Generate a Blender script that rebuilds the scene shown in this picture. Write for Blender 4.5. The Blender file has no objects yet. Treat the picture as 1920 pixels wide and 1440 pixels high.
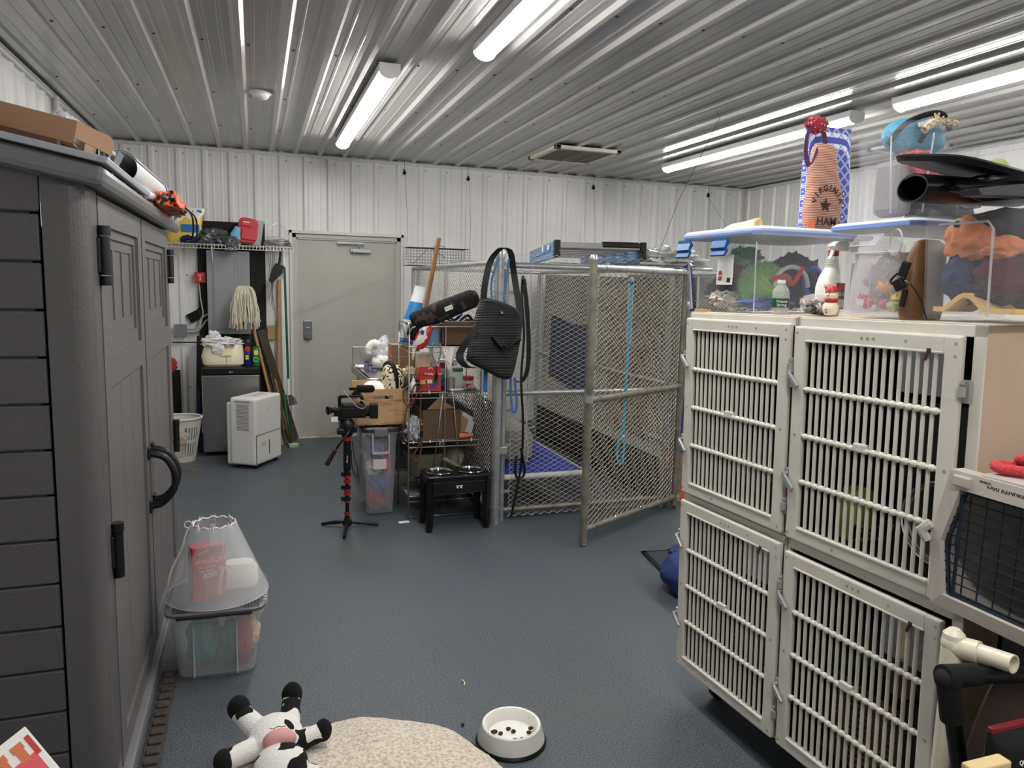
import bpy, bmesh, math, random
from mathutils import Vector, Matrix, Euler, noise
PI = math.pi
S = bpy.context.scene
COL = S.collection
# ------------------------------------------------------------------ camera
EYE = 1.5857
YAW, PITCH, ROLL = .334, -.1303, .0249
cd = bpy.data.cameras.new('camera'); cam = bpy.data.objects.new('camera', cd); COL.objects.link(cam)
cd.sensor_width = 36; cd.sensor_fit = 'HORIZONTAL'; cd.lens = 1391 / 1920 * 36; cd.clip_start = .05
_f = Vector((math.sin(YAW) * math.cos(PITCH), math.cos(YAW) * math.cos(PITCH), math.sin(PITCH)))
_r = Vector((math.cos(YAW), -math.sin(YAW), 0)); _u = _r.cross(_f)
_r2 = _r * math.cos(ROLL) + _u * math.sin(ROLL); _u2 = -_r * math.sin(ROLL) + _u * math.cos(ROLL)
cam.matrix_world = Matrix(((_r2.x, _u2.x, -_f.x, 0), (_r2.y, _u2.y, -_f.y, 0), (_r2.z, _u2.z, -_f.z, EYE), (0, 0, 0, 1)))
S.camera = cam
# ------------------------------------------------------------------ world, view
w = bpy.data.worlds.new('world'); S.world = w; w.use_nodes = True
w.node_tree.nodes['Background'].inputs[0].default_value = (.8, .86, 1, 1)
w.node_tree.nodes['Background'].inputs[1].default_value = .05
S.view_settings.view_transform = 'Standard'; S.view_settings.look = 'None'
S.view_settings.exposure = 0.0; S.view_settings.gamma = 1
LAMP_POWER = 60.0      # emission strength of the LED diffusers
# ------------------------------------------------------------------ materials
MATS = {}
def mat(name, col, rough=.5, metal=0, bump=0, bscale=60, var=0, vscale=8, alpha=1, emit=0, trans=0, spec=.5, coat=0, ior=1.45, sheen=0, bdetail=3):
    if name in MATS: return MATS[name]
    m = bpy.data.materials.new(name); m.use_nodes = True; nt = m.node_tree; b = nt.nodes['Principled BSDF']
    c = tuple(x ** 2.2 for x in col); l_ = .3 * c[0] + .6 * c[1] + .1 * c[2]; c = tuple((x + (l_ - x) * .14) * .96 for x in c)
    b.inputs['Base Color'].default_value = (*c, 1); b.inputs['Roughness'].default_value = rough
    b.inputs['Metallic'].default_value = metal; b.inputs['Specular IOR Level'].default_value = spec
    b.inputs['Alpha'].default_value = alpha; b.inputs['IOR'].default_value = ior
    if trans: b.inputs['Transmission Weight'].default_value = trans
    if coat: b.inputs['Coat Weight'].default_value = coat
    if sheen: b.inputs['Sheen Weight'].default_value = sheen
    if emit:
        b.inputs['Emission Color'].default_value = (1, .972, .925, 1); b.inputs['Emission Strength'].default_value = emit
    tc = nt.nodes.new('ShaderNodeTexCoord')
    if var:
        n = nt.nodes.new('ShaderNodeTexNoise'); n.inputs['Scale'].default_value = vscale; n.inputs['Detail'].default_value = 6
        nt.links.new(tc.outputs['Object'], n.inputs['Vector'])
        mr = nt.nodes.new('ShaderNodeMapRange'); mr.inputs[1].default_value = .3; mr.inputs[2].default_value = .7
        mr.inputs[3].default_value = 1 - var; mr.inputs[4].default_value = 1 + var
        nt.links.new(n.outputs['Fac'], mr.inputs[0])
        mx = nt.nodes.new('ShaderNodeVectorMath'); mx.operation = 'SCALE'; mx.inputs[0].default_value = c
        nt.links.new(mr.outputs[0], mx.inputs['Scale']); nt.links.new(mx.outputs[0], b.inputs['Base Color'])
    if bump:
        n2 = nt.nodes.new('ShaderNodeTexNoise'); n2.inputs['Scale'].default_value = bscale; n2.inputs['Detail'].default_value = bdetail
        nt.links.new(tc.outputs['Object'], n2.inputs['Vector'])
        bp = nt.nodes.new('ShaderNodeBump'); bp.inputs['Strength'].default_value = bump; bp.inputs['Distance'].default_value = .01
        nt.links.new(n2.outputs['Fac'], bp.inputs['Height']); nt.links.new(bp.outputs[0], b.inputs['Normal'])
    MATS[name] = m; return m
def patmat(name, kind, c1, c2, scale=20, thr=.5, rough=.7, c3=None, stretch=(1, 1, 1), bump=0):
    """two-colour pattern: noise patches, voronoi spots, waves, checks"""
    if name in MATS: return MATS[name]
    m = bpy.data.materials.new(name); m.use_nodes = True; nt = m.node_tree; b = nt.nodes['Principled BSDF']
    b.inputs['Roughness'].default_value = rough
    def g(c):
        c = [x ** 2.2 for x in c]; l_ = .3 * c[0] + .6 * c[1] + .1 * c[2]
        return (*[(x + (l_ - x) * .14) * .96 for x in c], 1)
    tc = nt.nodes.new('ShaderNodeTexCoord'); mp = nt.nodes.new('ShaderNodeMapping'); mp.inputs['Scale'].default_value = stretch
    nt.links.new(tc.outputs['Object'], mp.inputs['Vector'])
    if kind == 'noise':
        n = nt.nodes.new('ShaderNodeTexNoise'); n.inputs['Detail'].default_value = 1.5; o = 'Fac'
    elif kind == 'voronoi':
        n = nt.nodes.new('ShaderNodeTexVoronoi'); o = 'Distance'
    elif kind in ('wave', 'wavez'):
        n = nt.nodes.new('ShaderNodeTexWave'); n.bands_direction = 'Z' if kind == 'wavez' else 'X'; n.inputs['Distortion'].default_value = 1.2; n.inputs['Detail'].default_value = 2; o = 'Fac'
    else:
        n = nt.nodes.new('ShaderNodeTexChecker'); o = 'Fac'
    n.inputs['Scale'].default_value = scale
    nt.links.new(mp.outputs[0], n.inputs['Vector'])
    r = nt.nodes.new('ShaderNodeValToRGB'); r.color_ramp.interpolation = 'CONSTANT' if kind[:4] != 'wave' else 'LINEAR'
    r.color_ramp.elements[0].color = g(c1); r.color_ramp.elements[1].color = g(c2); r.color_ramp.elements[1].position = thr
    if kind[:4] == 'wave': r.color_ramp.elements[0].position = thr - .08
    if c3:
        e = r.color_ramp.elements.new(min(.99, thr + .12)); e.color = g(c3)
    nt.links.new(n.outputs[o], r.inputs['Fac']); nt.links.new(r.outputs[0], b.inputs['Base Color'])
    if bump:
        bp = nt.nodes.new('ShaderNodeBump'); bp.inputs['Strength'].default_value = bump; bp.inputs['Distance'].default_value = .01
        nt.links.new(n.outputs[o], bp.inputs['Height']); nt.links.new(bp.outputs[0], b.inputs['Normal'])
    MATS[name] = m; return m
# ------------------------------------------------------------------ mesh builder
def rotm(r): return Euler(r).to_matrix()
class MB:
    def __init__(s): s.v = []; s.f = []; s.mi = []; s.sm = []; s.cur = 0; s.smooth = False
    def mesh(s, vs, fs, smooth=None):
        o = len(s.v); s.v += [Vector(p) for p in vs]
        for f in fs: s.f.append([i + o for i in f]); s.mi.append(s.cur); s.sm.append(s.smooth if smooth is None else smooth)
        return s
    def box(s, c, d, rot=(0, 0, 0), bev=0, seg=2):
        bm = bmesh.new(); bmesh.ops.create_cube(bm, size=1)
        for v in bm.verts: v.co = Vector((v.co.x * d[0], v.co.y * d[1], v.co.z * d[2]))
        if bev: bmesh.ops.bevel(bm, geom=bm.edges[:], offset=min(bev, min(d) * .49), segments=seg, affect='EDGES', profile=.5)
        R = rotm(rot); c = Vector(c); bm.verts.index_update()
        s.mesh([R @ v.co + c for v in bm.verts], [[v.index for v in f.verts] for f in bm.faces], smooth=False)
        bm.free(); return s
    def bb(s, x0, x1, y0, y1, z0, z1, bev=0): return s.box(((x0 + x1) / 2, (y0 + y1) / 2, (z0 + z1) / 2), (abs(x1 - x0), abs(y1 - y0), abs(z1 - z0)), bev=bev)
    def tube(s, path, r, n=8, caps=True, closed=False):
        P = [Vector(p) for p in path]; N = len(P); rs = r if hasattr(r, '__len__') else [r] * N
        vs = []; up = None
        for i, p in enumerate(P):
            if closed: t = P[(i + 1) % N] - P[i - 1]
            else: t = (P[min(i + 1, N - 1)] - P[max(i - 1, 0)])
            if t.length < 1e-9: t = Vector((0, 0, 1))
            t.normalize()
            if up is None:
                up = Vector((0, 0, 1)) if abs(t.z) < .9 else Vector((1, 0, 0))
            a = t.cross(up)
            if a.length < 1e-6: a = t.cross(Vector((1, 0, 0)))
            a.normalize(); b = a.cross(t); b.normalize(); up = b
            for k in range(n):
                an = 2 * PI * k / n; vs.append(p + (a * math.cos(an) + b * math.sin(an)) * rs[i])
        fs = []
        for i in range(N if closed else N - 1):
            for k in range(n):
                j = (i + 1) % N
                fs.append((i * n + k, i * n + (k + 1) % n, j * n + (k + 1) % n, j * n + k))
        s.mesh(vs, fs, smooth=n > 4)
        if caps and not closed:
            o = len(s.v) - len(vs)
            s.mesh([], []); s.f.append([o + k for k in range(n)][::-1]); s.f.append([o + (N - 1) * n + k for k in range(n)])
            s.mi += [s.cur] * 2; s.sm += [False] * 2
        return s
    def cyl(s, a, b, r, r2=None, n=20): return s.tube([a, b], [r, r if r2 is None else r2], n)
    def lathe(s, prof, c=(0, 0, 0), n=28, sx=1, sy=1, rot=(0, 0, 0), cap=True):
        R = rotm(rot); c = Vector(c); vs = []; M = len(prof)
        for k in range(n):
            a = 2 * PI * k / n
            for (r, z) in prof: vs.append(R @ Vector((r * math.cos(a) * sx, r * math.sin(a) * sy, z)) + c)
        fs = []
        for k in range(n):
            for i in range(M - 1): fs.append((k * M + i, ((k + 1) % n) * M + i, ((k + 1) % n) * M + i + 1, k * M + i + 1))
        s.mesh(vs, fs, smooth=True)
        o = len(s.v) - len(vs)
        if cap:
            if prof[0][0] > 1e-5: s.f.append([o + k * M for k in range(n)][::-1]); s.mi.append(s.cur); s.sm.append(False)
            if prof[-1][0] > 1e-5: s.f.append([o + k * M + M - 1 for k in range(n)]); s.mi.append(s.cur); s.sm.append(False)
        return s
    def loft(s, secs, n=24, caps=True, smooth=True, axis='z', rot=(0, 0, 0), c=(0, 0, 0)):
        """secs: (x, y, z, rx, ry, p) superellipse rings; p=2 ellipse, big p = box-like"""
        vs = []; R = rotm(rot); c = Vector(c)
        for (x, y, z, rx, ry, p) in secs:
            for k in range(n):
                a = 2 * PI * (k + .5) / n; ca, sa = math.cos(a), math.sin(a)
                q = (abs(ca) ** p + abs(sa) ** p) ** (-1 / p)
                u, v = ca * q * rx, sa * q * ry
                vs.append(R @ (Vector((x + u, y + v, z)) if axis == 'z' else Vector((x + u, y, z + v)) if axis == 'y' else Vector((x, y + u, z + v))) + c)
        fs = []
        for i in range(len(secs) - 1):
            for k in range(n): fs.append((i * n + k, i * n + (k + 1) % n, (i + 1) * n + (k + 1) % n, (i + 1) * n + k))
        s.mesh(vs, fs, smooth=smooth); o = len(s.v) - len(vs)
        if caps:
            s.f.append([o + k for k in range(n)][::-1]); s.f.append([o + (len(secs) - 1) * n + k for k in range(n)]); s.mi += [s.cur] * 2; s.sm += [False] * 2
        return s
    def blob(s, c, r, amp=.2, freq=3, seed=0, sub=4, rot=(0, 0, 0), flat=None):
        bm = bmesh.new(); bmesh.ops.create_icosphere(bm, subdivisions=sub, radius=1)
        R = rotm(rot); c = Vector(c); r = Vector(r) if hasattr(r, '__len__') else Vector((r, r, r)); off = Vector((seed * 7.3, seed * 3.1, seed))
        vs = []
        for v in bm.verts:
            d = 1 + amp * noise.fractal(v.co * freq + off, 1, 2, 3)
            d += amp * .5 * abs(noise.noise(v.co * freq * 2.3 + off))
            p = Vector((v.co.x * r.x, v.co.y * r.y, v.co.z * r.z)) * d
            if flat is not None and p.z < flat: p.z = flat
            vs.append(R @ p + c)
        bm.verts.index_update()
        s.mesh(vs, [[v.index for v in f.verts] for f in bm.faces], smooth=True); bm.free(); return s
    def prism(s, pts, depth, origin=(0, 0, 0), ax=(1, 0, 0), ay=(0, 0, 1), smooth=False):
        """polygon in plane (ax, ay), extruded by depth along ax x ay"""
        ax = Vector(ax).normalized(); ay = Vector(ay).normalized(); az = ax.cross(ay); o = Vector(origin)
        a = [o + ax * p[0] + ay * p[1] for p in pts]; b = [p + az * depth for p in a]; n = len(pts)
        fs = [list(range(n))[::-1], list(range(n, 2 * n))] + [(i, (i + 1) % n, n + (i + 1) % n, n + i) for i in range(n)]
        if depth > 0: pass
        return s.mesh(a + b, fs, smooth=smooth)
    def sheet(s, fn, nu, nv, th=0.002):
        """thin double-sided sheet from fn(u,v) with real thickness"""
        P = [[Vector(fn(i / nu, j / nv)) for j in range(nv + 1)] for i in range(nu + 1)]
        vs = []; M = nv + 1
        for i in range(nu + 1):
            for j in range(nv + 1):
                du = P[min(i + 1, nu)][j] - P[max(i - 1, 0)][j]; dv = P[i][min(j + 1, nv)] - P[i][max(j - 1, 0)]
                nn = du.cross(dv); nn = nn.normalized() if nn.length > 1e-9 else Vector((0, 0, 1))
                vs += [P[i][j] + nn * th / 2, P[i][j] - nn * th / 2]
        fs = []; ix = lambda i, j, k: (i * M + j) * 2 + k
        for i in range(nu):
            for j in range(nv):
                fs.append((ix(i, j, 0), ix(i + 1, j, 0), ix(i + 1, j + 1, 0), ix(i, j + 1, 0)))
                fs.append((ix(i, j, 1), ix(i, j + 1, 1), ix(i + 1, j + 1, 1), ix(i + 1, j, 1)))
        for i in range(nu):
            fs.append((ix(i, 0, 0), ix(i, 0, 1), ix(i + 1, 0, 1), ix(i + 1, 0, 0))); fs.append((ix(i, nv, 0), ix(i + 1, nv, 0), ix(i + 1, nv, 1), ix(i, nv, 1)))
        for j in range(nv):
            fs.append((ix(0, j, 0), ix(0, j + 1, 0), ix(0, j + 1, 1), ix(0, j, 1))); fs.append((ix(nu, j, 0), ix(nu, j, 1), ix(nu, j + 1, 1), ix(nu, j + 1, 0)))
        return s.mesh(vs, fs, smooth=True)
    def xf(s, M):
        s.v = [M @ v for v in s.v]; return s
    def build(s, name, mats, parent=None, world=False, loc=None, rot=None):
        me = bpy.data.meshes.new(name)
        V = s.v
        if parent is not None and world:
            Mi = parent.matrix_basis.inverted() if parent.parent is None else (parent.parent.matrix_basis @ parent.matrix_basis).inverted()
            V = [Mi @ v for v in V]
        me.from_pydata([tuple(v) for v in V], [], s.f)
        for m in (mats if isinstance(mats, (list, tuple)) else [mats]): me.materials.append(m)
        me.polygons.foreach_set('material_index', s.mi); me.polygons.foreach_set('use_smooth', s.sm)
        bm = bmesh.new(); bm.from_mesh(me); bmesh.ops.recalc_face_normals(bm, faces=bm.faces)
        for e in bm.edges:
            if len(e.link_faces) == 2 and e.calc_face_angle(0) > .62: e.smooth = False
        bm.to_mesh(me); bm.free()
        me.update()
        o = bpy.data.objects.new(name, me); COL.objects.link(o)
        if loc is not None: o.location = loc
        if rot is not None: o.rotation_euler = rot
        if parent is not None: o.parent = parent
        return o
def origin_to(o, p):
    """move a world-built top-level mesh's origin to p without moving the mesh"""
    p = Vector(p); o.data.transform(Matrix.Translation(-p)); o.location = p; return o
def text(body, size, m, parent=None, loc=(0, 0, 0), ax=(1, 0, 0), ay=(0, 0, 1), name='lettering', depth=.0006, align='CENTER', bold=0, shear=0, world=False, sx=1.0, label=None):
    cu = bpy.data.curves.new('t', 'FONT'); cu.body = body; cu.size = size; cu.extrude = depth / 2; cu.align_x = align; cu.align_y = 'CENTER'
    cu.offset = bold; cu.shear = shear; cu.resolution_u = 2
    t = bpy.data.objects.new('t', cu); COL.objects.link(t)
    bpy.context.view_layer.update()
    me = bpy.data.meshes.new_from_object(t.evaluated_get(bpy.context.evaluated_depsgraph_get()))
    bpy.data.objects.remove(t); bpy.data.curves.remove(cu)
    ax = Vector(ax).normalized(); ay = Vector(ay).normalized(); ay = (ay - ax * ay.dot(ax)).normalized(); az = ax.cross(ay)
    M = Matrix(((ax.x * sx, ay.x, az.x, loc[0]), (ax.y * sx, ay.y, az.y, loc[1]), (ax.z * sx, ay.z, az.z, loc[2]), (0, 0, 0, 1)))
    if parent is not None and world: M = (parent.matrix_basis.inverted() if parent.parent is None else (parent.parent.matrix_basis @ parent.matrix_basis).inverted()) @ M
    me.transform(M); me.materials.clear(); me.materials.append(m); me.name = name
    o = bpy.data.objects.new(name, me); COL.objects.link(o)
    if parent is not None: o.parent = parent
    if label: o['label'] = label
    return o
def thing(name, label, cat, loc=(0, 0, 0), rotz=0, group=None):
    o = bpy.data.objects.new(name, None); COL.objects.link(o); o.empty_display_size = .1
    o.location = loc; o.rotation_euler = (0, 0, rotz); o['label'] = label; o['category'] = cat
    if group: o['group'] = group
    return o
def tag(o, label, cat, group=None, kind=None):
    o['label'] = label; o['category'] = cat
    if group: o['group'] = group
    if kind: o['kind'] = kind
    return o
def struct(o, label=None):
    o['kind'] = 'structure'
    if label: o['label'] = label
    return o
def dup(root, loc, rotz=0, label=None, group=None):
    r = root.copy(); COL.objects.link(r); r.location = loc; r.rotation_euler = (0, 0, rotz)
    if label: r['label'] = label
    if group: r['group'] = group
    for ch in list(root.children):
        c = ch.copy(); COL.objects.link(c); c.parent = r
        for g in list(ch.children):
            d = g.copy(); COL.objects.link(d); d.parent = c
    return r
def arc(c, r, a0, a1, n, ax=(1, 0, 0), ay=(0, 0, 1)):
    c = Vector(c); ax = Vector(ax); ay = Vector(ay)
    return [c + ax * (r * math.cos(a0 + (a1 - a0) * i / n)) + ay * (r * math.sin(a0 + (a1 - a0) * i / n)) for i in range(n + 1)]
def spline(pts, n=8):
    P = [Vector(p) for p in pts]; out = []
    for i in range(len(P) - 1):
        p0 = P[max(i - 1, 0)]; p1 = P[i]; p2 = P[i + 1]; p3 = P[min(i + 2, len(P) - 1)]
        for k in range(n):
            t = k / n
            out.append(.5 * ((2 * p1) + (p2 - p0) * t + (2 * p0 - 5 * p1 + 4 * p2 - p3) * t * t + (3 * p1 - p0 - 3 * p2 + p3) * t ** 3))
    return out + [P[-1]]
# shared materials
M_white_metal = mat('painted_steel_white', (.87, .87, .865), .32, 0, var=.03, vscale=3)
M_ceil = mat('ceiling_steel', (.67, .665, .66), .22, 0, var=.05, vscale=2, spec=.7)
M_trim = mat('trim_paint', (.80, .80, .79), .4)
M_galv = mat('galvanised', (.66, .67, .68), .36, .75, var=.15, vscale=25, bump=.1, bscale=80)
M_galv_dirty = mat('galvanised_dirty', (.50, .48, .43), .5, .55, var=.3, vscale=14, bump=.15, bscale=60)
M_wire = mat('chain_wire', (.80, .79, .75), .45, .35)
M_chrome = mat('chrome', (.8, .8, .8), .12, 1)
M_steel = mat('stainless', (.72, .71, .70), .28, 1, var=.05, vscale=4)
M_black = mat('black_plastic', (.07, .07, .08), .4)
M_blackm = mat('black_matte', (.055, .055, .06), .8)
M_blackf = mat('black_fabric', (.075, .075, .085), .9, bump=.3, bscale=200)
M_card = mat('cardboard', (.61, .47, .34), .85, var=.06, vscale=6)
M_card_dark = mat('cardboard_dark', (.38, .29, .21), .85, var=.08, vscale=6)
M_white = mat('white_plastic', (.88, .88, .86), .4)
M_paper = mat('white_paper', (.9, .9, .89), .7)
M_red = mat('red_print', (.75, .10, .12), .45)
M_dark_text = mat('dark_print', (.08, .06, .07), .6)
M_white_text = mat('white_print', (.95, .95, .94), .5)
M_frost = mat('frosted_plastic', (.84, .85, .88), .22, alpha=.085)
M_frost2 = mat('milky_plastic', (.84, .85, .88), .35, alpha=.42)
M_clear = mat('clear_plastic', (.92, .93, .94), .08, alpha=.16, spec=.8)
M_bluelid = mat('blue_tint_plastic', (.70, .80, .95), .3, alpha=.75)
M_wood = mat('wood_handle', (.72, .54, .36), .55, var=.1, vscale=10)
M_wood_dark = mat('wood_handle_dark', (.54, .38, .20), .45, var=.1, vscale=10)
# ================================================================== ROOM
X0, X1, Y0, Y1, H = -1.30, 5.59, -3.2, 7.716, 2.826
def rib_profile(u0, u1, first, pitch=.2286, h=.019):
    pts = [(u0, 0)]
    k0 = math.ceil((u0 - first) / pitch) - 1; u = first + k0 * pitch
    while u < u1 + pitch:
        for a, b in ((-.033, 0), (-.014, h), (.014, h), (.033, 0), (.062, 0), (.067, .0022), (.079, .0022), (.084, 0), (.138, 0), (.143, .0022), (.155, .0022), (.160, 0)):
            if u0 < u + a < u1: pts.append((u + a, b))
        u += pitch
    pts.append((u1, 0)); return pts
def ribbed(mb, u0, u1, first, v0, v1, fn, back=.04):
    P = rib_profile(u0, u1, first); n = len(P)
    vs = [fn(u, v0, d) for u, d in P] + [fn(u, v1, d) for u, d in P] + [fn(u0, v0, -back), fn(u1, v0, -back), fn(u0, v1, -back), fn(u1, v1, -back)]
    fs = [(i, i + 1, n + i + 1, n + i) for i in range(n - 1)]
    fs += [(2 * n, 2 * n + 1, 2 * n + 3, 2 * n + 2), (0, n, 2 * n + 2, 2 * n), (n - 1, 2 * n - 1, 2 * n + 3, 2 * n + 1)]
    fs += [list(range(n)) + [2 * n + 1, 2 * n], list(range(n, 2 * n)) + [2 * n + 3, 2 * n + 2]]
    mb.mesh(vs, fs, smooth=False)
# floor
fm = bpy.data.materials.new('rubber_floor'); fm.use_nodes = True; nt = fm.node_tree; b = nt.nodes['Principled BSDF']
b.inputs['Roughness'].default_value = .42; b.inputs['Specular IOR Level'].default_value = .35
tc = nt.nodes.new('ShaderNodeTexCoord')
def NN(t, **k):
    n = nt.nodes.new(t)
    for a, v in k.items(): n.inputs[a].default_value = v
    return n
n1 = NN('ShaderNodeTexNoise', Scale=170.0, Detail=2.0); n2 = NN('ShaderNodeTexNoise', Scale=1.3, Detail=6.0); n3 = NN('ShaderNodeTexNoise', Scale=420.0, Detail=1.0)
for n in (n1, n2, n3): nt.links.new(tc.outputs['Object'], n.inputs['Vector'])
r1 = nt.nodes.new('ShaderNodeValToRGB'); r1.color_ramp.elements[0].position = .36; r1.color_ramp.elements[1].position = .68
r1.color_ramp.elements[0].color = (.036, .046, .056, 1); r1.color_ramp.elements[1].color = (.122, .142, .164, 1)
nt.links.new(n1.outputs['Fac'], r1.inputs['Fac'])
r2 = nt.nodes.new('ShaderNodeValToRGB'); r2.color_ramp.elements[0].position = .52; r2.color_ramp.elements[1].position = .75
r2.color_ramp.elements[0].color = (0, 0, 0, 1); r2.color_ramp.elements[1].color = (.45, .45, .45, 1)
nt.links.new(n2.outputs['Fac'], r2.inputs['Fac'])
mx = nt.nodes.new('ShaderNodeMix'); mx.data_type = 'RGBA'; mx.inputs[7].default_value = (.105, .10, .085, 1)
nt.links.new(r2.outputs[0], mx.inputs[0]); nt.links.new(r1.outputs[0], mx.inputs[6]); nt.links.new(mx.outputs[2], b.inputs['Base Color'])
bp = nt.nodes.new('ShaderNodeBump'); bp.inputs['Strength'].default_value = .25; bp.inputs['Distance'].default_value = .004
nt.links.new(n3.outputs['Fac'], bp.inputs['Height']); nt.links.new(bp.outputs[0], b.inputs['Normal'])
struct(MB().bb(X0 - .1, X1 + .1, Y0 - .1, Y1 + .15, -.08, 0).build('floor', fm))
# ceiling with its screws
mb = MB(); ribbed(mb, X0 - .03, X1 + .03, -1.203, Y0 - .03, Y1 + .03, lambda u, v, d: (u, v, H - d))
for row in (1.0, 2.15, 3.25, 4.385, 5.55, 6.69):
    for k in range(30):
        x = -1.203 + k * .2286 + .052
        if x > X1: continue
        mb.cur = 1; mb.cyl((x, row, H), (x, row, H - .006), .0075, .005, n=6); mb.cyl((x, row, H), (x, row, H - .0015), .010, n=8); mb.cur = 0
struct(mb.build('ceiling', [M_ceil, mat('screw_head', (.35, .34, .33), .4, .6)]))
# back wall, with the door opening left out
WX = -.883
mb = MB(); f = lambda u, v, d: (u, Y1 - d, v)
DX0, DX1, DZ = .345, 1.425, 2.06
ribbed(mb, X0, DX0, WX, 0, H, f); ribbed(mb, DX1, X1, WX, 0, H, f); ribbed(mb, DX0, DX1, WX, DZ, H, f)
k = 0
while WX + k * .2286 + .05 < X1:
    x = WX - .2286 + k * .2286 + .048; k += 1
    if x < X0 + .02: continue
    mb.cur = 1
    for z in (2.74, 1.62, .55):
        if z < DZ and DX0 - .05 < x < DX1 + .05: continue
        mb.cyl((x, Y1, z), (x, Y1 - .006, z), .0075, .005, n=6)
    mb.cur = 0
struct(mb.build('wall_back', [M_white_metal, mat('screw_pale', (.5, .49, .47), .4, .5)]))
mb = MB(); ribbed(mb, Y0, Y1, .1, 0, H, lambda u, v, d: (X0 + d, u, v)); struct(mb.build('wall_left', M_white_metal))
mb = MB(); ribbed(mb, Y0, Y1, .12, 0, H, lambda u, v, d: (X1 - d, u, v)); struct(mb.build('wall_right', M_white_metal))
mb = MB(); ribbed(mb, X0, X1, .1, 0, H, lambda u, v, d: (u, Y0 + d, v)); struct(mb.build('wall_front', M_white_metal))
# trims: corner angles under the ceiling and in the right corner
struct(MB().bb(X0, X1, Y1 - .028, Y1, 2.782, H - .02).bb(X0, X1, Y1 - .045, Y1 - .02, H - .024, H - .019).build('trim_1', M_trim))
struct(MB().bb(X0, X0 + .028, Y0, Y1 - .03, 2.782, H - .02).bb(X0, X0 + .045, Y0, Y1 - .03, H - .024, H - .019).build('trim_2', M_trim))
struct(MB().bb(X1 - .028, X1, Y0, Y1 - .03, 2.782, H - .02).bb(X1 - .045, X1, Y0, Y1 - .03, H - .024, H - .019).build('trim_3', M_trim))
struct(MB().bb(X1 - .03, X1, Y1 - .03, Y1, 0, 2.78).build('trim_4', M_trim))
M_base = mat('cove_base_blue', (.33, .38, .43), .5)
struct(MB().bb(-.55, .33, Y1 - .026, Y1 - .003, 0, .10).bb(1.44, X1, Y1 - .026, Y1 - .003, 0, .10).build('baseboard_back', M_base))
# door
M_door = mat('door_paint', (.67, .665, .63), .42, bump=.12, bscale=7, var=.06, vscale=3)
M_frame = mat('door_frame_paint', (.70, .695, .66), .45, var=.04, vscale=5)
d = thing('door_1', 'pale grey steel exit door with closer arm and keypad lock in back wall', 'door'); del d['category']; d['kind'] = 'structure'; d.location = (.375, Y1, 0)
MB().bb(.392, 1.385, Y1 + .02, Y1 + .062, .018, 2.012, bev=.002).build('door_panel', M_door, d, True)
mb = MB()
for x in (.352, 1.385): mb.bb(x, x + .04, Y1 - .005, Y1 + .08, 0, 2.055, bev=.002)
mb.bb(.352, 1.425, Y1 - .005, Y1 + .08, 2.014, 2.055, bev=.002)
mb.bb(.392, .405, Y1 + .004, Y1 + .02, 0, 2.014); mb.bb(1.372, 1.385, Y1 + .004, Y1 + .02, 0, 2.014); mb.bb(.392, 1.385, Y1 + .004, Y1 + .02, 2.0, 2.014)
mb.build('door_frame', M_frame, d, True)
mb = MB(); 
for a in ((.325, .352, 0, 2.085), (1.425, 1.452, 0, 2.085), (.325, 1.452, 2.055, 2.085)): mb.bb(a[0], a[1], Y1 - .03, Y1, a[2], a[3], bev=.002)
mb.build('door_casing', M_trim, d, True)
MB().bb(.36, 1.42, Y1 - .03, Y1 + .08, 0, .016, bev=.003).build('threshold', mat('threshold_paint', (.72, .68, .62), .6, var=.3, vscale=20), d, True)
mb = MB().bb(.452, .535, Y1 - .002, Y1 + .02, 1.01, 1.20, bev=.006)
mb.cyl((.493, Y1 - .002, 1.045), (.493, Y1 - .03, 1.045), .026).bb(.475, .512, Y1 - .012, Y1, 1.115, 1.13, bev=.003).cyl((.493, Y1, 1.165), (.493, Y1 - .008, 1.165), .012)
mb.build('lock_plate', mat('lock_grey', (.47, .48, .50), .35, .6), d, True)
mb = MB().bb(.93, 1.115, Y1 - .035, Y1 + .02, 1.885, 1.93, bev=.008).bb(.915, .945, Y1 - .03, Y1 + .02, 1.89, 1.925, bev=.004)
mb.box((.915, Y1 - .03, 1.982), (.27, .018, .018), rot=(0, 0, .02)); mb.tube([(1.03, Y1 - .03, 1.98), (.99, Y1 - .04, 1.955), (1.01, Y1 - .03, 1.93)], .007)
mb.build('door_closer', M_galv, d, True)
# ceiling lights
M_lamp = mat('led_diffuser', (.95, .95, .95), .4, emit=LAMP_POWER)
M_lhouse = mat('lamp_housing', (.86, .86, .86), .4)
def lamp(x, y0, y1, label):
    t = thing('ceiling_light', label, 'light', (x, y0, H - .02), 0, 'long strip lights on the ceiling')
    L = y1 - y0
    MB().bb(-.058, .058, .012, L - .012, -.042, 0, bev=.004).build('housing', M_lhouse, t)
    prof = [(-.055, -.040)] + [(-.055 + .11 * i / 12, -.042 - .036 * math.sin(PI * i / 12) ** .6) for i in range(1, 12)] + [(.055, -.040)]
    MB().prism(prof, -(L - .03), (0, .015, 0), (1, 0, 0), (0, 0, 1), smooth=False).build('diffuser', M_lamp, t)
    cp = [(-.060, 0), (-.060, -.045)] + [(-.060 + .12 * i / 12, -.047 - .036 * math.sin(PI * i / 12) ** .6) for i in range(1, 12)] + [(.060, -.045), (.060, 0)]
    for yy in (0, L - .014): MB().prism(cp, -.014, (0, yy, 0), (1, 0, 0), (0, 0, 1)).build('end_cap', M_lhouse, t)
    return t
lamp(.735, 4.33, 6.72, 'strip light above the door, nearest the back wall on the left')
lamp(1.13, 1.38, 3.82, 'strip light at the top centre, running out of the picture overhead')
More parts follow.
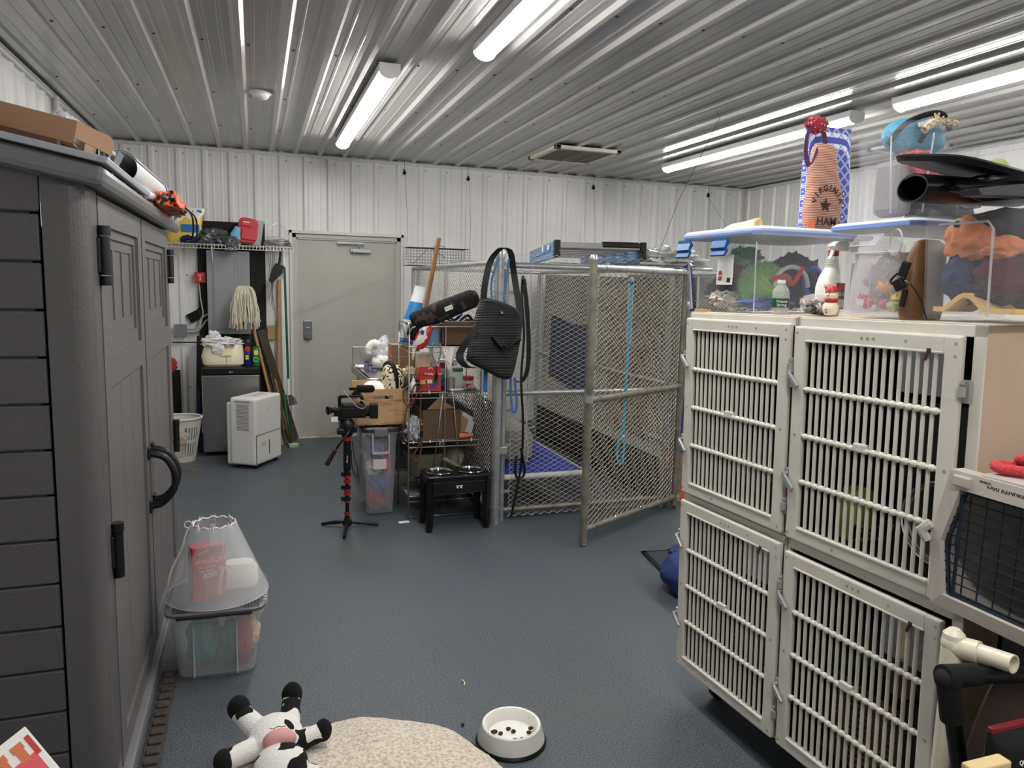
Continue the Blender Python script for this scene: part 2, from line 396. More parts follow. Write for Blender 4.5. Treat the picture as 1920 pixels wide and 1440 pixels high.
lamp(3.82, 4.12, 6.56, 'strip light nearest the back right corner, partly behind the upright ham bag')
lamp(3.82, 1.34, 3.78, 'strip light at the upper right edge, above the stacked clear bins')
lamp(.735, -1.75, .69, 'strip light behind the camera, out of the picture')
lamp(3.66, -1.75, .69, 'strip light behind the camera on the right, out of the picture')
# air vent
t = thing('ceiling_vent', 'square return air grille in the ceiling before the back wall', 'vent', (2.78, 6.45, H - .019))
mb = MB()
for s in (-1, 1): mb.bb(s * .29 - .025, s * .29 + .025, -.345, .345, -.03, 0, bev=.004).bb(-.315, .315, s * .32 - .025, s * .32 + .025, -.03, 0, bev=.004)
mb.build('frame', mat('vent_beige', (.80, .78, .72), .5, var=.1, vscale=10), t)
MB().bb(-.29, .29, -.32, .32, -.008, -.002).build('filter', mat('vent_filter', (.36, .33, .30), .9), t)
mb = MB()
for x in (-.15, 0, .15): mb.bb(x - .004, x + .004, -.32, .32, -.028, -.012)
for i in range(28): mb.box((0, -.30 + i * .0222, -.018), (.56, .0015, .014), rot=(.6, 0, 0))
mb.build('slats', mat('vent_slats', (.55, .52, .47), .6), t)
t = thing('ceiling_vent', 'square vent in the ceiling at the far right edge, past the strip lights', 'vent', (5.1, 4.9, H - .019))
mb = MB()
for s in (-1, 1): mb.bb(s * .2 - .02, s * .2 + .02, -.22, .22, -.02, 0).bb(-.22, .22, s * .2 - .02, s * .2 + .02, -.02, 0)
mb.build('frame', MATS['vent_beige'], t); MB().bb(-.2, .2, -.2, .2, -.008, -.002).build('filter', MATS['vent_filter'], t)
# smoke detector
t = thing('smoke_detector', 'round white smoke detector on the ceiling, upper left', 'smoke detector', (.06, 5.39, H - .001))
MB().lathe([(.072, 0), (.072, -.012), (.062, -.02)], n=32).build('base', M_white, t)
MB().lathe([(.055, -.02), (.052, -.034), (.04, -.046), (.02, -.052), (0, -.053)], n=32, cap=False).build('sensor_head', M_white, t)
# drain in floor
t = tag(MB().lathe([(.0, .004), (.04, .004), (.05, .003), (.07, .004), (.075, .001)], (0, 0, 0), n=30, cap=False).build('floor_drain', mat('drain_rust', (.45, .38, .30), .6, .5, var=.4, vscale=40), loc=(-.53, 6.61, 0)), 'small round rusty floor drain in front of the dehumidifier', 'drain')
# hanging cables
def wire(pts, label, r=.0016, m=M_blackm, name='hanging_cable', cat='cable', g='thin cables hanging from the ceiling'):
    o = MB().tube(pts, r, 5).build(name, m); return tag(origin_to(o, pts[0]), label, cat, g)
def pulley(x, y, z, label):
    t = thing('pulley', label, 'pulley', (x, y, z), 0, 'small pulleys hanging by the back wall')
    MB().tube([(0, 0, 0), (0, 0, .03)], .003, 6).build('hook', M_galv, t)
    MB().cyl((0, -.01, -.015), (0, .01, -.015), .018, n=14).box((0, 0, -.01), (.012, .026, .05)).build('wheel', M_blackm, t)
for (x, y, zt, zb, lab) in ((1.43, 7.55, 2.82, 2.70, 'above the corner of the door'), (2.08, 7.52, 2.82, 2.68, 'above the wire basket'), (3.50, 7.55, 2.82, 2.69, 'above the ladder'), (4.92, 7.5, 2.82, 2.69, 'nearest the right corner')):
    wire([(x, y, H - .02), (x, y, zb + .03)], 'short cable holding the pulley ' + lab)
    pulley(x, y, zb, 'small dark pulley under the ceiling ' + lab)
    wire([(x + .005, y - .01, zb - .03), (x + .03, y - .02, 2.2), (x + .02, y - .02, 1.82)], 'long thin cable dropping from the pulley ' + lab)
wire([(4.90, 7.48, 2.66), (5.2, 7.46, 2.3), (5.4, 7.45, 1.95)], 'slanting thin cable down from the pulley nearest the right corner')
wire([(3.0, 4.53, 2.806), (3.01, 4.5, 2.76), (2.78, 4.6, 2.2), (2.66, 4.65, 1.8)], 'thin cable slanting down from the ceiling over the open gate')

wire([(-1.262, 6.02, H - .03), (-1.262, 6.02, 1.9)], 'white vertical pipe on the left wall above the shed', .022, M_white, 'wall_pipe', 'pipe', 'pipe on the left wall')
# ================================================================== SHED CABINET (left)
M_shed = mat('shed_resin', (.40, .39, .39), .42, bump=.35, bscale=130, bdetail=5)
M_shed_shaded = mat('shed_resin_shaded', (.32, .31, .32), .45, bump=.25, bscale=90)  # darker copy of the resin, with the near face's weak light painted in
M_lid = mat('shed_lid', (.42, .42, .43), .3, bump=.1, bscale=60)
SX, SY, SZ = -.42, 2.30, 1.825
shed = thing('storage_shed', 'tall dark grey resin storage cabinet with panelled double doors along the left side', 'cabinet', (-.82, 3.3, 0))
mb = MB()                                                     # carcass with plank siding on the near face
mb.bb(-1.22, -.56, SY + .012, 2.42, .10, SZ); mb.bb(-1.22, -1.18, 2.42, 4.3, .1, SZ); mb.bb(-1.22, -.46, 4.27, 4.31, .1, SZ); mb.bb(-1.18, -.46, 2.42, 4.27, .1, .13)
z = .215 - .128
while z < SZ - .01:
    z0 = max(z, .1); z1 = min(z + .122, SZ); mb.bb(-1.2, -.538, SY - .002, SY + .013, z0, z1, bev=.004); z += .128
mb.build('side_panel', M_shed_shaded, shed, True)
mb = MB()
prof = [(-.53, SY - .004), (-.475, SY - .004)] + [(-.475 + .053 * math.sin(a), SY + .049 - .053 * math.cos(a)) for a in [PI / 2 * i / 8 for i in range(1, 9)]] + [(-.422, 2.425), (-.53, 2.425)]
mb.prism(prof, SZ - .10, (0, 0, .10), (1, 0, 0), (0, 1, 0), smooth=False)
mb.build('corner_post', mat('shed_resin_post', (.34, .335, .34), .38, bump=.15, bscale=120), shed, True)
def ring(mb, y0, y1, z0, z1, iy0, iy1, iz0, iz1, xb, xf):
    mb.bb(xb, xf, y0, y1, iz1, z1); mb.bb(xb, xf, y0, y1, z0, iz0); mb.bb(xb, xf, y0, iy0, iz0, iz1); mb.bb(xb, xf, iy1, y1, iz0, iz1)
def shed_door(y0, y1, label, flip):
    d = mb = MB(); xb = SX - .03
    mb.bb(xb - .01, xb + .006, y0, y1, .055, SZ - .01)
    A = (y0 + .085, y1 - .085)
    O = (A[0], A[1], 1.345, 1.735); Mi = (A[0] + .035, A[1] - .035, 1.395, 1.705); I = (A[0] + .075, A[1] - .075, 1.445, 1.672)
    mb.bb(xb, SX, y0, y1, 1.735, SZ - .01); mb.bb(xb, SX, y0, A[0], 1.345, 1.735); mb.bb(xb, SX, A[1], y1, 1.345, 1.735); mb.bb(xb, SX, y0, y1, 1.25, 1.345)
    ring(mb, *O, *Mi, xb, SX - .011); ring(mb, *Mi, *I, xb, SX - .019)
    w3 = (I[1] - I[0]) / 3
    for k in (1, 2): mb.bb(xb, SX - .019, I[0] + k * w3 - .014, I[0] + k * w3 + .014, I[2], I[3])
    L = (A[0], A[1], .13, 1.25)
    mb.bb(xb, SX, y0, L[0], .055, 1.25); mb.bb(xb, SX, L[1], y1, .055, 1.25); mb.bb(xb, SX, L[0], L[1], .055, .13)
    w3 = (L[1] - L[0]) / 3
    for k in range(3): mb.bb(xb, SX - .010, L[0] + k * w3 + .003, L[0] + (k + 1) * w3 - .003, L[2], L[3], bev=.002)
    dr = mb.build('door', M_shed, shed, True)
    hy = y0 if not flip else y1
    for z in (1.645, .765):
        h = MB(); h.cyl((SX + .012, hy + (-.004 if not flip else .004), z - .055), (SX + .012, hy + (-.004 if not flip else .004), z + .055), .017, n=14)
        h.cyl((SX + .012, hy, z + .058), (SX + .012, hy, z + .085), .019, n=14).cyl((SX + .012, hy, z - .085), (SX + .012, hy, z - .058), .016, n=14)
        h.bb(SX - .01, SX + .006, hy - .03, hy + .03, z - .05, z + .05, bev=.004)
        h.build('hinge', M_black, dr, True)
    gy = y1 - .035 if not flip else y0 + .035
    p = spline([(SX - .005, gy, .665), (SX + .045, gy, .675), (SX + .09, gy + (.0 if flip else -.0), .73), (SX + .095, gy, .80), (SX + .06, gy, .865), (SX - .005, gy, .885)], 7)
    MB().tube(p, .014, 10).box((SX + .004, gy, .665), (.012, .05, .05), bev=.004).box((SX + .004, gy, .885), (.012, .05, .05), bev=.004).build('handle', M_black, dr, True)
    return dr
shed_door(2.432, 3.275, '', False); shed_door(3.305, 4.20, '', True)
MB().bb(SX - .06, SX - .045, 3.2, 3.38, .13, SZ - .01).bb(SX - .04, SX - .035, 3.27, 3.31, .13, SZ).build('astragal', M_black, shed, True)
MB().bb(-.50, -.425, 4.21, 4.30, .10, SZ, bev=.02).build('corner_post', MATS['shed_resin_post'], shed, True)
SL = .19                                   # roof slope, rising towards the wall
RM = Matrix.Translation((-.375, 0, SZ - .006)) @ Matrix.Rotation(SL, 4, 'Y')
mb = MB().bb(-.86, 0, 2.255, 4.355, 0, .055, bev=.018).bb(-.83, -.04, 2.29, 4.32, .05, .062, bev=.004)
for k in range(9): mb.bb(-.82, -.012, 2.42 + k * .22, 2.44 + k * .22, .045, .060, bev=.004)
mb.xf(RM); mb.build('lid', M_lid, shed, True)
MB().mesh([(-.535, SY - .004, SZ - .07), (-1.2, SY - .004, SZ - .07), (-1.2, SY - .004, SZ + .14), (-.535, SY - .004, SZ + .02), (-.535, SY + .012, SZ - .02), (-1.2, SY + .012, SZ - .02), (-1.2, SY + .012, SZ + .14), (-.535, SY + .012, SZ + .02)], [(0, 1, 2, 3), (7, 6, 5, 4), (0, 4, 5, 1), (1, 5, 6, 2), (2, 6, 7, 3), (3, 7, 4, 0)]).build('gable', M_shed_shaded, shed, True)
MB().mesh([(-.53, SY, SZ - .02), (-.43, SY + .01, SZ - .02), (-.43, SY + .01, SZ + .004), (-.53, SY, SZ + .025), (-.53, SY + .1, SZ - .02), (-.43, SY + .1, SZ - .02), (-.43, SY + .1, SZ + .004), (-.53, SY + .1, SZ + .025)], [(0, 1, 2, 3), (7, 6, 5, 4), (0, 4, 5, 1), (1, 5, 6, 2), (2, 6, 7, 3), (3, 7, 4, 0)]).build('corner_cap', MATS['shed_resin_post'], shed, True)
MB().bb(-1.22, -.424, 2.30, 4.31, 0, .10, bev=.004).bb(-.43, -.395, 2.32, 4.30, .0, .05, bev=.006).build('base', mat('shed_base', (.46, .46, .47), .5, bump=.2, bscale=60), shed, True)
text('S', .045, mat('shed_badge', (.5, .5, .5), .3, .5), shed, (SX + .001, 4.09, 1.30), (0, 1, 0), (0, 0, 1), name='badge', world=True)
# nubbed rubber strip on the floor in front of the shed
mb = MB().bb(-.385, -.322, 2.0, 3.12, 0, .008, bev=.002)
y = 2.02
while y < 3.08: mb.box((-.353, y + .02, .012), (.044, .038, .012), bev=.005); y += .058
tag(mb.build('edging_strip', mat('edging_rubber', (.27, .25, .23), .85, var=.25, vscale=30, bump=.4, bscale=70)), 'dark rubber edging strip with brick-like blocks on the floor along the shed', 'edging')
# ------------------------------------------------------------------ on top of the shed
def roofp(d, y, h): return RM @ Vector((-d, y, .062 + h))
def roof_it(o, d, y, h, rz=0):
    o.location = roofp(d, y, h); o.rotation_euler = (Matrix.Rotation(SL, 4, 'Y') @ Matrix.Rotation(rz, 4, 'Z')).to_euler(); return o
o = MB().box((0, 0, 0), (.80, .85, .018), bev=.003).build('board', mat('grey_board', (.62, .64, .68), .35))
roof_it(o, .40, 2.68, .010); tag(o, 'large flat grey board lying on the shed roof under the cardboard box', 'board')
o = MB().box((0, 0, 0), (.62, .46, .022), bev=.003).build('board', mat('brown_board', (.36, .20, .15), .6))
roof_it(o, .46, 2.56, .031, .05); tag(o, 'dark reddish brown board between the cardboard box and the grey board', 'board')
t = thing('cardboard_box', 'shallow open brown cardboard box on top of the shed', 'box'); roof_it(t, .42, 2.58, .043, .04)
mb = MB(); W2, D2, H2 = .30, .20, .066
mb.bb(-W2, W2, -D2, D2, 0, .004).bb(-W2, W2, -D2, -D2 + .005, 0, H2).bb(-W2, W2, D2 - .005, D2, 0, H2).bb(-W2, -W2 + .005, -D2, D2, 0, H2).bb(W2 - .005, W2, -D2 + .16, D2, 0, H2)
mb.build('carton', M_card, t)
MB().mesh([(W2, -D2, .02), (W2 + .075, -D2 + .15, .012), (W2 + .075, -D2 + .15, .055), (W2 + .065, -D2 + .13, .064), (W2, -D2, H2), (W2 - .004, -D2 + .004, .02), (W2 + .071, -D2 + .154, .012), (W2 + .071, -D2 + .154, .055), (W2 + .061, -D2 + .134, .064), (W2 - .004, -D2 + .004, H2)], [(0, 1, 2, 3, 4), (9, 8, 7, 6, 5), (0, 5, 6, 1), (1, 6, 7, 2), (2, 7, 8, 3), (3, 8, 9, 4), (4, 9, 5, 0)]).build('flap', M_card, t)
o = MB().blob((0, 0, 0), (.055, .075, .055), .35, 3.5, 4, flat=-.04).build('plastic_wrap', mat('crinkle_plastic', (.85, .86, .88), .12, alpha=.5, spec=.8)); roof_it(o, .21, 2.66, .043 + .055)
tag(o, 'crumpled clear plastic wrap bulging out of the open cardboard box on the shed', 'plastic wrap')
t = thing('paper_bundle', 'small bundle of grey and white papers behind the flap of the cardboard box', 'papers'); roof_it(t, .10, 2.80, .02)
for k in range(5): MB().box((k * .014 - .03, 0, .04), (.003, .10, .075 + .006 * (k % 3)), rot=(0, .12 * (k - 2), 0)).build('sheet', M_paper if k % 2 else mat('grey_paper', (.5, .5, .52), .6), t)
o = MB().box((0, 0, .0), (.03, 1.4, .14), rot=(0, .25, 0), bev=.003).build('acrylic_sheet', mat('greenish_acrylic', (.70, .76, .74), .15, alpha=.45)); roof_it(o, .55, 3.6, .075)
tag(o, 'long greenish clear acrylic panel lying on the shed roof behind the cardboard box', 'panel')
t = thing('rolled_poster', 'white rolled poster with dark blue print on top of the shed, open end forwards', 'poster'); roof_it(t, .11, 3.10, .066)
A = Vector((0, 0, .02)); B = Vector((.07, 1.15, .012))
mb = MB(); n = 28; turns = 1.25; rows = 16
def roll(u, v):
    a = 2 * PI * turns * v + .6; r = .060 - .006 * v; k = u ** 1.5
    c = A.lerp(B, u); rz = r * (1 - .75 * k); rx = r * (1 + .15 * k)
    return c + Vector((math.cos(a) * rx, 0, math.sin(a) * rz))
mb.sheet(roll, rows, n, .0015); mb.build('sheet', mat('poster_white', (.9, .9, .91), .3), t)
mb = MB(); mb.sheet(lambda u, v: roll(.50 + .47 * u, .60 + .20 * v) + Vector((.0022, 0, .0)), 8, 6, .0035); mb.build('blue_print', mat('poster_blue', (.13, .16, .42), .35), t)
t2 = thing('rolled_poster', 'slimmer rolled sheet with a blue end tucked under the big white poster roll', 'poster'); roof_it(t2, .055, 3.25, .024)
MB().tube([(0, 0, .0), (.03, .5, .01), (.045, .95, .0)], [.018, .022, .012], 14).build('sheet', MATS['poster_white'], t2)
MB().tube([(.031, .52, .01), (.0455, .96, .001)], [.0225, .0128], 14).build('blue_print', MATS['poster_blue'], t2)
M_or = patmat('orange_black_print', 'noise', (.93, .38, .14), (.10, .07, .06), 10, .60)
t = thing('drawstring_bag', 'orange and black printed drawstring bag slumped over the far end of the shed roof', 'bag', tuple(roofp(-.015, 3.72, -.01)))
MB().blob((0, 0, .035), (.055, .30, .055), .4, 2.5, 11, flat=-.02).build('pouch', M_or, t)
for dx, dy in ((.075, .05), (.08, .22)):
    MB().tube(spline([(.0, dy - .04, .08), (dx, dy, .02), (dx + .01, dy + .03, -.05), (dx, dy + .05, -.10)], 6), .004, 6).build('drawstring', M_black, t)
# ================================================================== BACK LEFT CORNER
BY = Y1 - .021     # face of the wall ribs
o = MB().bb(-.51, .10, BY - .018, BY - .001, .30, 2.13).build('backboard', mat('black_board', (.09, .085, .09), .7, bump=.2, bscale=15)); origin_to(o, (-.2, BY, 1.1))
tag(o, 'black painted plywood board on the back wall behind the breaker panel', 'board')
FB = BY - .019
t = thing('electrical_panel', 'grey breaker panel on the black board above the fridge', 'electrical panel', (-.235, FB, 1.08))
M_pan = mat('panel_grey', (.56, .58, .60), .4, .2)
MB().bb(-.18, .18, -.09, 0, 0, .765, bev=.004).build('box', M_pan, t)
mb = MB().bb(-.19, .19, -.10, -.09, -.01, .775, bev=.003)
mb.build('cover', M_pan, t)
mb = MB().bb(-.14, .16, -.106, -.10, .03, .735, bev=.002).bb(-.13, .03, -.110, -.106, .045, .72, bev=.003)
for k in range(3): mb.bb(.05 + k * .034, .07 + k * .034, -.109, -.106, .47 if k else .06, .715, bev=.001)
mb.build('door', M_pan, t)
mb = MB()
for x, z in ((-.178, .755), (.178, .755), (-.172, .03), (.172, .03), (-.178, .40)): mb.cyl((x, -.10, z), (x, -.106, z), .006, n=8)
mb.build('screws', M_galv, t)
t = thing('fire_alarm_box', 'small red fire alarm box on the wall left of the breaker panel', 'alarm box', (-.487, BY - .019, 1.60))
MB().bb(-.052, .052, -.045, 0, -.05, .05, bev=.006).build('body', M_red, t)
text('FIRE', .022, M_white_text, t, (0, -.0465, .02)); text('2', .045, M_white_text, t, (0, -.0465, -.012), name='number')
wire([(-.50, BY - .03, 1.55), (-.49, BY - .04, 1.40), (-.47, BY - .04, 1.27), (-.50, BY - .04, 1.14), (-.56, BY - .04, 1.09)], 'pale cable running down from the red alarm box', .006, mat('pale_cable', (.75, .74, .70), .5), 'alarm_cable', 'cable', 'cables beside the breaker panel')
t = thing('junction_box', 'grey metal junction box on the wall beside the shed, feeding two conduits', 'junction box', (-.67, BY, 1.10))
M_jb = mat('junction_grey', (.46, .48, .50), .45, .2); MB().bb(-.05, .05, -.06, 0, -.055, .055, bev=.005).build('box', M_jb, t); MB().bb(-.054, .054, -.064, -.06, -.059, .059, bev=.002).build('cover', M_jb, t)
for k, (z0, z1) in enumerate(((1.11, 1.25), (1.08, 1.20))):
    wire(spline([(-.615, BY - .03, z0), (-.53, BY - .04, z0 + .01), (-.49 + .02 * k, BY - .04, z1 - .04), (-.44, BY - .06, z1), (-.41, BY - .06, z1)], 5), ('upper' if k == 0 else 'lower') + ' curved grey conduit from the junction box to the breaker panel', .009, mat('conduit_grey', (.62, .63, .63), .45), 'conduit', 'conduit', 'conduits beside the breaker panel')
o = MB().box((0, 0, 0), (.13, .012, .09), rot=(0, -.5, 0)).box((.05, -.002, .03), (.07, .012, .08), rot=(0, .3, 0)).build('tape_patch', M_blackf, loc=(-.545, BY - .008, 1.235)); tag(o, 'ragged piece of black tape on the wall behind the conduits', 'tape')
t = thing('power_outlet', 'dark double power outlet on the black board below the breaker panel', 'outlet', (-.10, FB, 1.00))
MB().bb(-.055, .055, -.02, 0, -.055, .055, bev=.004).build('plate', mat('outlet_dark', (.2, .2, .21), .4), t); mb = MB()
for x in (-.025, .025): mb.cyl((x, -.02, 0), (x, -.024, 0), .018, n=16)
mb.build('socket', mat('outlet_mid', (.45, .45, .46), .4), t)
o = MB().tube([(-.75, BY - .02, .985), (-.55, BY - .03, .985), (-.47, BY - .035, .965)], .006, 6).build('power_cable', M_black); origin_to(o, (-.6, BY - .02, .98)); tag(o, 'thin black power cable along the wall below the junction box', 'cable')
# wire shelf on the wall
SHZ = 1.90
t = thing('wire_shelf', 'white coated wire shelf on the back wall above the breaker panel', 'shelf', (-.35, BY, SHZ))
mb = MB(); x0, x1 = -.80, .70
for (y, z) in ((-.30, 0), (-.31, -.035), (-.15, -.003), (-.01, 0)): mb.tube([(x0, y, z), (x1, y, z)], .004, 6)
x = x0
while x <= x1 + .001: mb.tube([(x, -.01, .005), (x, -.30, .005), (x, -.31, -.035)], .002, 5); x += .03
mb.build('grid', mat('shelf_wire', (.82, .80, .76), .35, .3), t)
for x in (-.55, -.02, .62): MB().tube([(x, -.28, -.02), (x, -.01, -.25)], .005, 6).bb(x - .012, x + .012, -.02, 0, -.28, 0).build('bracket', M_white, t)
# things on the shelf (y about 7.50)
sy = BY - .16; sz = SHZ + .007
t = thing('food_bag', 'yellow, white and blue printed plastic bag on the left end of the wire shelf', 'bag', (-.60, sy, sz))
secs = [(0, 0, 0, .14, .05, 2.4), (0, 0, .06, .15, .07, 2.4), (.01, 0, .14, .135, .06, 2.4), (.02, 0, .25, .14, .035, 2.6), (.04, 0, .325, .145, .008, 3)]
MB().loft(secs, 28).build('sack', patmat('food_bag_print', 'noise', (.88, .72, .16), (.90, .90, .88), 9, .52, .25, c3=(.16, .42, .75)), t)
MB().bb(-.02, .13, -.075, -.068, .10, .17, bev=.002).build('print_band', mat('print_blue', (.14, .42, .72), .3), t)
o = MB().blob((0, 0, .03), (.07, .06, .04), .3, 3, 3, flat=-.03).build('plastic_bag', mat('dark_blue_wrap', (.10, .13, .32), .3), loc=(-.56, sy - .07, sz + .0)); tag(o, 'small dark blue and green wrapper under the printed food bag on the shelf', 'wrapper')
t = thing('plastic_bag', 'crumpled grey plastic bag drooping over the front of the wire shelf', 'bag', (-.36, sy - .02, sz))
MB().blob((0, 0, .06), (.125, .08, .075), .5, 3, 8, flat=-.058).build('body', mat('grey_film', (.33, .33, .34), .3, bump=.6, bscale=25), t)
MB().blob((.17, -.10, .0), (.06, .035, .06), .5, 3.4, 9, rot=(0, .7, 0)).build('knotted_end', MATS['grey_film'], t)
o = MB().bb(-.05, .05, -.05, .05, 0, .10, bev=.01).build('plastic_tub', M_frost2, loc=(-.165, sy, sz)); tag(o, 'small milky plastic tub on the wire shelf behind the blue cloth', 'tub')
o = MB().loft([(0, 0, 0, .03, .012, 2), (.01, 0, .05, .04, .02, 2), (.0, .0, .10, .045, .025, 2), (.02, 0, .15, .03, .02, 2), (.01, 0, .17, .012, .01, 2)], 16).build('blue_cloth', mat('light_blue_cloth', (.38, .68, .85), .8, bump=.4, bscale=40), loc=(-.165, sy - .085, sz + .001)); tag(o, 'light blue cloth or glove standing on the wire shelf beside the red lidded container', 'cloth')
t = thing('food_container', 'clear plastic container tipped on its back, red lid facing forwards, on the wire shelf', 'container', (-.045, sy - .03, sz + .012))
MB().loft([(0, 0, 0, .085, .06, 6), (0, 0, .23, .095, .08, 6)], 28, rot=(.0, .10, 0), c=(.02, .055, 0)).build('body', mat('milky_clear', (.78, .78, .78), .25, alpha=.6), t)
MB().loft([(0, 0, -.014, .088, .115, 5), (0, 0, .012, .088, .115, 5), (0, 0, .02, .08, .107, 5)], 28, rot=(PI / 2 + .05, .12, 0), c=(-.01, -.035, .125)).build('lid', mat('red_lid', (.80, .20, .24), .35), t)
MB().box((-.02, -.065, .185), (.09, .012, .045), rot=(0, .1, 0), bev=.005).box((0, -.062, .09), (.13, .01, .10), rot=(0, .1, 0), bev=.008).build('lid_flap', MATS['red_lid'], t)
MB().box((-.02, -.073, .20), (.055, .004, .008), rot=(0, .1, 0)).build('label', M_white_text, t)
t = thing('cable_coil', 'loose coil of silvery wire at the right end of the wire shelf', 'coil', (.21, sy - .03, sz + .006))
for k in range(5):
    MB().tube([(math.cos(a) * (.13 - .006 * k), math.sin(a) * (.10 - .003 * k), .004 + k * .012 + .006 * math.sin(2 * a + k)) for a in [2 * PI * i / 28 for i in range(28)]], .0045, 6, closed=True).build('loop', M_steel if k % 2 else M_galv, t)
MB().tube(spline([(-.10, 0, .03), (-.07, 0, .16), (.0, .02, .21), (.08, .0, .15), (.13, -.02, .03)], 8), .0025, 5).build('stray_wire', M_galv, t)
MB().blob((-.02, 0, .04), (.07, .05, .05), .5, 3, 5).build('film', mat('film', (.8, .82, .84), .1, alpha=.35), t)
# black wires / S hooks under the shelf right end
for k in range(4):
    wire([(.12 + .02 * k, BY - .28, 1.86), (.14 + .012 * k, BY - .27, 1.6), (.18 - .02 * k, BY - .2, 1.25 + .05 * k)], ('leftmost', 'second', 'third', 'rightmost')[k] + ' of the four thin dark wires dangling from the right end of the wire shelf', .002, M_blackm, 'dangling_wire', 'wire', 'dark wires dangling from the wire shelf')
# dustpan hanging
t = thing('dustpan', 'black dustpan hanging by its handle from the wire shelf', 'dustpan', (.225, BY - .26, 1.85))
MB().tube([(.01, 0, .02), (0, 0, -.08), (-.01, 0, -.12)], [.010, .013, .014], 10).build('handle', M_black, t)
mb = MB().prism([(-.01, 0), (.055, -.02), (.045, -.09), (-.055, -.19), (-.075, -.17), (-.045, -.06)], .008, (-.02, -.01, -.10), (1, 0, 0), (0, 0, 1)).prism([(.045, -.09), (-.055, -.19), (-.065, -.19), (.035, -.085)], .045, (-.02, -.01, -.10), (1, 0, 0), (0, 0, 1)).prism([(-.01, 0), (-.045, -.06), (-.075, -.17), (-.082, -.16), (-.05, -.05), (-.018, .0)], .04, (-.02, -.01, -.10), (1, 0, 0), (0, 0, 1))
mb.build('pan', M_black, t)
# angle broom on green pole
t = thing('broom', 'green-handled broom with grey bristles hanging from the wire shelf beside the door', 'broom', (.262, BY - .25, 1.87))
MB().cyl((0, 0, .02), (.006, 0, -.15), .011, n=12).build('grip', M_white, t)
MB().cyl((.006, 0, -.15), (.026, 0, -1.24), .011, n=12).build('pole', mat('green_pole', (.05, .34, .22), .35), t)
MB().cyl((.026, 0, -1.22), (.027, 0, -1.38), .015, .018, n=14).build('ferrule', M_white, t)
random.seed(4); mb = MB()
for k in range(90):
    a = random.uniform(0, 2 * PI); r = random.uniform(.2, 1); ex = math.cos(a) * r * .095; ey = math.sin(a) * r * .035
    mb.tube(spline([(.027 + ex * .1, ey * .2, -1.36), (.027 + ex * .75, ey * .8, -1.42), (.027 + ex, ey, -1.47 - .02 * (1 - r))], 2), .0016, 4)
mb.build('bristles', mat('grey_bristle', (.42, .43, .45), .6), t)
# poles leaning
def pole(a, b, r, m, name, label, cat):
    o = MB().tube([Vector(b) - Vector(a), (0, 0, 0)][::-1], r, 12).build(name, m, loc=a); return tag(o, label, cat)
pole((.19, BY - .12, 0.001), (.222, BY - .03, 1.60), .019, M_wood, 'wooden_pole', 'tall pale wooden pole standing against the wall by the green broom', 'pole')
pole((.30, BY - .32, .012), (.09, BY - .03, .98), .015, M_wood_dark, 'wooden_pole', 'brown wooden pole leaning behind the dehumidifier', 'pole')
o = MB().box((0, 0, 0), (.075, .018, 1.15), rot=(0, 0, 0)).build('wood_plank', mat('dark_plank', (.30, .27, .22), .7, var=.2), loc=(.20, BY - .13, .565), rot=(.10, -.27, 0)); tag(o, 'dark narrow plank leaning beside the fridge', 'plank')
o = MB().box((0, 0, 0), (.06, .014, .95)).build('wood_plank', mat('brown_plank', (.44, .33, .22), .7, var=.2), loc=(.14, BY - .075, .465), rot=(.04, -.20, 0)); tag(o, 'brown narrow plank leaning beside the fridge, behind the dark one', 'plank')
t = thing('scrub_brush', 'green-handled scrub brush standing on the floor behind the dehumidifier', 'brush', (.30, 7.30, 0))
MB().tube([(0, 0, .03), (-.06, .12, .52)], .010, 10).build('handle', mat('green_handle', (.10, .36, .16), .45), t)
MB().box((.02, 0, .025), (.09, .05, .03), rot=(0, 0, .3), bev=.006).build('head', mat('pale_green', (.66, .74, .60), .5), t); MB().box((.02, 0, .008), (.085, .045, .014), rot=(0, 0, .3)).build('bristles', mat('straw', (.75, .68, .48), .9, bump=.5, bscale=90), t)
o = MB().bb(-.042, .042, -.012, 0, -.07, .07, bev=.003).build('wood_block', mat('light_ply', (.70, .58, .38), .7, var=.1), loc=(.150, BY - .002, 1.08)); tag(o, 'small light wooden block fixed to the wall left of the pale pole', 'block')
# mop: head up
t = thing('string_mop', 'string mop standing head up in front of the breaker panel', 'mop', (.22, 7.35, .0))
MB().tube([(0, .0, .016), (-.235, .0, 1.12), (-.31, -.02, 1.50)], .014, 12).build('handle', M_wood, t)
MB().box((-.31, -.02, 1.50), (.14, .04, .03), rot=(0, .2, 0), bev=.008).build('clamp', M_white, t)
random.seed(7); mb = MB(); T = Vector((-.31, -.02, 1.515))
for k in range(210):
    a = random.uniform(-1, 1); b = random.uniform(-1, 1); L = random.uniform(.27, .39)
    x1 = a * random.uniform(.10, .135); y1 = b * .05
    P = spline([T + Vector((a * .03, b * .01, .005 + random.uniform(0, .01))), T + Vector((a * .075, b * .035 - .012, -.012)), T + Vector((x1 * .9, y1 - .02, -L * .5 + random.uniform(-.02, .02))), T + Vector((x1 + random.uniform(-.015, .015), y1 - .015, -L))], 4)
    for i, p in enumerate(P): P[i] = p + Vector((.004 * math.sin(i * 1.7 + k), .004 * math.cos(i * 1.3 + k * 2), 0))
    mb.tube(P, .0048, 5)
mb.build('strings', mat('mop_cotton', (.80, .77, .68), .95, var=.12, vscale=30, bump=.3, bscale=200), t)
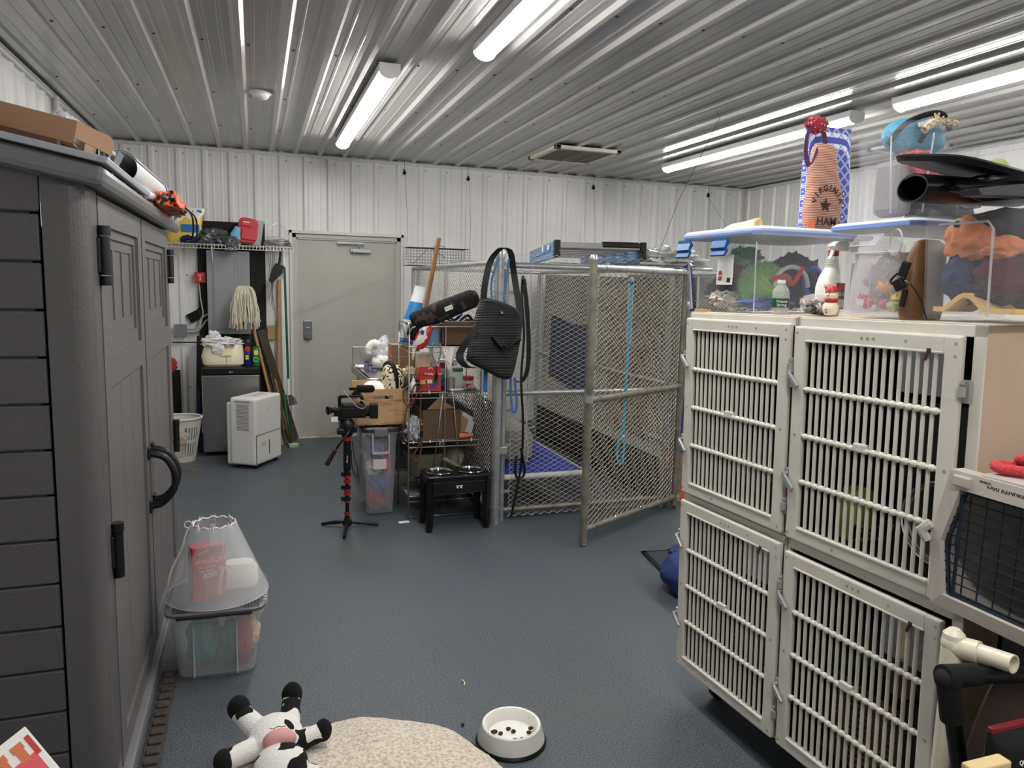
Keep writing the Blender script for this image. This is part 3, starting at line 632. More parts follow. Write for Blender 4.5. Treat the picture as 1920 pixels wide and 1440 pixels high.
# fridge
FY = 7.08
t = thing('mini_fridge', 'small black fridge with a stainless steel door under the breaker panel', 'fridge', (-.22, FY, 0))
MB().bb(-.245, .245, .05, .52, .02, .80, bev=.006).build('cabinet', M_black, t)
MB().bb(-.245, .245, .0, .046, .035, .735, bev=.008).build('door', mat('stainless_brushed', (.60, .60, .60), .28, .9, var=.06, vscale=3), t)
MB().bb(-.246, .246, -.004, .048, .74, .798, bev=.006).build('control_strip', M_black, t)
text('igloo', .018, M_white_text, t, (0, -.0055, .765)); MB().cyl((.0, -.003, .705), (.0, .0, .705), .005, n=10).cyl((.004, -.003, .69), (.004, .0, .69), .005, n=10).build('lock', M_chrome, t)
for x, y in ((-.2, .08), (.2, .08), (-.2, .46), (.2, .46)): MB().cyl((x, y, 0), (x, y, .02), .02, n=12).build('foot', M_black, t)
t = thing('tote_bag', 'cream vinyl bag lying on the fridge with white plastic film spilling out', 'bag', (-.285, FY + .20, .801))
MB().loft([(0, 0, 0, .15, .09, 5), (0, 0, .02, .175, .105, 4), (-.005, 0, .09, .185, .10, 3.4), (0, 0, .16, .17, .07, 3), (.005, 0, .195, .16, .05, 3)], 36).build('body', mat('cream_vinyl', (.84, .80, .66), .35, bump=.12, bscale=14), t)
MB().box((.02, -.104, .10), (.10, .006, .006)).box((.03, -.105, .05), (.004, .004, .09)).build('seam', mat('cream_seam', (.70, .66, .52), .5), t)
MB().blob((-.02, -.01, .215), (.15, .07, .045), .6, 3, 21).blob((-.04, -.09, .16), (.045, .02, .05), .4, 3, 22).blob((-.08, 0, .26), (.05, .03, .05), .6, 3, 23).build('film', mat('white_film', (.9, .9, .9), .18, alpha=.85, bump=.4, bscale=30), t)
t = thing('spray_can', 'blue and yellow spray can with red cap on the fridge', 'spray can', (-.075, FY + .17, .801))
MB().lathe([(.03, 0), (.0315, .004), (.0315, .125), (.026, .14)], n=24).build('can', mat('can_blue', (.10, .14, .42), .3), t); MB().lathe([(.026, .138), (.026, .165), (.015, .178), (.01, .18), (0, .18)], n=20, cap=False).build('cap', M_red, t)
MB().bb(-.02, .008, -.0335, -.028, .06, .10).build('label', mat('yellow_print', (.92, .80, .15), .4), t); text('WD-40', .013, MATS['can_blue'], t, (-.006, -.0342, .08))
t = thing('spray_can', 'green can with yellow and white print on the fridge, right of the blue can', 'spray can', (-.005, FY + .17, .801))
MB().lathe([(.032, 0), (.0335, .004), (.0335, .155), (.028, .168)], n=24).build('can', mat('can_green', (.08, .45, .24), .3), t); MB().lathe([(.028, .166), (.028, .18), (0, .182)], n=20, cap=False).build('cap', mat('can_cap_green', (.06, .32, .16), .4), t)
MB().bb(-.015, .02, -.0355, -.03, .10, .145, bev=.004).build('label', MATS['yellow_print'], t); MB().tube(arc((.0, -.0345, .06), .02, 0, 2 * PI, 20), .002, 5).build('ring_print', M_white_text, t)
# dark clutter between fridge and wall
o = MB().box((0, 0, 0), (.05, .03, 1.05), bev=.004).build('yellow_level', mat('dark_tool', (.12, .11, .08), .5), loc=(-.52, 7.55, .53), rot=(.0, .035, 0)); tag(o, 'tall thin dark tool standing in the gap left of the fridge', 'tool')
o = MB().box((0, 0, 0), (.035, .05, .56), bev=.004).build('blue_box', mat('navy_tool', (.08, .12, .30), .5), loc=(-.51, 7.30, .281)); tag(o, 'dark blue narrow box standing left of the fridge behind the laundry basket', 'box')
MB_ = MB().bb(-.045, .045, -.03, 0, 0, .42, bev=.004).build('black_duct', M_blackm, loc=(-.735, BY, .30)); tag(MB_, 'short black duct cover on the wall above the laundry basket', 'duct')
o = MB().blob((0, 0, 0), (.035, .018, .06), .5, 3, 2).build('red_cloth', mat('red_cloth', (.72, .12, .15), .7), loc=(-.755, BY - .02, .77)); tag(o, 'red cloth tuck hanging on the wall beside the far shed corner', 'cloth')
# laundry basket
t = thing('laundry_basket', 'white plastic laundry basket with slotted sides left of the fridge', 'basket', (-.66, 6.98, 0))
mb = MB(); n = 40; rows = 12
def bask(a, z): k = z / .38; return Vector((math.cos(a) * (.115 + .055 * k) * 1.15, math.sin(a) * (.115 + .055 * k), z))
for i in range(n):
    a0 = 2 * PI * i / n; a1 = 2 * PI * (i + 1) / n
    for (z0, z1, full) in ((.0, .05, 1), (.05, .17, 0), (.17, .20, 1), (.20, .31, 0), (.31, .38, 1)):
        e0, e1 = (a0, a1) if full else (a0, a0 + (a1 - a0) * .45)
        q = [bask(e0, z0), bask(e1, z0), bask(e1, z1), bask(e0, z1)]; inn = [p * Vector((.975, .975, 1)) if False else Vector((p.x * .975, p.y * .975, p.z)) for p in q]
        mb.mesh(q + inn, [(0, 1, 2, 3), (7, 6, 5, 4), (0, 4, 5, 1), (1, 5, 6, 2), (2, 6, 7, 3), (3, 7, 4, 0)], smooth=False)
mb.lathe([(0, 0), (.11, 0), (.112, .006), (0, .006)], sx=1.15, cap=False)
mb.build('body', mat('basket_white', (.80, .79, .76), .45), t)
MB().tube([bask(2 * PI * i / n, .382) for i in range(n)], .010, 8, closed=True).build('rim', MATS['basket_white'], t)
mb = MB(); mb.blob((.01, -.16, .24), (.075, .02, .07), .4, 3, 4).blob((.0, -.06, .30), (.08, .07, .04), .4, 3, 5); o = mb.build('rag', mat('rag_beige', (.76, .70, .62), .9, bump=.4, bscale=60), loc=(-.66, 6.98, .0)); tag(o, 'beige rag hanging over the front of the laundry basket', 'rag')
o = MB().box((0, 0, 0), (.05, .06, .30), bev=.01).build('vacuum_part', mat('dark_maroon', (.18, .12, .11), .5), loc=(-.845, 6.80, .152), rot=(0, .0, .2)); tag(o, 'dark narrow object standing on the floor between the shed and the laundry basket', 'tool')
# dehumidifier
t = thing('dehumidifier', 'white dehumidifier standing on the floor in front of the fridge', 'dehumidifier', (-.0115, 6.709, 0), math.atan2(.347, .218))
M_dh = mat('appliance_white', (.86, .855, .84), .35); W, D, HH = .205, .122, .605
mb = MB(); mb.box((0, 0, HH / 2 + .015), (2 * W, 2 * D, HH - .03), bev=.022, seg=4); mb.build('housing', M_dh, t)
MB().box((.0, D + .022, .29), (.36, .05, .53), bev=.01).build('rear_filter', M_dh, t)
mb = MB(); mb.bb(-W + .008, W - .008, -D - .003, -D + .01, .29, .294); mb.bb(-W + .008, -W + .012, -D - .002, -D + .01, .03, .29); mb.build('bucket_seam', mat('seam_grey', (.45, .45, .44), .5), t)
MB().bb(-.006, .004, -D - .003, -D + .01, .10, .225, bev=.002).build('level_window', M_black, t)
MB().bb(-.125, -.055, -D - .002, -D + .005, .19, .225).build('sticker', mat('faded_orange', (.86, .70, .60), .6), t)
MB().bb(-.045, -.02, -D - .001, -D + .002, .487, .491).bb(-.014, .0, -D - .001, -D + .002, .487, .493).build('logo_print', mat('logo_grey', (.55, .55, .55), .5), t)
mb = MB()
for i in range(19):
    for j in range(9):
        z = .33 + i * .0120; y = -.056 + j * .0130 + (i % 2) * .0065
        mb.cyl((-W - .0012, y, z), (-W + .004, y, z), .0041, n=8)
mb.build('side_grille', mat('grille_dark', (.12, .12, .12), .6), t)
MB().bb(-W - .003, -W + .004, -.075, .075, .565, .583, bev=.006).build('grip_recess', mat('grip_grey', (.60, .59, .58), .5), t)
MB().bb(-W - .002, -W + .004, -.10, -.092, .09, .26, bev=.002).build('slot', mat('pale_slot', (.93, .93, .92), .4), t)
mb = MB().bb(-.10, .10, -.05, .04, HH - .004, HH + .003, bev=.002); mb.build('control_panel', mat('panel_pale', (.78, .77, .75), .4), t)
mb = MB()
for k in range(5): mb.cyl((-.07 + k * .035, -.02, HH), (-.07 + k * .035, -.02, HH + .006), .007, n=10)
mb.build('buttons', mat('btn', (.5, .5, .5), .4), t)
for x, y in ((-.16, -.08), (.16, -.08), (-.16, .08), (.16, .08)): MB().cyl((x, y, 0), (x, y, .032), .016, n=10).build('caster', M_black, t)
# ================================================================== CENTRE: TABLE, RACK, TRIPOD
t = thing('steel_table', 'stainless steel work table with a low back ledge, behind the wire rack', 'table', (1.09, 5.70, 0))
mb = MB().bb(-.35, .32, -.46, .44, .893, .92, bev=.004).bb(-.35, .32, -.47, -.45, .86, .92, bev=.003).bb(-.355, -.33, -.47, .44, .86, .92, bev=.003)
mb.build('top', M_steel, t); MB().bb(-.35, .32, .425, .445, .92, 1.07, bev=.003).build('back_ledge', M_steel, t)
for x in (-.30, .27):
    for y in (-.22, .38): MB().cyl((x, y, 0), (x, y, .895), .02, n=12).build('leg', M_galv, t)
MB().bb(-.31, .28, -.41, .39, .22, .24).build('undershelf', M_galv, t)
o = MB().bb(-.30, .25, -.10, .12, 0, .58, bev=.006).build('grey_bin', mat('slate_box', (.26, .27, .29), .6), loc=(1.12, 5.80, .241)); tag(o, 'dark grey storage box under the steel table', 'box')
TZ = .9215
t = thing('towel_stack', 'white folded towels wrapped in a clear plastic bag on the left of the steel table', 'towels', (.93, 5.82, TZ))
MB().blob((0, 0, .06), (.075, .09, .06), .12, 2, 3, flat=-.058).build('folded_towel', mat('towel_white', (.92, .91, .88), .9, bump=.3, bscale=60), t)
MB().loft([(0, 0, .02, .07, .07, 2.2), (.0, 0, .10, .06, .05, 2), (-.01, .0, .17, .05, .04, 2), (.02, 0, .23, .03, .02, 2), (.03, 0, .265, .012, .01, 2)], 22).blob((0, 0, .14), (.07, .05, .09), .5, 3, 4).build('plastic_bag', mat('clear_film', (.92, .93, .95), .1, alpha=.5, bump=.5, bscale=30), t)
MB().tube(spline([(-.03, -.02, .19), (-.08, -.03, .20), (-.11, -.03, .15), (-.10, -.03, .12)], 6), [.03] * 6 + [.028] * 6 + [.022] * 6 + [.008], 12).build('sleeve_end', MATS['towel_white'], t)
for k, (x, y, h) in enumerate(((.80, 5.72, .07), (.82, 5.66, .05), (.845, 5.62, .03))):
    t = thing('supplement_jar', ('tallest', 'middle', 'shortest')[k] + ' of three small blue and purple jars on the steel table, left of the towels', 'jar', (x, y, TZ), 0, 'small jars on the steel table')
    MB().lathe([(.018, 0), (.02, .003), (.02, h - .012), (.015, h - .008)], n=18).build('body', patmat('jar_print', 'wave', (.20, .18, .34), (.62, .58, .78), 40, .5, .35), t); MB().cyl((0, 0, h - .012), (0, 0, h), .018, n=18).build('lid', mat('navy_cap', (.16, .18, .30), .4), t)
o = MB().lathe([(0, 0), (.05, 0), (.058, .012), (.055, .018), (.02, .02), (0, .02)], n=22, cap=False).build('white_dish', M_paper, loc=(.79, 5.90, TZ)); tag(o, 'small white dish at the left back of the steel table', 'dish')
t = thing('cardboard_box', 'upright brown cardboard box with a tape line on the steel table', 'box', (1.005, 5.44, TZ))
MB().bb(-.075, .075, -.08, .08, 0, .225, bev=.002).build('carton', M_card, t); MB().bb(-.076, .076, -.081, .0, .135, .139).build('tape', mat('tape_pale', (.80, .66, .46), .3), t)
t = thing('shirt_bag', 'white paper in a clear plastic bag with a tan stripe, upright behind the rack post', 'bag', (1.16, 5.50, TZ))
MB().loft([(0, 0, 0, .08, .04, 3), (0, 0, .1, .085, .035, 3), (0, 0, .2, .07, .02, 2.5), (-.01, 0, .26, .04, .01, 2)], 20).build('bag', mat('white_paper_bag', (.90, .90, .90), .5, bump=.4, bscale=20), t); MB().bb(-.08, .08, -.045, -.03, .0, .03).build('blue_band', mat('band_blue', (.20, .45, .65), .4), t); MB().box((-.04, -.042, .10), (.10, .01, .025), rot=(0, -.7, 0)).build('stripe', mat('tan_stripe', (.80, .58, .36), .5), t)
# tote with handle
t = thing('storage_tote', 'tall translucent storage tote with dark lid and folding grey handle beside the tripod', 'tote', (.79, 5.17, 0), -.02)
TH = .60
MB().loft([(0, 0, .0, .088, .17, 9), (0, 0, .012, .095, .18, 9), (0, 0, .57, .122, .215, 9), (0, 0, .575, .135, .228, 9), (0, 0, .59, .135, .228, 9)], 44).build('body', mat('tote_plastic', (.80, .82, .86), .3, alpha=.28), t)
MB().loft([(0, 0, .588, .140, .232, 9), (0, 0, .61, .140, .232, 9), (0, 0, .622, .128, .22, 9)], 44).build('lid', mat('tote_lid', (.20, .20, .21), .4), t)
hb = MB().tube([(-.055, -.232, .575), (-.055, -.236, .445), (.055, -.236, .445), (.055, -.232, .575)], .007, 8).bb(-.055, .055, -.242, -.23, .437, .455, bev=.003)
hb.build('handle', mat('handle_grey', (.66, .67, .69), .35), t); MB().bb(-.045, .045, -.246, -.225, .56, .615, bev=.004).build('latch', mat('latch_grey', (.42, .42, .43), .4), t)
MB().bb(-.05, .04, -.219, -.214, .33, .40, bev=.002).build('label_patch', mat('pale_label', (.80, .80, .78), .6), t)
for (nm, c, r, col, lab) in (('cloth', (-.01, -.05, .09), (.06, .10, .08), (.62, .22, .25), 'red cloth at the bottom'), ('cloth', (.01, -.06, .21), (.07, .11, .07), (.25, .34, .58), 'blue cloth in the middle'), ('cloth', (-.03, -.07, .31), (.045, .09, .05), (.88, .84, .80), 'white cloth'), ('cloth', (.05, -.08, .36), (.03, .08, .12), (.86, .28, .50), 'pink strip at the right'), ('cloth', (-.02, -.04, .45), (.07, .12, .07), (.44, .48, .62), 'grey blue cloth at the top')):
    o = MB().blob((0, 0, 0), r, .35, 2.5, int(col[0] * 50)).build(nm, mat('tote_cloth_%d' % int(col[0] * 100), col, .9), loc=(.79 + c[0], 5.17 + c[1], c[2])); tag(o, lab + ' seen through the tall translucent tote by the tripod', 'cloth', 'cloths inside the tall tote')
# wooden crate on the tote
CZ = .6235
t = thing('wooden_crate', 'pine wood crate with a hand hole standing on the tall tote', 'crate', (.80, 5.09, CZ + .012), .02)
M_pine = mat('pine', (.76, .60, .40), .5, var=.12, vscale=5, bump=.05, bscale=20)
wv = patmat('pine_grain', 'noise', (.76, .60, .40), (.69, .53, .34), 5, .56, .5, c3=(.60, .44, .27), stretch=(1.4, 1, 7))
W, D = .172, .132
mb = MB(); zt1 = .245
mb.bb(-W, -.065, -D, -D + .014, 0, zt1).bb(.065, W, -D, -D + .014, 0, zt1).bb(-.065, .065, -D, -D + .014, 0, .175).bb(-.065, .065, -D, -D + .014, .20, zt1)
mb.build('front_panel', wv, t); MB().bb(-W, W, D - .014, D, 0, zt1 + .03).build('back_panel', M_pine, t)
for x in (-W, W - .012): MB().mesh([(x, -D + .014, 0), (x + .012, -D + .014, 0), (x + .012, D - .014, 0), (x, D - .014, 0), (x, -D + .014, .20), (x + .012, -D + .014, .20), (x + .012, D - .014, .20), (x, D - .014, .20)], [(0, 3, 2, 1), (4, 5, 6, 7), (0, 1, 5, 4), (1, 2, 6, 5), (2, 3, 7, 6), (3, 0, 4, 7)]).build('side_panel', M_pine, t)
MB().bb(-W, W, -D, D, 0, .008).build('bottom', M_pine, t)
mb = MB()
for k in range(4): mb.bb(-.13 + k * .08, -.112 + k * .08, -D - .001, -D + .02, -.01, .003)
mb.build('staples', M_black, t)
CB = CZ + .021
t = thing('leopard_bag', 'leopard print padded roll with a black strap standing in the wooden crate', 'bag', (.885, 5.08, CB), .15)
M_leo = patmat('leopard', 'noise', (.86, .80, .66), (.17, .13, .11), 42, .54, .9, bump=.2)
MB().loft([(0, 0, .0, .066, .08, 4), (0, 0, .29, .070, .085, 4), (0, 0, .35, .064, .075, 3), (0, 0, .382, .048, .05, 2.5), (0, 0, .392, .02, .02, 2)], 30).build('body', M_leo, t)
MB().tube(spline([(.005, -.088, .22), (.0, -.09, .32), (-.01, -.06, .385), (-.02, .0, .402), (-.03, .06, .38), (-.03, .085, .31)], 6), .015, 8).build('strap', M_black, t)
MB().bb(-.015, .022, -.096, -.086, .235, .285, bev=.003).build('tag', M_paper, t)
t = thing('towel', 'white patterned towel bulging out of the wooden crate', 'towel', (.76, 5.085, CB))
MB().blob((0, 0, .20), (.095, .085, .075), .15, 2.5, 6).blob((0, 0, .08), (.09, .10, .08), .1, 2, 7).build('body', patmat('towel_check', 'voronoi', (.62, .60, .56), (.92, .90, .86), 70, .12, .95, bump=.3), t)
# -------------------------------------------------------- wire rack
RX0, RX1, RY0, RY1 = .955, 1.452, 4.835, 5.21
t = thing('wire_rack', 'chrome wire shelving rack with four crowded shelves beside the kennel', 'rack', (RX0, RY0, 0))
M_rackw = mat('rack_wire', (.60, .59, .57), .32, .7)
for x in (RX0, RX1):
    for y in (RY0, RY1): MB().cyl((x, y, 0), (x, y, 1.26), .0055, n=8).build('post', M_rackw, t, True)
for y in (RY0, RY1):
    p = [(RX0, y, 1.25)] + [tuple(v) for v in arc((RX0 + .05, y, 1.26), .05, PI, PI / 2, 5)] + [tuple(v) for v in arc((RX1 - .05, y, 1.26), .05, PI / 2, 0, 5)] + [(RX1, y, 1.25)]
    MB().tube(p, .0055, 8).build('top_hoop', M_rackw, t, True)
for x in (RX0, RX1):
    p = [(x, RY0, 1.25)] + [tuple(v) for v in arc((x, RY0 + .05, 1.28), .05, PI, PI / 2, 5, (0, 1, 0))] + [tuple(v) for v in arc((x, RY1 - .05, 1.28), .05, PI / 2, 0, 5, (0, 1, 0))] + [(x, RY1, 1.25)]
    MB().tube(p, .005, 8).build('top_hoop', M_rackw, t, True)
for z in (1.17, .86, .525, .15):
    mb = MB(); mb.tube([(RX0, RY0, z + .006), (RX1, RY0, z + .006), (RX1, RY1, z + .006), (RX0, RY1, z + .006)], .004, 6, closed=True).tube([(RX0, RY0, z - .03), (RX1, RY0, z - .03), (RX1, RY1, z - .03), (RX0, RY1, z - .03)], .003, 6, closed=True)
    y = RY0 + .02
    while y < RY1: mb.tube([(RX0, y, z), (RX1, y, z)], .0018, 4); y += .022
    for x in (RX0 + .12, RX1 - .13): mb.tube([(x, RY0, z - .003), (x, RY1, z - .003)], .003, 5)
    mb.build('shelf', M_rackw, t, True)
MB().cyl((1.20, RY0 - .004, 0.01), (1.20, RY0 - .004, 1.31), .004, n=6).tube([(RX0, RY0, .012), (RX1, RY0, .012)], .004, 6).tube([(1.12, RY0 - .006, .30), (1.185, RY0 - .006, .86)], .0035, 6).tube([(1.255, RY0 - .006, .86), (1.31, RY0 - .006, .30)], .0035, 6).build('brace', M_rackw, t, True)
for z, xs in ((.872, (1.09, 1.25)), (.537, (.985, 1.10, 1.19, 1.39))):
    for x in xs: MB().bb(x - .004, x + .004, RY0 - .008, RY0 - .002, z - .012, z + .008).build('clip', M_white, t, True)
R1, R2, R3, R4 = 1.181, .872, .536, .161
def item(name, mbf, m, loc, lab, cat, g='things crowded on the wire rack', rot=None):
    o = mbf.build(name, m, loc=loc, rot=rot); return tag(o, lab, cat, g)
# top tier
t = thing('kibble_bag', 'tall white and blue treat bag standing at the left of the top rack shelf', 'bag', (1.0, 5.12, R1), .0)
MB().loft([(0, 0, 0, .055, .05, 4), (0, 0, .02, .06, .055, 4), (.01, 0, .16, .06, .05, 3)], 24, rot=(0, .14, 0)).build('lower', mat('bag_white', (.85, .86, .88), .3, bump=.2, bscale=20), t)
MB().loft([(.01, 0, .16, .0605, .0505, 3), (.02, 0, .29, .045, .03, 2.6)], 24, rot=(0, .14, 0)).build('blue_panel', mat('bag_blue', (.10, .50, .80), .3, bump=.2, bscale=20), t)
MB().loft([(.02, 0, .288, .0455, .031, 2.6), (.028, 0, .36, .040, .012, 2.4), (.03, 0, .40, .040, .006, 2.4)], 24, rot=(0, .14, 0)).build('crimped_top', MATS['bag_white'], t)
MB().loft([(0, 0, .001, .0565, .0515, 4), (0, 0, .03, .0615, .0565, 4)], 24, rot=(0, .14, 0)).build('blue_base', MATS['bag_blue'], t)
MB().box((.01, -.056, .13), (.08, .004, .008), rot=(.0, .14, 0)).box((.0, -.054, .08), (.03, .004, .05), rot=(0, .14, 0)).build('print', M_dark_text, t)
t = thing('camouflage_roll', 'dark camouflage padded roll lying slanted over the top of the rack', 'roll', (.985, 4.88, 1.335), .0)
M_camo = patmat('camo', 'noise', (.055, .05, .05), (.26, .20, .15), 14, .57, .95, c3=(.14, .15, .11), bump=.2)
a0 = Vector((-.01, 0, .0)); a1 = Vector((.435, -.05, .18)); dd = (a1 - a0)
tilt = math.atan2(dd.z, dd.x)
MB().loft([(0, 0, 0, .05, .06, 2.2), (0, 0, .02, .062, .07, 2.6), (0, 0, .20, .068, .075, 2.8), (0, 0, .44, .062, .07, 2.8), (0, 0, .475, .045, .05, 2.2)], 30, rot=(0, PI / 2 - tilt, 0), c=(0, 0, 0)).build('body', M_camo, t)
MB().box((.225, -.077, .10), (.055, .006, .028), rot=(0, -tilt, 0)).build('label', M_paper, t)
text('DOGS', .016, M_dark_text, t, (.225, -.0815, .10), ax=(math.cos(tilt), 0, math.sin(tilt)), ay=(-math.sin(tilt), 0, math.cos(tilt)))
MB().blob((.015, -.01, -.04), (.035, .04, .075), .2, 2.5, 4, rot=(0, .25, 0)).build('hanging_end', M_blackf, t)
t = thing('treat_bag', 'red and white glossy treat bag hanging over the front of the top rack shelf', 'bag', (1.035, 4.845, 1.16))
MB().loft([(-.02, 0, 0, .03, .02, 2.5), (-.015, 0, .02, .045, .03, 2.5), (.0, 0, .08, .05, .033, 2.5), (.018, 0, .15, .045, .02, 2.5), (.02, 0, .18, .042, .008, 3)], 26, rot=(0, .12, 0)).build('body', patmat('red_white_bag', 'noise', (.86, .84, .82), (.78, .10, .10), 9, .47, .2), t)
MB().lathe([(0, 0), (.014, 0), (.014, .003), (0, .004)], (-.0, -.034, .115), n=18, rot=(PI / 2, 0, 0), cap=False).build('badge', mat('badge_blue', (.15, .25, .55), .4), t)
item('plastic_tub', MB().lathe([(.035, 0), (.045, .004), (.048, .09), (.05, .095), (.05, .11), (0, .112)], n=26, cap=False), mat('pale_blue_tub', (.42, .58, .72), .35), (1.13, 4.91, R1), 'pale blue lidded tub between the red bag and cardboard box on the rack', 'tub')
item('plush_toy', MB().blob((0, 0, .04), (.035, .04, .045), .3, 3, 5), mat('pink_white', (.85, .72, .76), .9), (1.125, 4.91, R1 + .115), 'small pink and white soft thing on top of the pale blue tub', 'toy')
t = thing('cardboard_box', 'open brown cardboard box on the right of the top rack shelf', 'box', (1.30, 4.98, R1))
mb = MB(); mb.bb(-.115, .115, -.11, .11, 0, .005); mb.bb(-.115, .115, -.11, -.105, 0, .13).bb(-.115, .115, .105, .11, 0, .13).bb(-.115, -.11, -.105, .105, 0, .13).bb(.11, .115, -.105, .105, 0, .13); mb.build('carton', M_card_dark, t)
MB().box((.01, -.135, .150), (.24, .003, .055), rot=(.9, 0, 0)).build('flap', mat('card_light', (.74, .62, .45), .8), t)
item('lead_bundle', MB().tube(spline([(-.09, 0, .04), (-.03, -.03, .09), (.04, .0, .07), (.09, .02, .11), (.03, .04, .06), (-.05, .03, .10), (-.1, -.02, .08), (-.02, -.05, .05), (.06, -.03, .10)], 6), .007, 7), mat('blue_cord', (.12, .16, .62), .5), (1.25, 4.93, R1 + .10), 'tangled blue cord lead spilling from the cardboard box under the camouflage roll', 'lead')
item('harness_bundle', MB().tube(spline([(-.05, 0, .0), (0, -.04, .06), (.06, 0, .02), (.03, .05, .09), (-.04, .02, .04), (.02, -.05, .03), (.08, .02, .08)], 6), .010, 7).blob((.03, 0, .02), (.06, .06, .04), .5, 3, 2), M_black, (1.37, 4.95, R1 + .11), 'black tangled harness and buckles on top of the cardboard box on the rack', 'harness')
# hanging from top tier front
item('chain_collar', MB().tube(spline([(-.02, 0, 0), (-.03, 0, -.06), (-.015, 0, -.12), (.0, 0, -.14), (.015, 0, -.12), (.03, 0, -.06), (.02, 0, 0)], 6), .0065, 6), patmat('chain_checks', 'checker', (.15, .15, .15), (.75, .75, .74), 120, .5, .3), (1.135, 4.822, 1.205), 'black and white chain collar hanging from the front wire of the top rack shelf', 'collar')
item('pennant_cloth', MB().sheet(lambda u, v: (-.05 + u * .1 * (1 - .8 * v) + .04 * v, .006 * math.sin(u * 14), -.15 * v), 14, 10, .002), patmat('pink_print', 'voronoi', (.85, .15, .35), (.93, .92, .90), 55, .22, .9), (1.225, 4.822, 1.175), 'white bandana with pink print hanging from the rack', 'bandana')
item('metal_spoon', MB().tube([(0, 0, 0), (0, 0, -.05)], .003, 6).blob((0, 0, -.075), (.012, .004, .028), 0, 1, 1), M_blackm, (1.135, 4.815, 1.055), 'small dark metal bone tag hanging under the chain collar', 'tag')
# second tier
item('towel_block', MB().bb(-.045, .045, -.05, .05, 0, .25, bev=.012), mat('cream_towel', (.90, .86, .76), .95, bump=.4, bscale=50), (1.095, 5.06, R2), 'tall cream towel roll standing on the second rack shelf', 'towel')
item('orange_box', MB().bb(-.055, .055, -.03, .03, 0, .155, bev=.002), mat('orange_carton', (.86, .42, .28), .5), (1.085, 4.96, R2), 'orange carton behind the red package on the second rack shelf', 'carton')
t = thing('gift_package', 'red flat package with a holiday print on the front of the second rack shelf', 'package', (1.10, 4.85, R2 + .002), 0)
MB().box((0, 0, .085), (.145, .012, .165), rot=(-.06, 0, 0), bev=.002).build('card', M_red, t)
text('Outset', .017, mat('badge_black', (.1, .06, .2), .5), t, (-.042, -.0125, .115)); text('Holiday Cheer', .021, M_white_text, t, (.018, -.0115, .12), shear=.3)
MB().tube(arc((.0, -.0115, .15), .012, 0, PI, 8), .002, 5).build('hang_hole', M_white_text, t)
for k, c in enumerate(((.90, .55, .25), (.86, .80, .62), (.15, .36, .28), (.22, .28, .62), (.42, .30, .14))):
    x = (-.045, -.01, .035, .02, -.04)[k]; z = (.065, .068, .065, .035, .033)[k]
    MB().box((x, -.0105, z), (.045, .004, .025)).build('picture', mat('pic_%d' % k, c, .5), t)
t = thing('squeeze_bottle', 'white squeeze bottle with a nozzle at the left front of the second rack shelf', 'bottle', (.99, 4.87, R2))
MB().lathe([(.018, 0), (.02, .004), (.02, .055), (.012, .07)], n=20).build('body', M_white, t); MB().lathe([(.012, .07), (.012, .08), (.005, .085), (.003, .105), (0, .106)], n=14, cap=False).build('nozzle', M_white, t)
item('felt_hat', MB().blob((0, 0, .035), (.065, .05, .04), .12, 2, 3, flat=-.034), mat('navy_felt', (.06, .06, .12), .9), (1.005, 4.96, R2), 'dark navy cap on the left of the second rack shelf', 'cap')
item('cream_cloth', MB().blob((0, 0, .03), (.05, .04, .035), .35, 3, 7, flat=-.028), mat('cream_cloth', (.85, .80, .66), .95), (1.0, 5.05, R2 + .08), 'cream cloth on top of the navy cap on the rack', 'cloth')
item('teal_cloth', MB().blob((0, 0, .05), (.05, .045, .05), .35, 3, 8, flat=-.048), mat('teal_cloth', (.13, .38, .48), .8), (1.20, 4.98, R2), 'teal crumpled cloth on the second rack shelf', 'cloth')
t = thing('medicine_box', 'white and green carton on the right of the second rack shelf', 'carton', (1.31, 5.02, R2)); MB().bb(-.055, .055, -.03, .03, 0, .15, bev=.002).build('carton', mat('pale_green_carton', (.78, .84, .80), .5), t); MB().bb(-.02, .056, -.0312, -.03, .115, .14).build('green_band', mat('green_band', (.10, .45, .28), .5), t)
t = thing('medicine_box', 'white and red carton behind the green one on the rack', 'carton', (1.28, 5.12, R2)); MB().bb(-.07, .07, -.035, .035, 0, .19, bev=.002).build('carton', M_paper, t); MB().bb(-.06, -.02, -.0362, -.035, .13, .17).bb(.0, .04, -.0362, -.035, .13, .17).build('red_band', M_red, t)
item('grey_bag', MB().blob((0, 0, .08), (.05, .045, .085), .3, 3, 9, flat=-.075), mat('grey_bag', (.62, .58, .58), .5), (1.17, 5.08, R2), 'grey plastic bag on the second rack shelf behind the teal cloth', 'bag')
t = thing('glass_jar', 'clear jar with a red lid on the right of the second rack shelf', 'jar', (1.385, 4.92, R2)); MB().lathe([(.03, 0), (.036, .004), (.036, .06), (.032, .066)], n=24).build('glass', mat('jar_glass', (.8, .78, .75), .1, alpha=.5), t); MB().lathe([(.038, .066), (.038, .09), (.034, .093), (0, .093)], n=24, cap=False).build('lid', M_red, t); MB().bb(-.025, .01, -.0375, -.034, .015, .045).build('label', M_red, t)
t = thing('small_tub', 'small clear tub with amber contents at the right front edge of the second rack shelf', 'tub', (1.395, 4.862, R2)); MB().lathe([(.02, 0), (.03, .012), (.031, .02), (0, .02)], n=22, cap=False).build('contents', mat('amber', (.62, .46, .25), .4), t); MB().lathe([(.032, .02), (.026, .034), (0, .036)], n=22, cap=False).build('lid', M_frost2, t)
item('syringe', MB().cyl((-.05, 0, .008), (.04, 0, .008), .008, n=12).cyl((.04, 0, .008), (.07, .01, .02), .003, n=8), M_white, (1.29, 4.86, R2), 'white syringe lying on the second rack shelf', 'syringe')
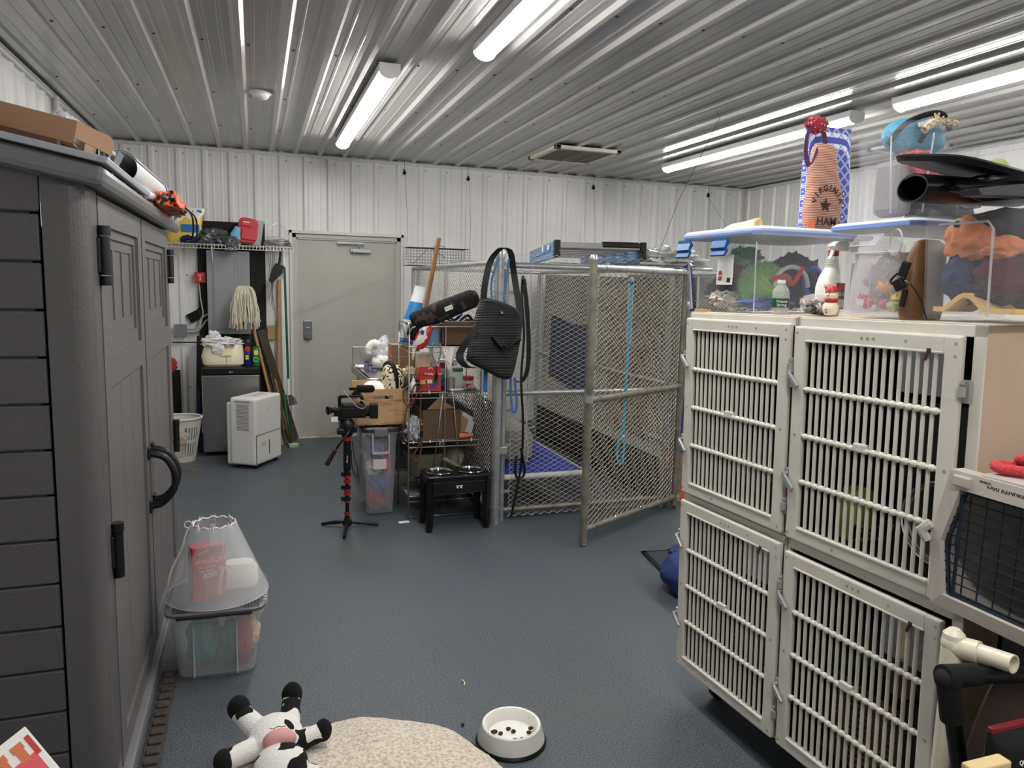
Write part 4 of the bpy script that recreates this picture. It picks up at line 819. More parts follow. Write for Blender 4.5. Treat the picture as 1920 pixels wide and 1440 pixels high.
item('silver_tin', MB().lathe([(.03, 0), (.03, .09), (0, .09)], n=20, cap=False), M_galv, (1.255, 4.90, R2), 'silver tin on the second rack shelf', 'tin')
# third tier
t = thing('cardboard_box', 'dark brown cardboard box with an open flap on the third rack shelf', 'box', (1.19, 5.0, R3))
mb = MB(); mb.box((0, -.13, .10), (.27, .005, .21), rot=(.0, 0, 0)).bb(-.135, .135, -.13, .13, .0, .005).bb(-.135, -.13, -.13, .13, 0, .20).bb(.13, .135, -.13, .13, 0, .20); mb.build('carton', M_card_dark, t)
MB().prism([(-.10, .205), (.10, .21), (-.02, .285)], .004, (0, -.10, 0), (1, 0, 0), (0, 0, 1)).prism([(.135, .17), (.19, .13), (.17, .06), (.135, .03)], .004, (0, -.12, 0), (1, 0, 0), (0, 0, 1)).build('flap', M_card, t)
MB().prism([(-.06, -.001), (.12, -.001), (.10, .004), (-.05, .004)], .004, (0, -.138, 0), (1, 0, 0), (0, 0, 1)).build('lower_flap', M_card, t)
item('plastic_clips', MB().blob((0, 0, .07), (.045, .05, .075), .7, 4, 3, flat=-.066), mat('pale_grey_clips', (.68, .70, .72), .4), (1.0, 4.89, R3), 'pale grey plastic pieces at the left of the third rack shelf', 'plastic pieces')
item('magenta_toy', MB().blob((0, 0, .05), (.03, .04, .045), .4, 3, 4, flat=-.045), mat('magenta', (.75, .10, .36), .5), (.985, 5.0, R3 + .01), 'small magenta toy at the left of the third rack shelf', 'toy')
item('white_box_pile', MB().box((0, 0, .05), (.10, .08, .09), rot=(0, .3, .2), bev=.004).box((.01, .0, .11), (.09, .06, .04), rot=(.1, .5, .1), bev=.004), M_paper, (1.385, 4.99, R3 + .02), 'white crumpled packets at the right of the third rack shelf', 'packets')
item('orange_tube', MB().cyl((-.05, 0, .02), (.0, 0, .02), .02, n=16).cyl((.0, 0, .02), (.05, 0, .022), .014, n=14), mat('orange_tube', (.86, .42, .24), .4), (1.36, 4.868, R3), 'orange capped tube at the right front of the third rack shelf', 'tube')
item('black_jars', MB().cyl((0, 0, 0), (0, 0, .08), .04, n=20), M_black, (1.30, 4.97, R2 - .28 + .0), 'dark jar behind the cardboard box on the third rack shelf', 'jar')
# fourth tier
t = thing('litter_pan', 'taupe plastic tub with a rim on the lowest rack shelf', 'tub', (1.11, 5.03, R4))
M_taupe = mat('taupe_plastic', (.38, .36, .31), .5)
MB().loft([(0, 0, .02, .12, .12, 3), (0, 0, .14, .145, .15, 3), (0, 0, .18, .15, .155, 3), (0, 0, .18, .135, .14, 3), (0, 0, .08, .12, .12, 3)], 34, rot=(0, 0, 0), c=(0, 0, .09)).build('basin', M_taupe, t)
MB().lathe([(.0, 0), (.07, 0), (.08, .03), (0, .03)], (0, 0, .24), n=20, cap=False).build('insert', M_blackm, t)
t = thing('carrier_half', 'upturned taupe carrier half leaning at the right of the lowest rack shelf', 'carrier part', (1.345, 5.0, R4 + .02))
MB().loft([(0, 0, 0, .09, .13, 3), (0, 0, .025, .115, .15, 3), (0, 0, .10, .105, .14, 3), (0, 0, .12, .07, .10, 2.5)], 34, rot=(0, -1.0, 0), c=(-.02, 0, .14)).build('shell', M_taupe, t)
MB().tube([(-.15, -.16, .23), (.0, -.17, .14), (.10, -.15, .10)], .016, 8).bb(-.02, .05, -.175, -.155, .08, .14, bev=.005).build('bracket', mat('taupe_light', (.46, .43, .36), .5), t)
t = thing('green_basin', 'bright green and blue plastic basin on the lowest rack shelf', 'basin', (1.19, 5.02, R4))
MB().loft([(0, 0, 0, .12, .12, 4), (0, 0, .05, .135, .135, 4)], 30).build('base', mat('basin_blue', (.10, .30, .40), .4), t); MB().loft([(0, 0, .05, .137, .137, 4), (0, 0, .085, .155, .15, 4), (0, 0, .09, .15, .145, 4)], 30).build('rim', mat('basin_green', (.28, .52, .14), .4), t)
# brown leather lead hanging left front of rack
M_lead = mat('leather_brown', (.38, .22, .15), .5)
t = thing('leather_lead', 'brown round leather lead looped over the left front post of the rack', 'lead', (.965, 4.80, .92))
MB().tube(spline([(-.02, 0, .0), (-.055, -.005, -.03), (-.05, -.01, -.10), (-.01, -.015, -.14), (.03, -.02, -.06), (.055, -.02, .0), (.03, -.02, .02), (.0, -.02, -.03), (.0, -.02, -.10), (-.03, -.01, -.14), (-.055, -.01, -.28), (-.05, -.01, -.36)], 8), .0055, 8).build('loop', M_lead, t)
MB().tube(spline([(.02, -.02, .01), (.055, -.02, -.04), (.055, -.02, -.20), (.06, -.02, -.30), (.055, -.02, -.38), (.02, -.02, -.45), (.015, -.02, -.49), (.045, -.02, -.49), (.065, -.02, -.42), (.065, -.02, -.34)], 8), .0055, 8).build('long_end', M_lead, t)
MB().cyl((.0625, -.02, -.34), (.065, -.02, -.30), .012, n=12).build('slider', M_black, t)
MB().tube(arc((-.05, -.01, -.37), .012, 0, 2 * PI, 12), .003, 6).build('clip', M_chrome, t)
# paper scrap on the floor by the rack
o = MB().bb(-.035, .035, -.02, .02, 0, .002).build('paper_label', M_paper, loc=(.915, 4.78, .001), rot=(0, 0, .1)); tag(o, 'small white paper label on the floor at the foot of the rack', 'paper')
# -------------------------------------------------------- tripod and camcorder
t = thing('monopod_stand', 'black and red video monopod with three spread feet and a pan handle', 'tripod', (.54, 4.77, 0))
M_carb = mat('carbon_black', (.06, .06, .065), .35)
for k, (x, y) in enumerate(((-.155, .075), (.20, -.02), (-.045, -.23))):
    v = Vector((x, y, 0)); n = v.normalized()
    MB().tube([n * .03 + Vector((0, 0, .035)), n * .08 + Vector((0, 0, .030)), v + Vector((0, 0, .012))], [.009, .013, .010], 10).build('foot', M_black, t)
MB().cyl((0, 0, .012), (0, 0, .075), .024, .018, n=16).lathe([(.03, .02), (.033, .035), (.03, .05)], n=18).build('hub', M_black, t)
MB().cyl((0, 0, .07), (0, 0, .40), .012, n=14).cyl((0, 0, .34), (0, 0, .47), .018, n=14).cyl((0, 0, .385), (0, 0, .60), .024, n=18).build('column', M_carb, t)
for z, r in ((.085, .019), (.17, .019), (.22, .021), (.245, .022), (.30, .022), (.33, .022)):
    MB().cyl((0, 0, z), (0, 0, z + .02), r, n=16).build('red_ring', mat('red_anodised', (.72, .10, .09), .3, .4), t)
for z in (.185, .262, .35): MB().cyl((0, 0, z), (0, 0, z + .018), .024, n=16).box((-.028, 0, z + .01), (.022, .02, .03), bev=.003).build('clamp', M_black, t)
MB().cyl((0, 0, .580), (0, 0, .604), .026, n=18).build('red_ring', MATS['red_anodised'], t)
MB().lathe([(.022, .60), (.035, .612), (.042, .635), (.05, .655), (.05, .695), (.04, .712), (.03, .722)], n=24).box((.02, .0, .655), (.09, .05, .05), bev=.01).box((-.03, -.02, .645), (.07, .05, .04), bev=.01).build('fluid_head', M_black, t)
MB().cyl((.02, -.045, .66), (-.078, -.06, .535), .007, n=10).build('pan_arm', M_carb, t); MB().cyl((-.074, -.06, .540), (-.082, -.061, .528), .011, n=12).build('red_ring', MATS['red_anodised'], t)
MB().tube([(-.080, -.06, .530), (-.132, -.07, .447), (-.136, -.071, .440)], [.013, .016, .010], 12).build('pan_grip', M_black, t)
MB().tube(spline([(.03, -.02, .58), (.045, -.03, .47), (.065, -.03, .39), (.05, -.03, .35), (.03, -.02, .41), (.026, -.02, .52)], 6), .003, 6).build('wrist_strap', M_black, t)
text('iFootage', .014, M_white_text, t, (0, -.0245, .46), ax=(0, 0, -1), ay=(1, 0, 0))
t = thing('video_camera', 'black camcorder with a foam shotgun microphone on top of the monopod', 'camera', (.555, 4.77, .726), -.12)
MB().box((.03, 0, .05), (.16, .08, .095), bev=.014).box((.0, -.035, .04), (.10, .012, .06), bev=.004).box((-.055, .0, .05), (.07, .06, .05), bev=.01).build('body', M_black, t)
MB().cyl((.10, 0, .045), (.14, 0, .045), .036, n=22).box((.155, 0, .045), (.055, .09, .09), bev=.006).build('lens_hood', M_blackm, t)
MB().tube([(-.075, -.02, .055), (-.115, -.045, .06)], [.018, .018], 14).lathe([(.016, 0), (.024, .02), (.028, .03), (.02, .03), (.012, .015)], (-.105, -.04, .058), n=20, rot=(0, -PI / 2, .6)).build('viewfinder', M_black, t)
MB().tube(spline([(-.055, 0, .07), (-.06, 0, .12), (-.045, 0, .14), (.03, 0, .142), (.075, 0, .14), (.08, 0, .10), (.06, 0, .08)], 5), .012, 10).build('top_handle', M_black, t)
MB().box((-.09, -.03, -.0), (.045, .02, .04), bev=.003).box((-.07, 0, .01), (.05, .05, .05), bev=.006).build('battery', M_black, t); MB().box((-.09, -.042, .0), (.042, .006, .034)).build('sticker', M_paper, t)
MB().tube([(.02, 0, .15), (.06, 0, .17), (.03, 0, .185)], .010, 8).box((.05, 0, .165), (.05, .03, .03), bev=.005).build('shock_mount', M_black, t)
MB().tube([(-.0, 0, .188), (.045, 0, .188), (.05, 0, .188), (.145, 0, .188), (.155, 0, .188), (.162, 0, .188)], [.009, .009, .024, .024, .019, .006], 18).build('foam_mic', mat('foam_black', (.05, .05, .055), .95, bump=.3, bscale=300), t)
MB().tube(spline([(-.04, -.03, .19), (.0, -.05, .14), (.05, -.05, .08), (.09, -.05, .07), (.105, -.05, .09), (.08, -.05, .12), (.03, -.04, .12)], 6), .0028, 6).build('mic_cable', mat('mic_cable_tan', (.72, .62, .54), .5), t)
# -------------------------------------------------------- raised feeder
t = thing('raised_feeder', 'black raised dog feeder table with two steel bowls in front of the rack', 'feeder', (1.225, 4.64, 0))
W, D = .215, .125
mb = MB().loft([(0, 0, .315, W - .005, D - .005, 7), (0, 0, .345, W, D, 7), (0, 0, .362, W + .006, D + .006, 7), (0, 0, .368, W, D, 7)], 44)
mb.build('table_top', M_black, t)
for sx in (-1, 1):
    for sy_ in (-1, 1):
        x, y = sx * (W - .028), sy_ * (D - .022)
        MB().tube([(x, y, .335), (x, y, .02)], [.028, .020], 4).tube([(x + sx * .006, y, .05), (x + sx * .006, y, .0)], [.02, .021], 4).build('leg', M_black, t)
for y in (-D + .007, D - .007): MB().bb(-W + .04, W - .04, y - .005, y + .005, .25, .33, bev=.004).build('apron', M_black, t)
for x in (-.105, .105):
    MB().lathe([(.092, .372), (.095, .376), (.092, .380), (.085, .376), (.075, .345), (.06, .335), (0, .333)], (x, 0, 0), n=40, cap=False).build('bowl', M_chrome, t)
for dx in (-.012, .012):
    mb = MB().cyl((dx, -D - .001, .292), (dx, -D + .001, .292), .006, n=12)
    for a in range(4): mb.cyl((dx - .009 + a * .006, -D - .001, .302), (dx - .009 + a * .006, -D + .001, .302), .0028, n=8)
    mb.build('paw_print', M_white_text, t)
# ================================================================== CHAIN LINK KENNEL
def chain(u0, u1, z0, z1, a=.031, h=.0165, r=.0021):
    """diamond mesh of bent wires in the local x-z plane"""
    mb = MB(); n = max(2, int(round((u1 - u0) / a))); a = (u1 - u0) / n; m = int((z1 - z0) / h)
    for i in range(n + 1):
        P = []
        for j in range(m + 1):
            s = 1 if (j + i) % 2 else -1
            x = u0 + i * a + s * a / 2 * (1 if 0 < i < n else 0)
            if i == 0: x = u0 + (a / 2 if s > 0 else 0)
            if i == n: x = u1 - (a / 2 if s < 0 else 0)
            P.append((x, .0016 * s, z0 + j * h))
        mb.tube(P, r, 4, caps=False)
    mb.smooth = True
    return mb
def pipe(mb, a, b, r): return mb.cyl(a, b, r, n=14)
KX0, KX1, KY0, KY1, KZ = 1.495, 2.87, 4.64, 7.40, 1.74
# left side panel
t = thing('kennel_fence', 'left side chain link kennel panel running back to the wall behind the rack', 'kennel panel', (KX0, 4.66, 0), PI / 2, 'chain link kennel panels')
L = KY1 - 4.66
chain(.03, L - .03, .06, KZ + .035).build('chain_mesh', M_wire, t)
for (a, b) in (((0, 0, .07), (L, 0, .07)), ((0, 0, KZ), (L, 0, KZ))): pipe(MB(), a, b, .017).build('rail', M_galv, t)
for x in (0, L / 2, L): pipe(MB(), (x, 0, 0), (x, 0, KZ + .01), .017).build('upright', M_galv, t)
# right side panel
t = thing('kennel_fence', 'right side chain link kennel panel seen through the front one', 'kennel panel', (KX1, 4.66, 0), PI / 2, 'chain link kennel panels')
chain(.03, L - .03, .06, KZ + .035).build('chain_mesh', M_wire, t)
for z in (.07, .90, KZ): pipe(MB(), (0, 0, z), (L, 0, z), .017).build('rail', M_galv, t)
for x in (0, L / 2, L): pipe(MB(), (x, 0, 0), (x, 0, KZ + .01), .017).build('upright', M_galv, t)
# front panel
t = thing('kennel_fence', 'front chain link kennel panel between the tall post and the open gate', 'kennel panel', (1.56, 4.665, 0), 0, 'chain link kennel panels')
L = 1.25
chain(.05, L - .02, .02, KZ + .07, a=.0315, h=.0165, r=.0021).build('chain_mesh', M_wire, t)
for z in (.068, .875, 1.725): pipe(MB(), (0, .006, z), (L, .006, z), .0185).build('rail', M_galv_dirty if z < .5 else M_galv, t)
pipe(MB(), (0, 0, .0), (0, 0, 1.70), .019).build('upright', M_galv, t); pipe(MB(), (L, .006, .0), (L, .006, 1.74), .019).build('upright', M_galv, t)
for z in (.20, .52, .76, 1.2, 1.55): MB().box((.028, 0, z), (.06, .006, .022), bev=.002).cyl((0, 0, z - .012), (0, 0, z + .012), .023, n=14).build('band', M_galv, t)
# corner post
t = thing('kennel_post', 'tall galvanised corner post with a domed cap, the black bag hung on it', 'post', (1.495, 4.60, 0))
pipe(MB(), (0, 0, 0), (0, 0, 1.775), .030).build('pole', M_galv, t)
MB().lathe([(.033, 1.77), (.033, 1.79), (.030, 1.805), (.020, 1.822), (0, 1.828)], n=22, cap=False).build('cap', M_galv, t)
for z in (.10, .48, .82, 1.55, 1.72): MB().cyl((0, 0, z), (0, 0, z + .025), .034, n=20).build('band', M_galv, t)
MB().box((.045, .01, .50), (.07, .03, .05), bev=.006).build('clamp', M_galv, t)
# open gate: swung towards the camera
G0 = Vector((2.846, 4.556, 0)); G1 = Vector((1.897, 4.045, 0)); gv = G1 - G0; GL = gv.length
t = thing('kennel_gate', 'open chain link kennel gate swung out into the room', 'gate', tuple(G0), math.atan2(gv.y, gv.x))
chain(.04, GL - .02, .10, 1.715, a=.0315, h=.0175, r=.0022).build('chain_mesh', mat('chain_wire_dirty', (.72, .69, .61), .5, .3), t)
pipe(MB(), (0, 0, .045), (0, 0, 1.73), .020).build('upright', M_galv_dirty, t)
pipe(MB(), (GL, 0, .02), (GL, 0, 1.765), .0235).build('upright', M_galv_dirty, t)
MB().lathe([(.026, 1.755), (.026, 1.765), (.018, 1.785), (0, 1.79)], (GL, 0, 0), n=18, cap=False).cyl((GL, 0, .008), (GL, 0, .03), .019, n=14).build('cap', M_galv, t)
for z, m in ((.105, M_galv_dirty), (.915, M_galv_dirty), (1.712, M_galv)): pipe(MB(), (0, 0, z), (GL, 0, z), .0205).build('rail', m, t)
for z in (.105, .915, 1.712):
    for x in (.16, .45, .75, .97):
        MB().tube(arc((x, 0, z), .0235, 0, 2 * PI, 12, (0, 1, 0), (.25, 0, 1)), .0015, 5).build('tie_wire', M_chrome, t)
for z in (.30, .62, .98, 1.50): MB().cyl((GL, 0, z), (GL, 0, z + .018), .027, n=16).box((GL - .03, 0, z + .009), (.05, .01, .018)).build('band', M_galv_dirty, t)
for z in (.32, .60, .95, 1.55): MB().cyl((0, 0, z), (0, 0, z + .018), .024, n=16).box((.025, 0, z + .009), (.05, .01, .018)).build('band', M_galv_dirty, t)
MB().tube([Vector((GL, 0, .985)) + Vector((.04 * math.cos(a), 0, .05 * math.sin(a))) for a in [PI + PI * i / 12 for i in range(13)]], .006, 8).cyl((GL, 0, .90), (GL, 0, .945), .028, n=16).build('latch', M_galv, t)
t = thing('kennel_post', 'galvanised hinge post at the right end of the kennel, carrying the open gate', 'post', (2.895, 4.60, 0))
pipe(MB(), (0, 0, 0), (0, 0, 1.76), .024).build('pole', M_galv_dirty, t)
for z in (.06, 1.46): MB().cyl((0, 0, z), (0, 0, z + .06), .029, n=16).box((-.03, -.02, z + .03), (.06, .04, .03), bev=.004).build('hinge', M_galv, t)
MB().lathe([(.027, 1.75), (.027, 1.765), (.015, 1.78), (0, 1.785)], n=16, cap=False).build('cap', M_galv, t)
# second kennel run beyond, right of the first
t = thing('kennel_fence', 'front chain link panel of the next run, right of the hinge post', 'kennel panel', (3.27, 4.62, 0), 0, 'chain link kennel panels')
chain(.02, .62, .06, KZ + .03).build('chain_mesh', M_wire, t)
for z in (.07, KZ): pipe(MB(), (0, 0, z), (.64, 0, z), .017).build('rail', M_galv, t)
for x in (.0, .64): pipe(MB(), (x, 0, 0), (x, 0, KZ), .017).build('upright', M_galv, t)
for k, (x_, lab) in enumerate(((3.91, 'far side chain link panel of the next run, beyond the right side panel'),)):
    t = thing('kennel_fence', lab, 'kennel panel', (x_, 4.66, 0), PI / 2, 'chain link kennel panels'); L = KY1 - 4.66
    chain(.03, L - .03, .06, KZ + .035).build('chain_mesh', M_wire, t)
    for z in (.07, KZ): pipe(MB(), (0, 0, z), (L, 0, z), .017).build('rail', M_galv, t)
    for x in (0, L / 2, L): pipe(MB(), (x, 0, 0), (x, 0, KZ + .01), .017).build('upright', M_galv, t)
t = thing('kennel_fence', 'back chain link panel along the wall behind the dog cot', 'kennel panel', (1.55, 7.42, 0), 0, 'chain link kennel panels')
chain(.02, 1.28, .06, KZ + .03).build('chain_mesh', M_wire, t)
for z in (.07, KZ): pipe(MB(), (0, 0, z), (1.3, 0, z), .017).build('rail', M_galv, t)
for x in (.0, 1.3): pipe(MB(), (x, 0, 0), (x, 0, KZ), .017).build('upright', M_galv, t)
# top horizontal rail of the roof frame
o = pipe(MB(), (0, 0, 0), (1.32, 0, 0), .017).build('roof_rail', M_galv, loc=(1.52, 6.0, KZ + .035)); tag(o, 'galvanised pipe crossing the top of the kennel under the ladder', 'rail')
# low dark kick panel and cover along the right panel
o = MB().bb(-.008, .008, 0, 2.6, 0, .34).build('dark_board', mat('kick_black', (.10, .10, .11), .6), loc=(2.835, 4.72, .002)); tag(o, 'low black kick board along the right side inside the kennel', 'board')
o = MB().sheet(lambda u, v: (.012 * math.sin(u * 23) * v, u * .95, -v * .62 - .03 * math.sin(u * 5)), 40, 12, .006).build('hanging_blanket', mat('navy_blanket', (.22, .24, .32), .95, bump=.3, bscale=40), loc=(2.815, 6.0, 1.28)); tag(o, 'dark blue blanket hung on the right panel inside the kennel', 'blanket')
o = MB().sheet(lambda u, v: (.012 * math.sin(u * 19) * v, u * .7, -v * .7), 30, 12, .006).build('hanging_blanket', patmat('brown_blanket', 'noise', (.30, .16, .13), (.40, .33, .27), 6, .5, .95), loc=(2.887, 5.05, 1.15)); tag(o, 'reddish brown blanket hung behind the right kennel panel near the gate hinge', 'blanket')
o = MB().bb(-.006, .006, 0, 2.7, 0, 1.72).build('backdrop_board', patmat('backdrop_grey', 'noise', (.33, .32, .29), (.27, .25, .22), 3, .5, .8), loc=(3.96, 4.68, .002)); tag(o, 'tall dull grey board added to darken the far side of the next kennel run', 'board')  # added backdrop, darkens the gaps seen through the mesh
o = MB().bb(0, .98, -.006, .006, 0, 1.72).build('backdrop_board', MATS['backdrop_grey'], loc=(2.93, 7.43, .002)); tag(o, 'tall dull grey board added to darken the wall end of the next kennel run', 'board')  # second added backdrop, darkens the mesh in front of the white wall
o = MB().bb(-.006, .006, 0, 2.66, 0, .80).build('dark_board', MATS['kick_black'], loc=(1.528, 4.70, .002)); tag(o, 'added dark board darkening the left side inside the kennel, behind the wire rack', 'board')  # added to put a dark ground behind the left mesh
# dog cot
t = thing('raised_dog_cot', 'raised dog cot with a blue fabric deck and pale pipe frame inside the kennel', 'dog cot', (1.915, 5.35, 0))
W, D, Z = .325, .56, .262
M_pvc = mat('pvc_pale', (.80, .79, .76), .4)
for s in (-1, 1):
    MB().tube([(-W, s * D, Z), (W, s * D, Z)], .021, 12).build('end_rail', M_pvc, t)
    MB().tube([(s * W, -D, Z), (s * W, D, Z)], .021, 12).build('side_rail', mat('pvc_dirty', (.62, .60, .56), .5), t)
for x in (-W, W):
    for y in (-D, D): MB().cyl((x, y, 0), (x, y, Z), .020, n=12).build('leg', M_pvc, t)
MB().bb(-W, W, -D + .01, D - .01, Z + .012, Z + .018).build('deck', mat('cot_blue', (.12, .20, .58), .8, bump=.2, bscale=100), t)
t = thing('bolster_cushion', 'grey bolster cushion lying on the blue cot inside the kennel', 'cushion', (1.83, 5.45, Z + .018))
MB().loft([(0, 0, 0, .16, .30, 3), (0, 0, .03, .185, .33, 3), (0, 0, .16, .19, .33, 3), (0, 0, .235, .16, .30, 2.6), (0, 0, .25, .08, .2, 2.4)], 36).build('cushion', mat('cushion_grey', (.52, .50, .48), .9, bump=.3, bscale=30, var=.08), t)
MB().tube([(.19 * math.cos(a), .33 * math.sin(a), .17) for a in [2 * PI * i / 30 for i in range(30)]], .012, 8, closed=True).build('piping', MATS['cushion_grey'], t)
# leashes
def strap(pts, wd, th, m, name, label, cat='lead', grp='leads hanging on the kennel', ax=(1, 0, 0)):
    P = spline(pts, 8); ax = Vector(ax).normalized() * wd / 2; mb = MB(); vs = []; fs = []
    for i, p in enumerate(P):
        t_ = (P[min(i + 1, len(P) - 1)] - P[max(i - 1, 0)]).normalized(); n_ = t_.cross(ax).normalized() * th / 2
        vs += [p - ax - n_, p + ax - n_, p + ax + n_, p - ax + n_]
    for i in range(len(P) - 1):
        for k in range(4): fs.append((i * 4 + k, i * 4 + (k + 1) % 4, i * 4 + 4 + (k + 1) % 4, i * 4 + 4 + k))
    fs += [(0, 1, 2, 3), tuple(len(vs) - 4 + k for k in range(4))]
    mb.mesh(vs, fs, smooth=False); return mb
M_teal = mat('teal_strap', (.16, .58, .72), .7); M_bluestrap = mat('royal_strap', (.12, .16, .50), .7); M_bl2 = mat('blue_strap', (.16, .36, .66), .7)
t = thing('teal_lead', 'long teal lead hanging on the inside of the open gate', 'lead', (2.30, 4.325, 1.62))
strap([(0, 0, 0), (.0, .0, -.3), (-.005, 0, -.6), (-.01, 0, -.97)], .022, .003, M_teal, '', '').build('webbing', M_teal, t)
strap([(-.01, -.004, -.95), (-.045, 0, -1.05), (-.045, 0, -1.15), (-.01, 0, -1.19), (.0, 0, -1.10), (.0, 0, -1.0)], .018, .003, M_teal, '', '').build('hand_loop', M_teal, t)
MB().tube(arc((-.005, 0, -.985), .016, 0, 2 * PI, 12), .003, 6).build('clip', M_chrome, t); MB().blob((0, 0, .01), (.015, .01, .012), .1, 2, 1, sub=2).build('knot', M_bluestrap, t)
t = thing('blue_lead', 'royal blue lead hung over the top corner of the gate at its hinge side', 'lead', (2.845, 4.515, 1.755))
strap([(-.02, .03, -.01), (.0, .0, .01), (.008, -.012, -.05), (.02, -.012, -.22), (.035, -.012, -.30), (.03, -.012, -.40), (.01, -.012, -.44)], .020, .004, M_bluestrap, '', '').build('webbing', M_bluestrap, t)
MB().tube(arc((.02, -.012, -.445), .014, 0, 2 * PI, 12), .003, 6).build('clip', M_chrome, t)
strap([(.03, -.012, -.44), (.028, -.012, -.7), (.01, -.012, -.95), (.0, -.012, -1.25), (.02, -.012, -1.32)], .012, .003, M_bluestrap, '', '').build('lower_strap', M_bluestrap, t)
t = thing('black_lead', 'long black lead hanging down the front panel right of the black bag', 'lead', (1.665, 4.63, 1.66))
strap([(0, 0, 0), (-.01, -.01, -.12), (.0, -.015, -.25), (.012, -.015, -.40), (.0, -.015, -.68), (.02, -.015, -.95), (.02, -.015, -1.22), (.0, -.015, -1.38), (-.05, -.02, -1.63)], .016, .003, M_blackf, '', '').build('webbing', M_black, t)
strap([(.0, -.01, -.02), (.025, -.015, -.2), (.045, -.02, -.45), (.04, -.02, -.62), (-.0, -.02, -.70), (-.05, -.02, -.69)], .030, .004, M_blackf, '', '').build('wide_strap', M_black, t)
MB().tube(spline([(.01, -.02, -1.15), (.035, -.03, -1.28), (.03, -.03, -1.34), (-.01, -.03, -1.36), (-.03, -.03, -1.30), (-.02, -.02, -1.2)], 6), .009, 8).build('thick_loop', M_black, t)
MB().blob((-.005, -.015, -.03), (.012, .012, .03), .1, 2, 1, sub=2).build('knot', M_black, t)
t = thing('rope_lead', 'thin pale twisted rope lead hanging inside the front panel', 'lead', (1.74, 4.69, 1.70))
MB().tube(spline([(0, 0, 0), (.005, 0, -.5), (.0, 0, -1.0), (-.01, 0, -1.18), (-.02, 0, -1.27), (.01, 0, -1.30), (.015, 0, -1.22), (.0, 0, -1.1)], 10), .005, 6).build('rope', patmat('rope_twist', 'wave', (.30, .30, .30), (.82, .82, .80), 60, .5, .8), t)
t = thing('blue_lead', 'blue webbing lead with a silver clip hanging left of the corner post', 'lead', (1.405, 4.575, 1.10))
strap([(0, 0, .0), (.0, 0, -.12), (.0, 0, -.20)], .026, .004, M_bl2, '', '').build('webbing', M_bl2, t)
MB().tube(arc((.0, 0, -.22), .014, 0, 2 * PI, 12), .003, 6).tube(spline([(0, 0, -.235), (-.01, 0, -.26), (.008, 0, -.275), (0, 0, -.30), (.01, 0, -.31)], 4), .004, 6).build('clip', M_chrome, t)
t = thing('blue_lead', 'blue rounded lead looped between the corner post and the panel upright', 'lead', (1.60, 4.59, 1.07))
strap([(-.02, 0, .0), (-.015, 0, -.16), (.0, 0, -.30), (.018, 0, -.31), (.03, 0, -.25), (.01, 0, -.08)], .014, .004, M_bl2, '', '').build('webbing', M_bl2, t)
# bag on the post
t = thing('pet_sling_bag', 'black quilted pet bag with a round badge hanging from the corner post', 'bag', (1.46, 4.53, 1.0))
P = [(-.20, .12), (-.19, .20), (-.16, .33), (-.13, .46), (-.10, .51), (-.03, .505), (.07, .475), (.14, .44), (.17, .40), (.168, .30), (.145, .15), (.115, .02), (.08, -.012), (.02, .0), (-.10, .06), (-.17, .095)]
def inflate(P, depth, rows=6):
    c = (sum(p[0] for p in P) / len(P), sum(p[1] for p in P) / len(P)); Pm = [Vector((x, 0, z)) for x, z in P]; Pm = spline(Pm + [Pm[0]], 4)[:-1]; mb = MB(); vs = []; fs = []; n = len(Pm); cc = Vector((c[0], 0, c[1]))
    rings = [(1, 0)] + [(math.cos(PI / 2 * k / rows) ** .45 if k < rows else .02, math.sin(PI / 2 * k / rows)) for k in range(1, rows + 1)]
    for s in (-1, 1):
        o = len(vs)
        for (k, d) in rings:
            for p in Pm: q = cc + (p - cc) * k; vs.append(Vector((q.x, s * depth * d * (1 + .08 * noise.noise(q * 14)), q.z)))
        for i in range(len(rings) - 1):
            for k in range(n): fs.append((o + i * n + k, o + i * n + (k + 1) % n, o + (i + 1) * n + (k + 1) % n, o + (i + 1) * n + k))
        fs.append([o + (len(rings) - 1) * n + k for k in range(n)])
    return mb.mesh(vs, fs, smooth=True)
M_quilt = patmat('quilted_black', 'wavez', (.05, .05, .06), (.10, .10, .11), 22, .5, .6, stretch=(.6, .6, 1.4), bump=.5)
inflate(P, .05).build('body', M_quilt, t)
MB().tube(spline([(-.10, -.03, .495), (-.05, -.046, .495), (.0, -.05, .485), (.09, -.048, .455), (.14, -.04, .40)], 6), .004, 6).build('zip', mat('zip_grey', (.25, .25, .26), .5), t)
MB().lathe([(0, .0), (.017, 0), (.017, .003), (.013, .005), (0, .005)], (.015, -.047, .42), n=22, rot=(PI / 2, 0, 0), cap=False).build('badge', mat('badge_dark_green', (.10, .14, .07), .4), t)
text('N', .018, mat('lime_print', (.75, .90, .35), .5), t, (.015, -.053, .42))
strap([(-.095, .0, .48), (-.085, .0, .60), (-.05, .01, .74), (.0, -.01, .815), (.045, -.02, .825), (.08, -.01, .79), (.115, .02, .66), (.155, .0, .42)], .042, .004, M_blackf, '', '').build('shoulder_strap', M_black, t)
strap([(-.13, -.03, .34), (-.20, -.04, .25), (-.25, -.04, .17), (-.25, -.045, .12), (-.21, -.04, .08), (-.16, -.03, .07)], .05, .005, M_blackf, '', '').build('side_strap', M_black, t)
strap([(-.05, -.056, .27), (-.01, -.066, .22), (.03, -.066, .20), (.09, -.062, .225), (.14, -.05, .24)], .012, .05, M_blackf, '', '').build('front_flap', mat('flap_black', (.045, .045, .05), .7), t)
for s in (-1, 1): strap([(.0 + s * .04, -.01, .50), (.01 + s * .05, .005, .62), (.035 + s * .035, .0, .76)], .014, .004, M_bl2, '', '').build('blue_strap', mat('denim_strap', (.20, .38, .55), .7), t)
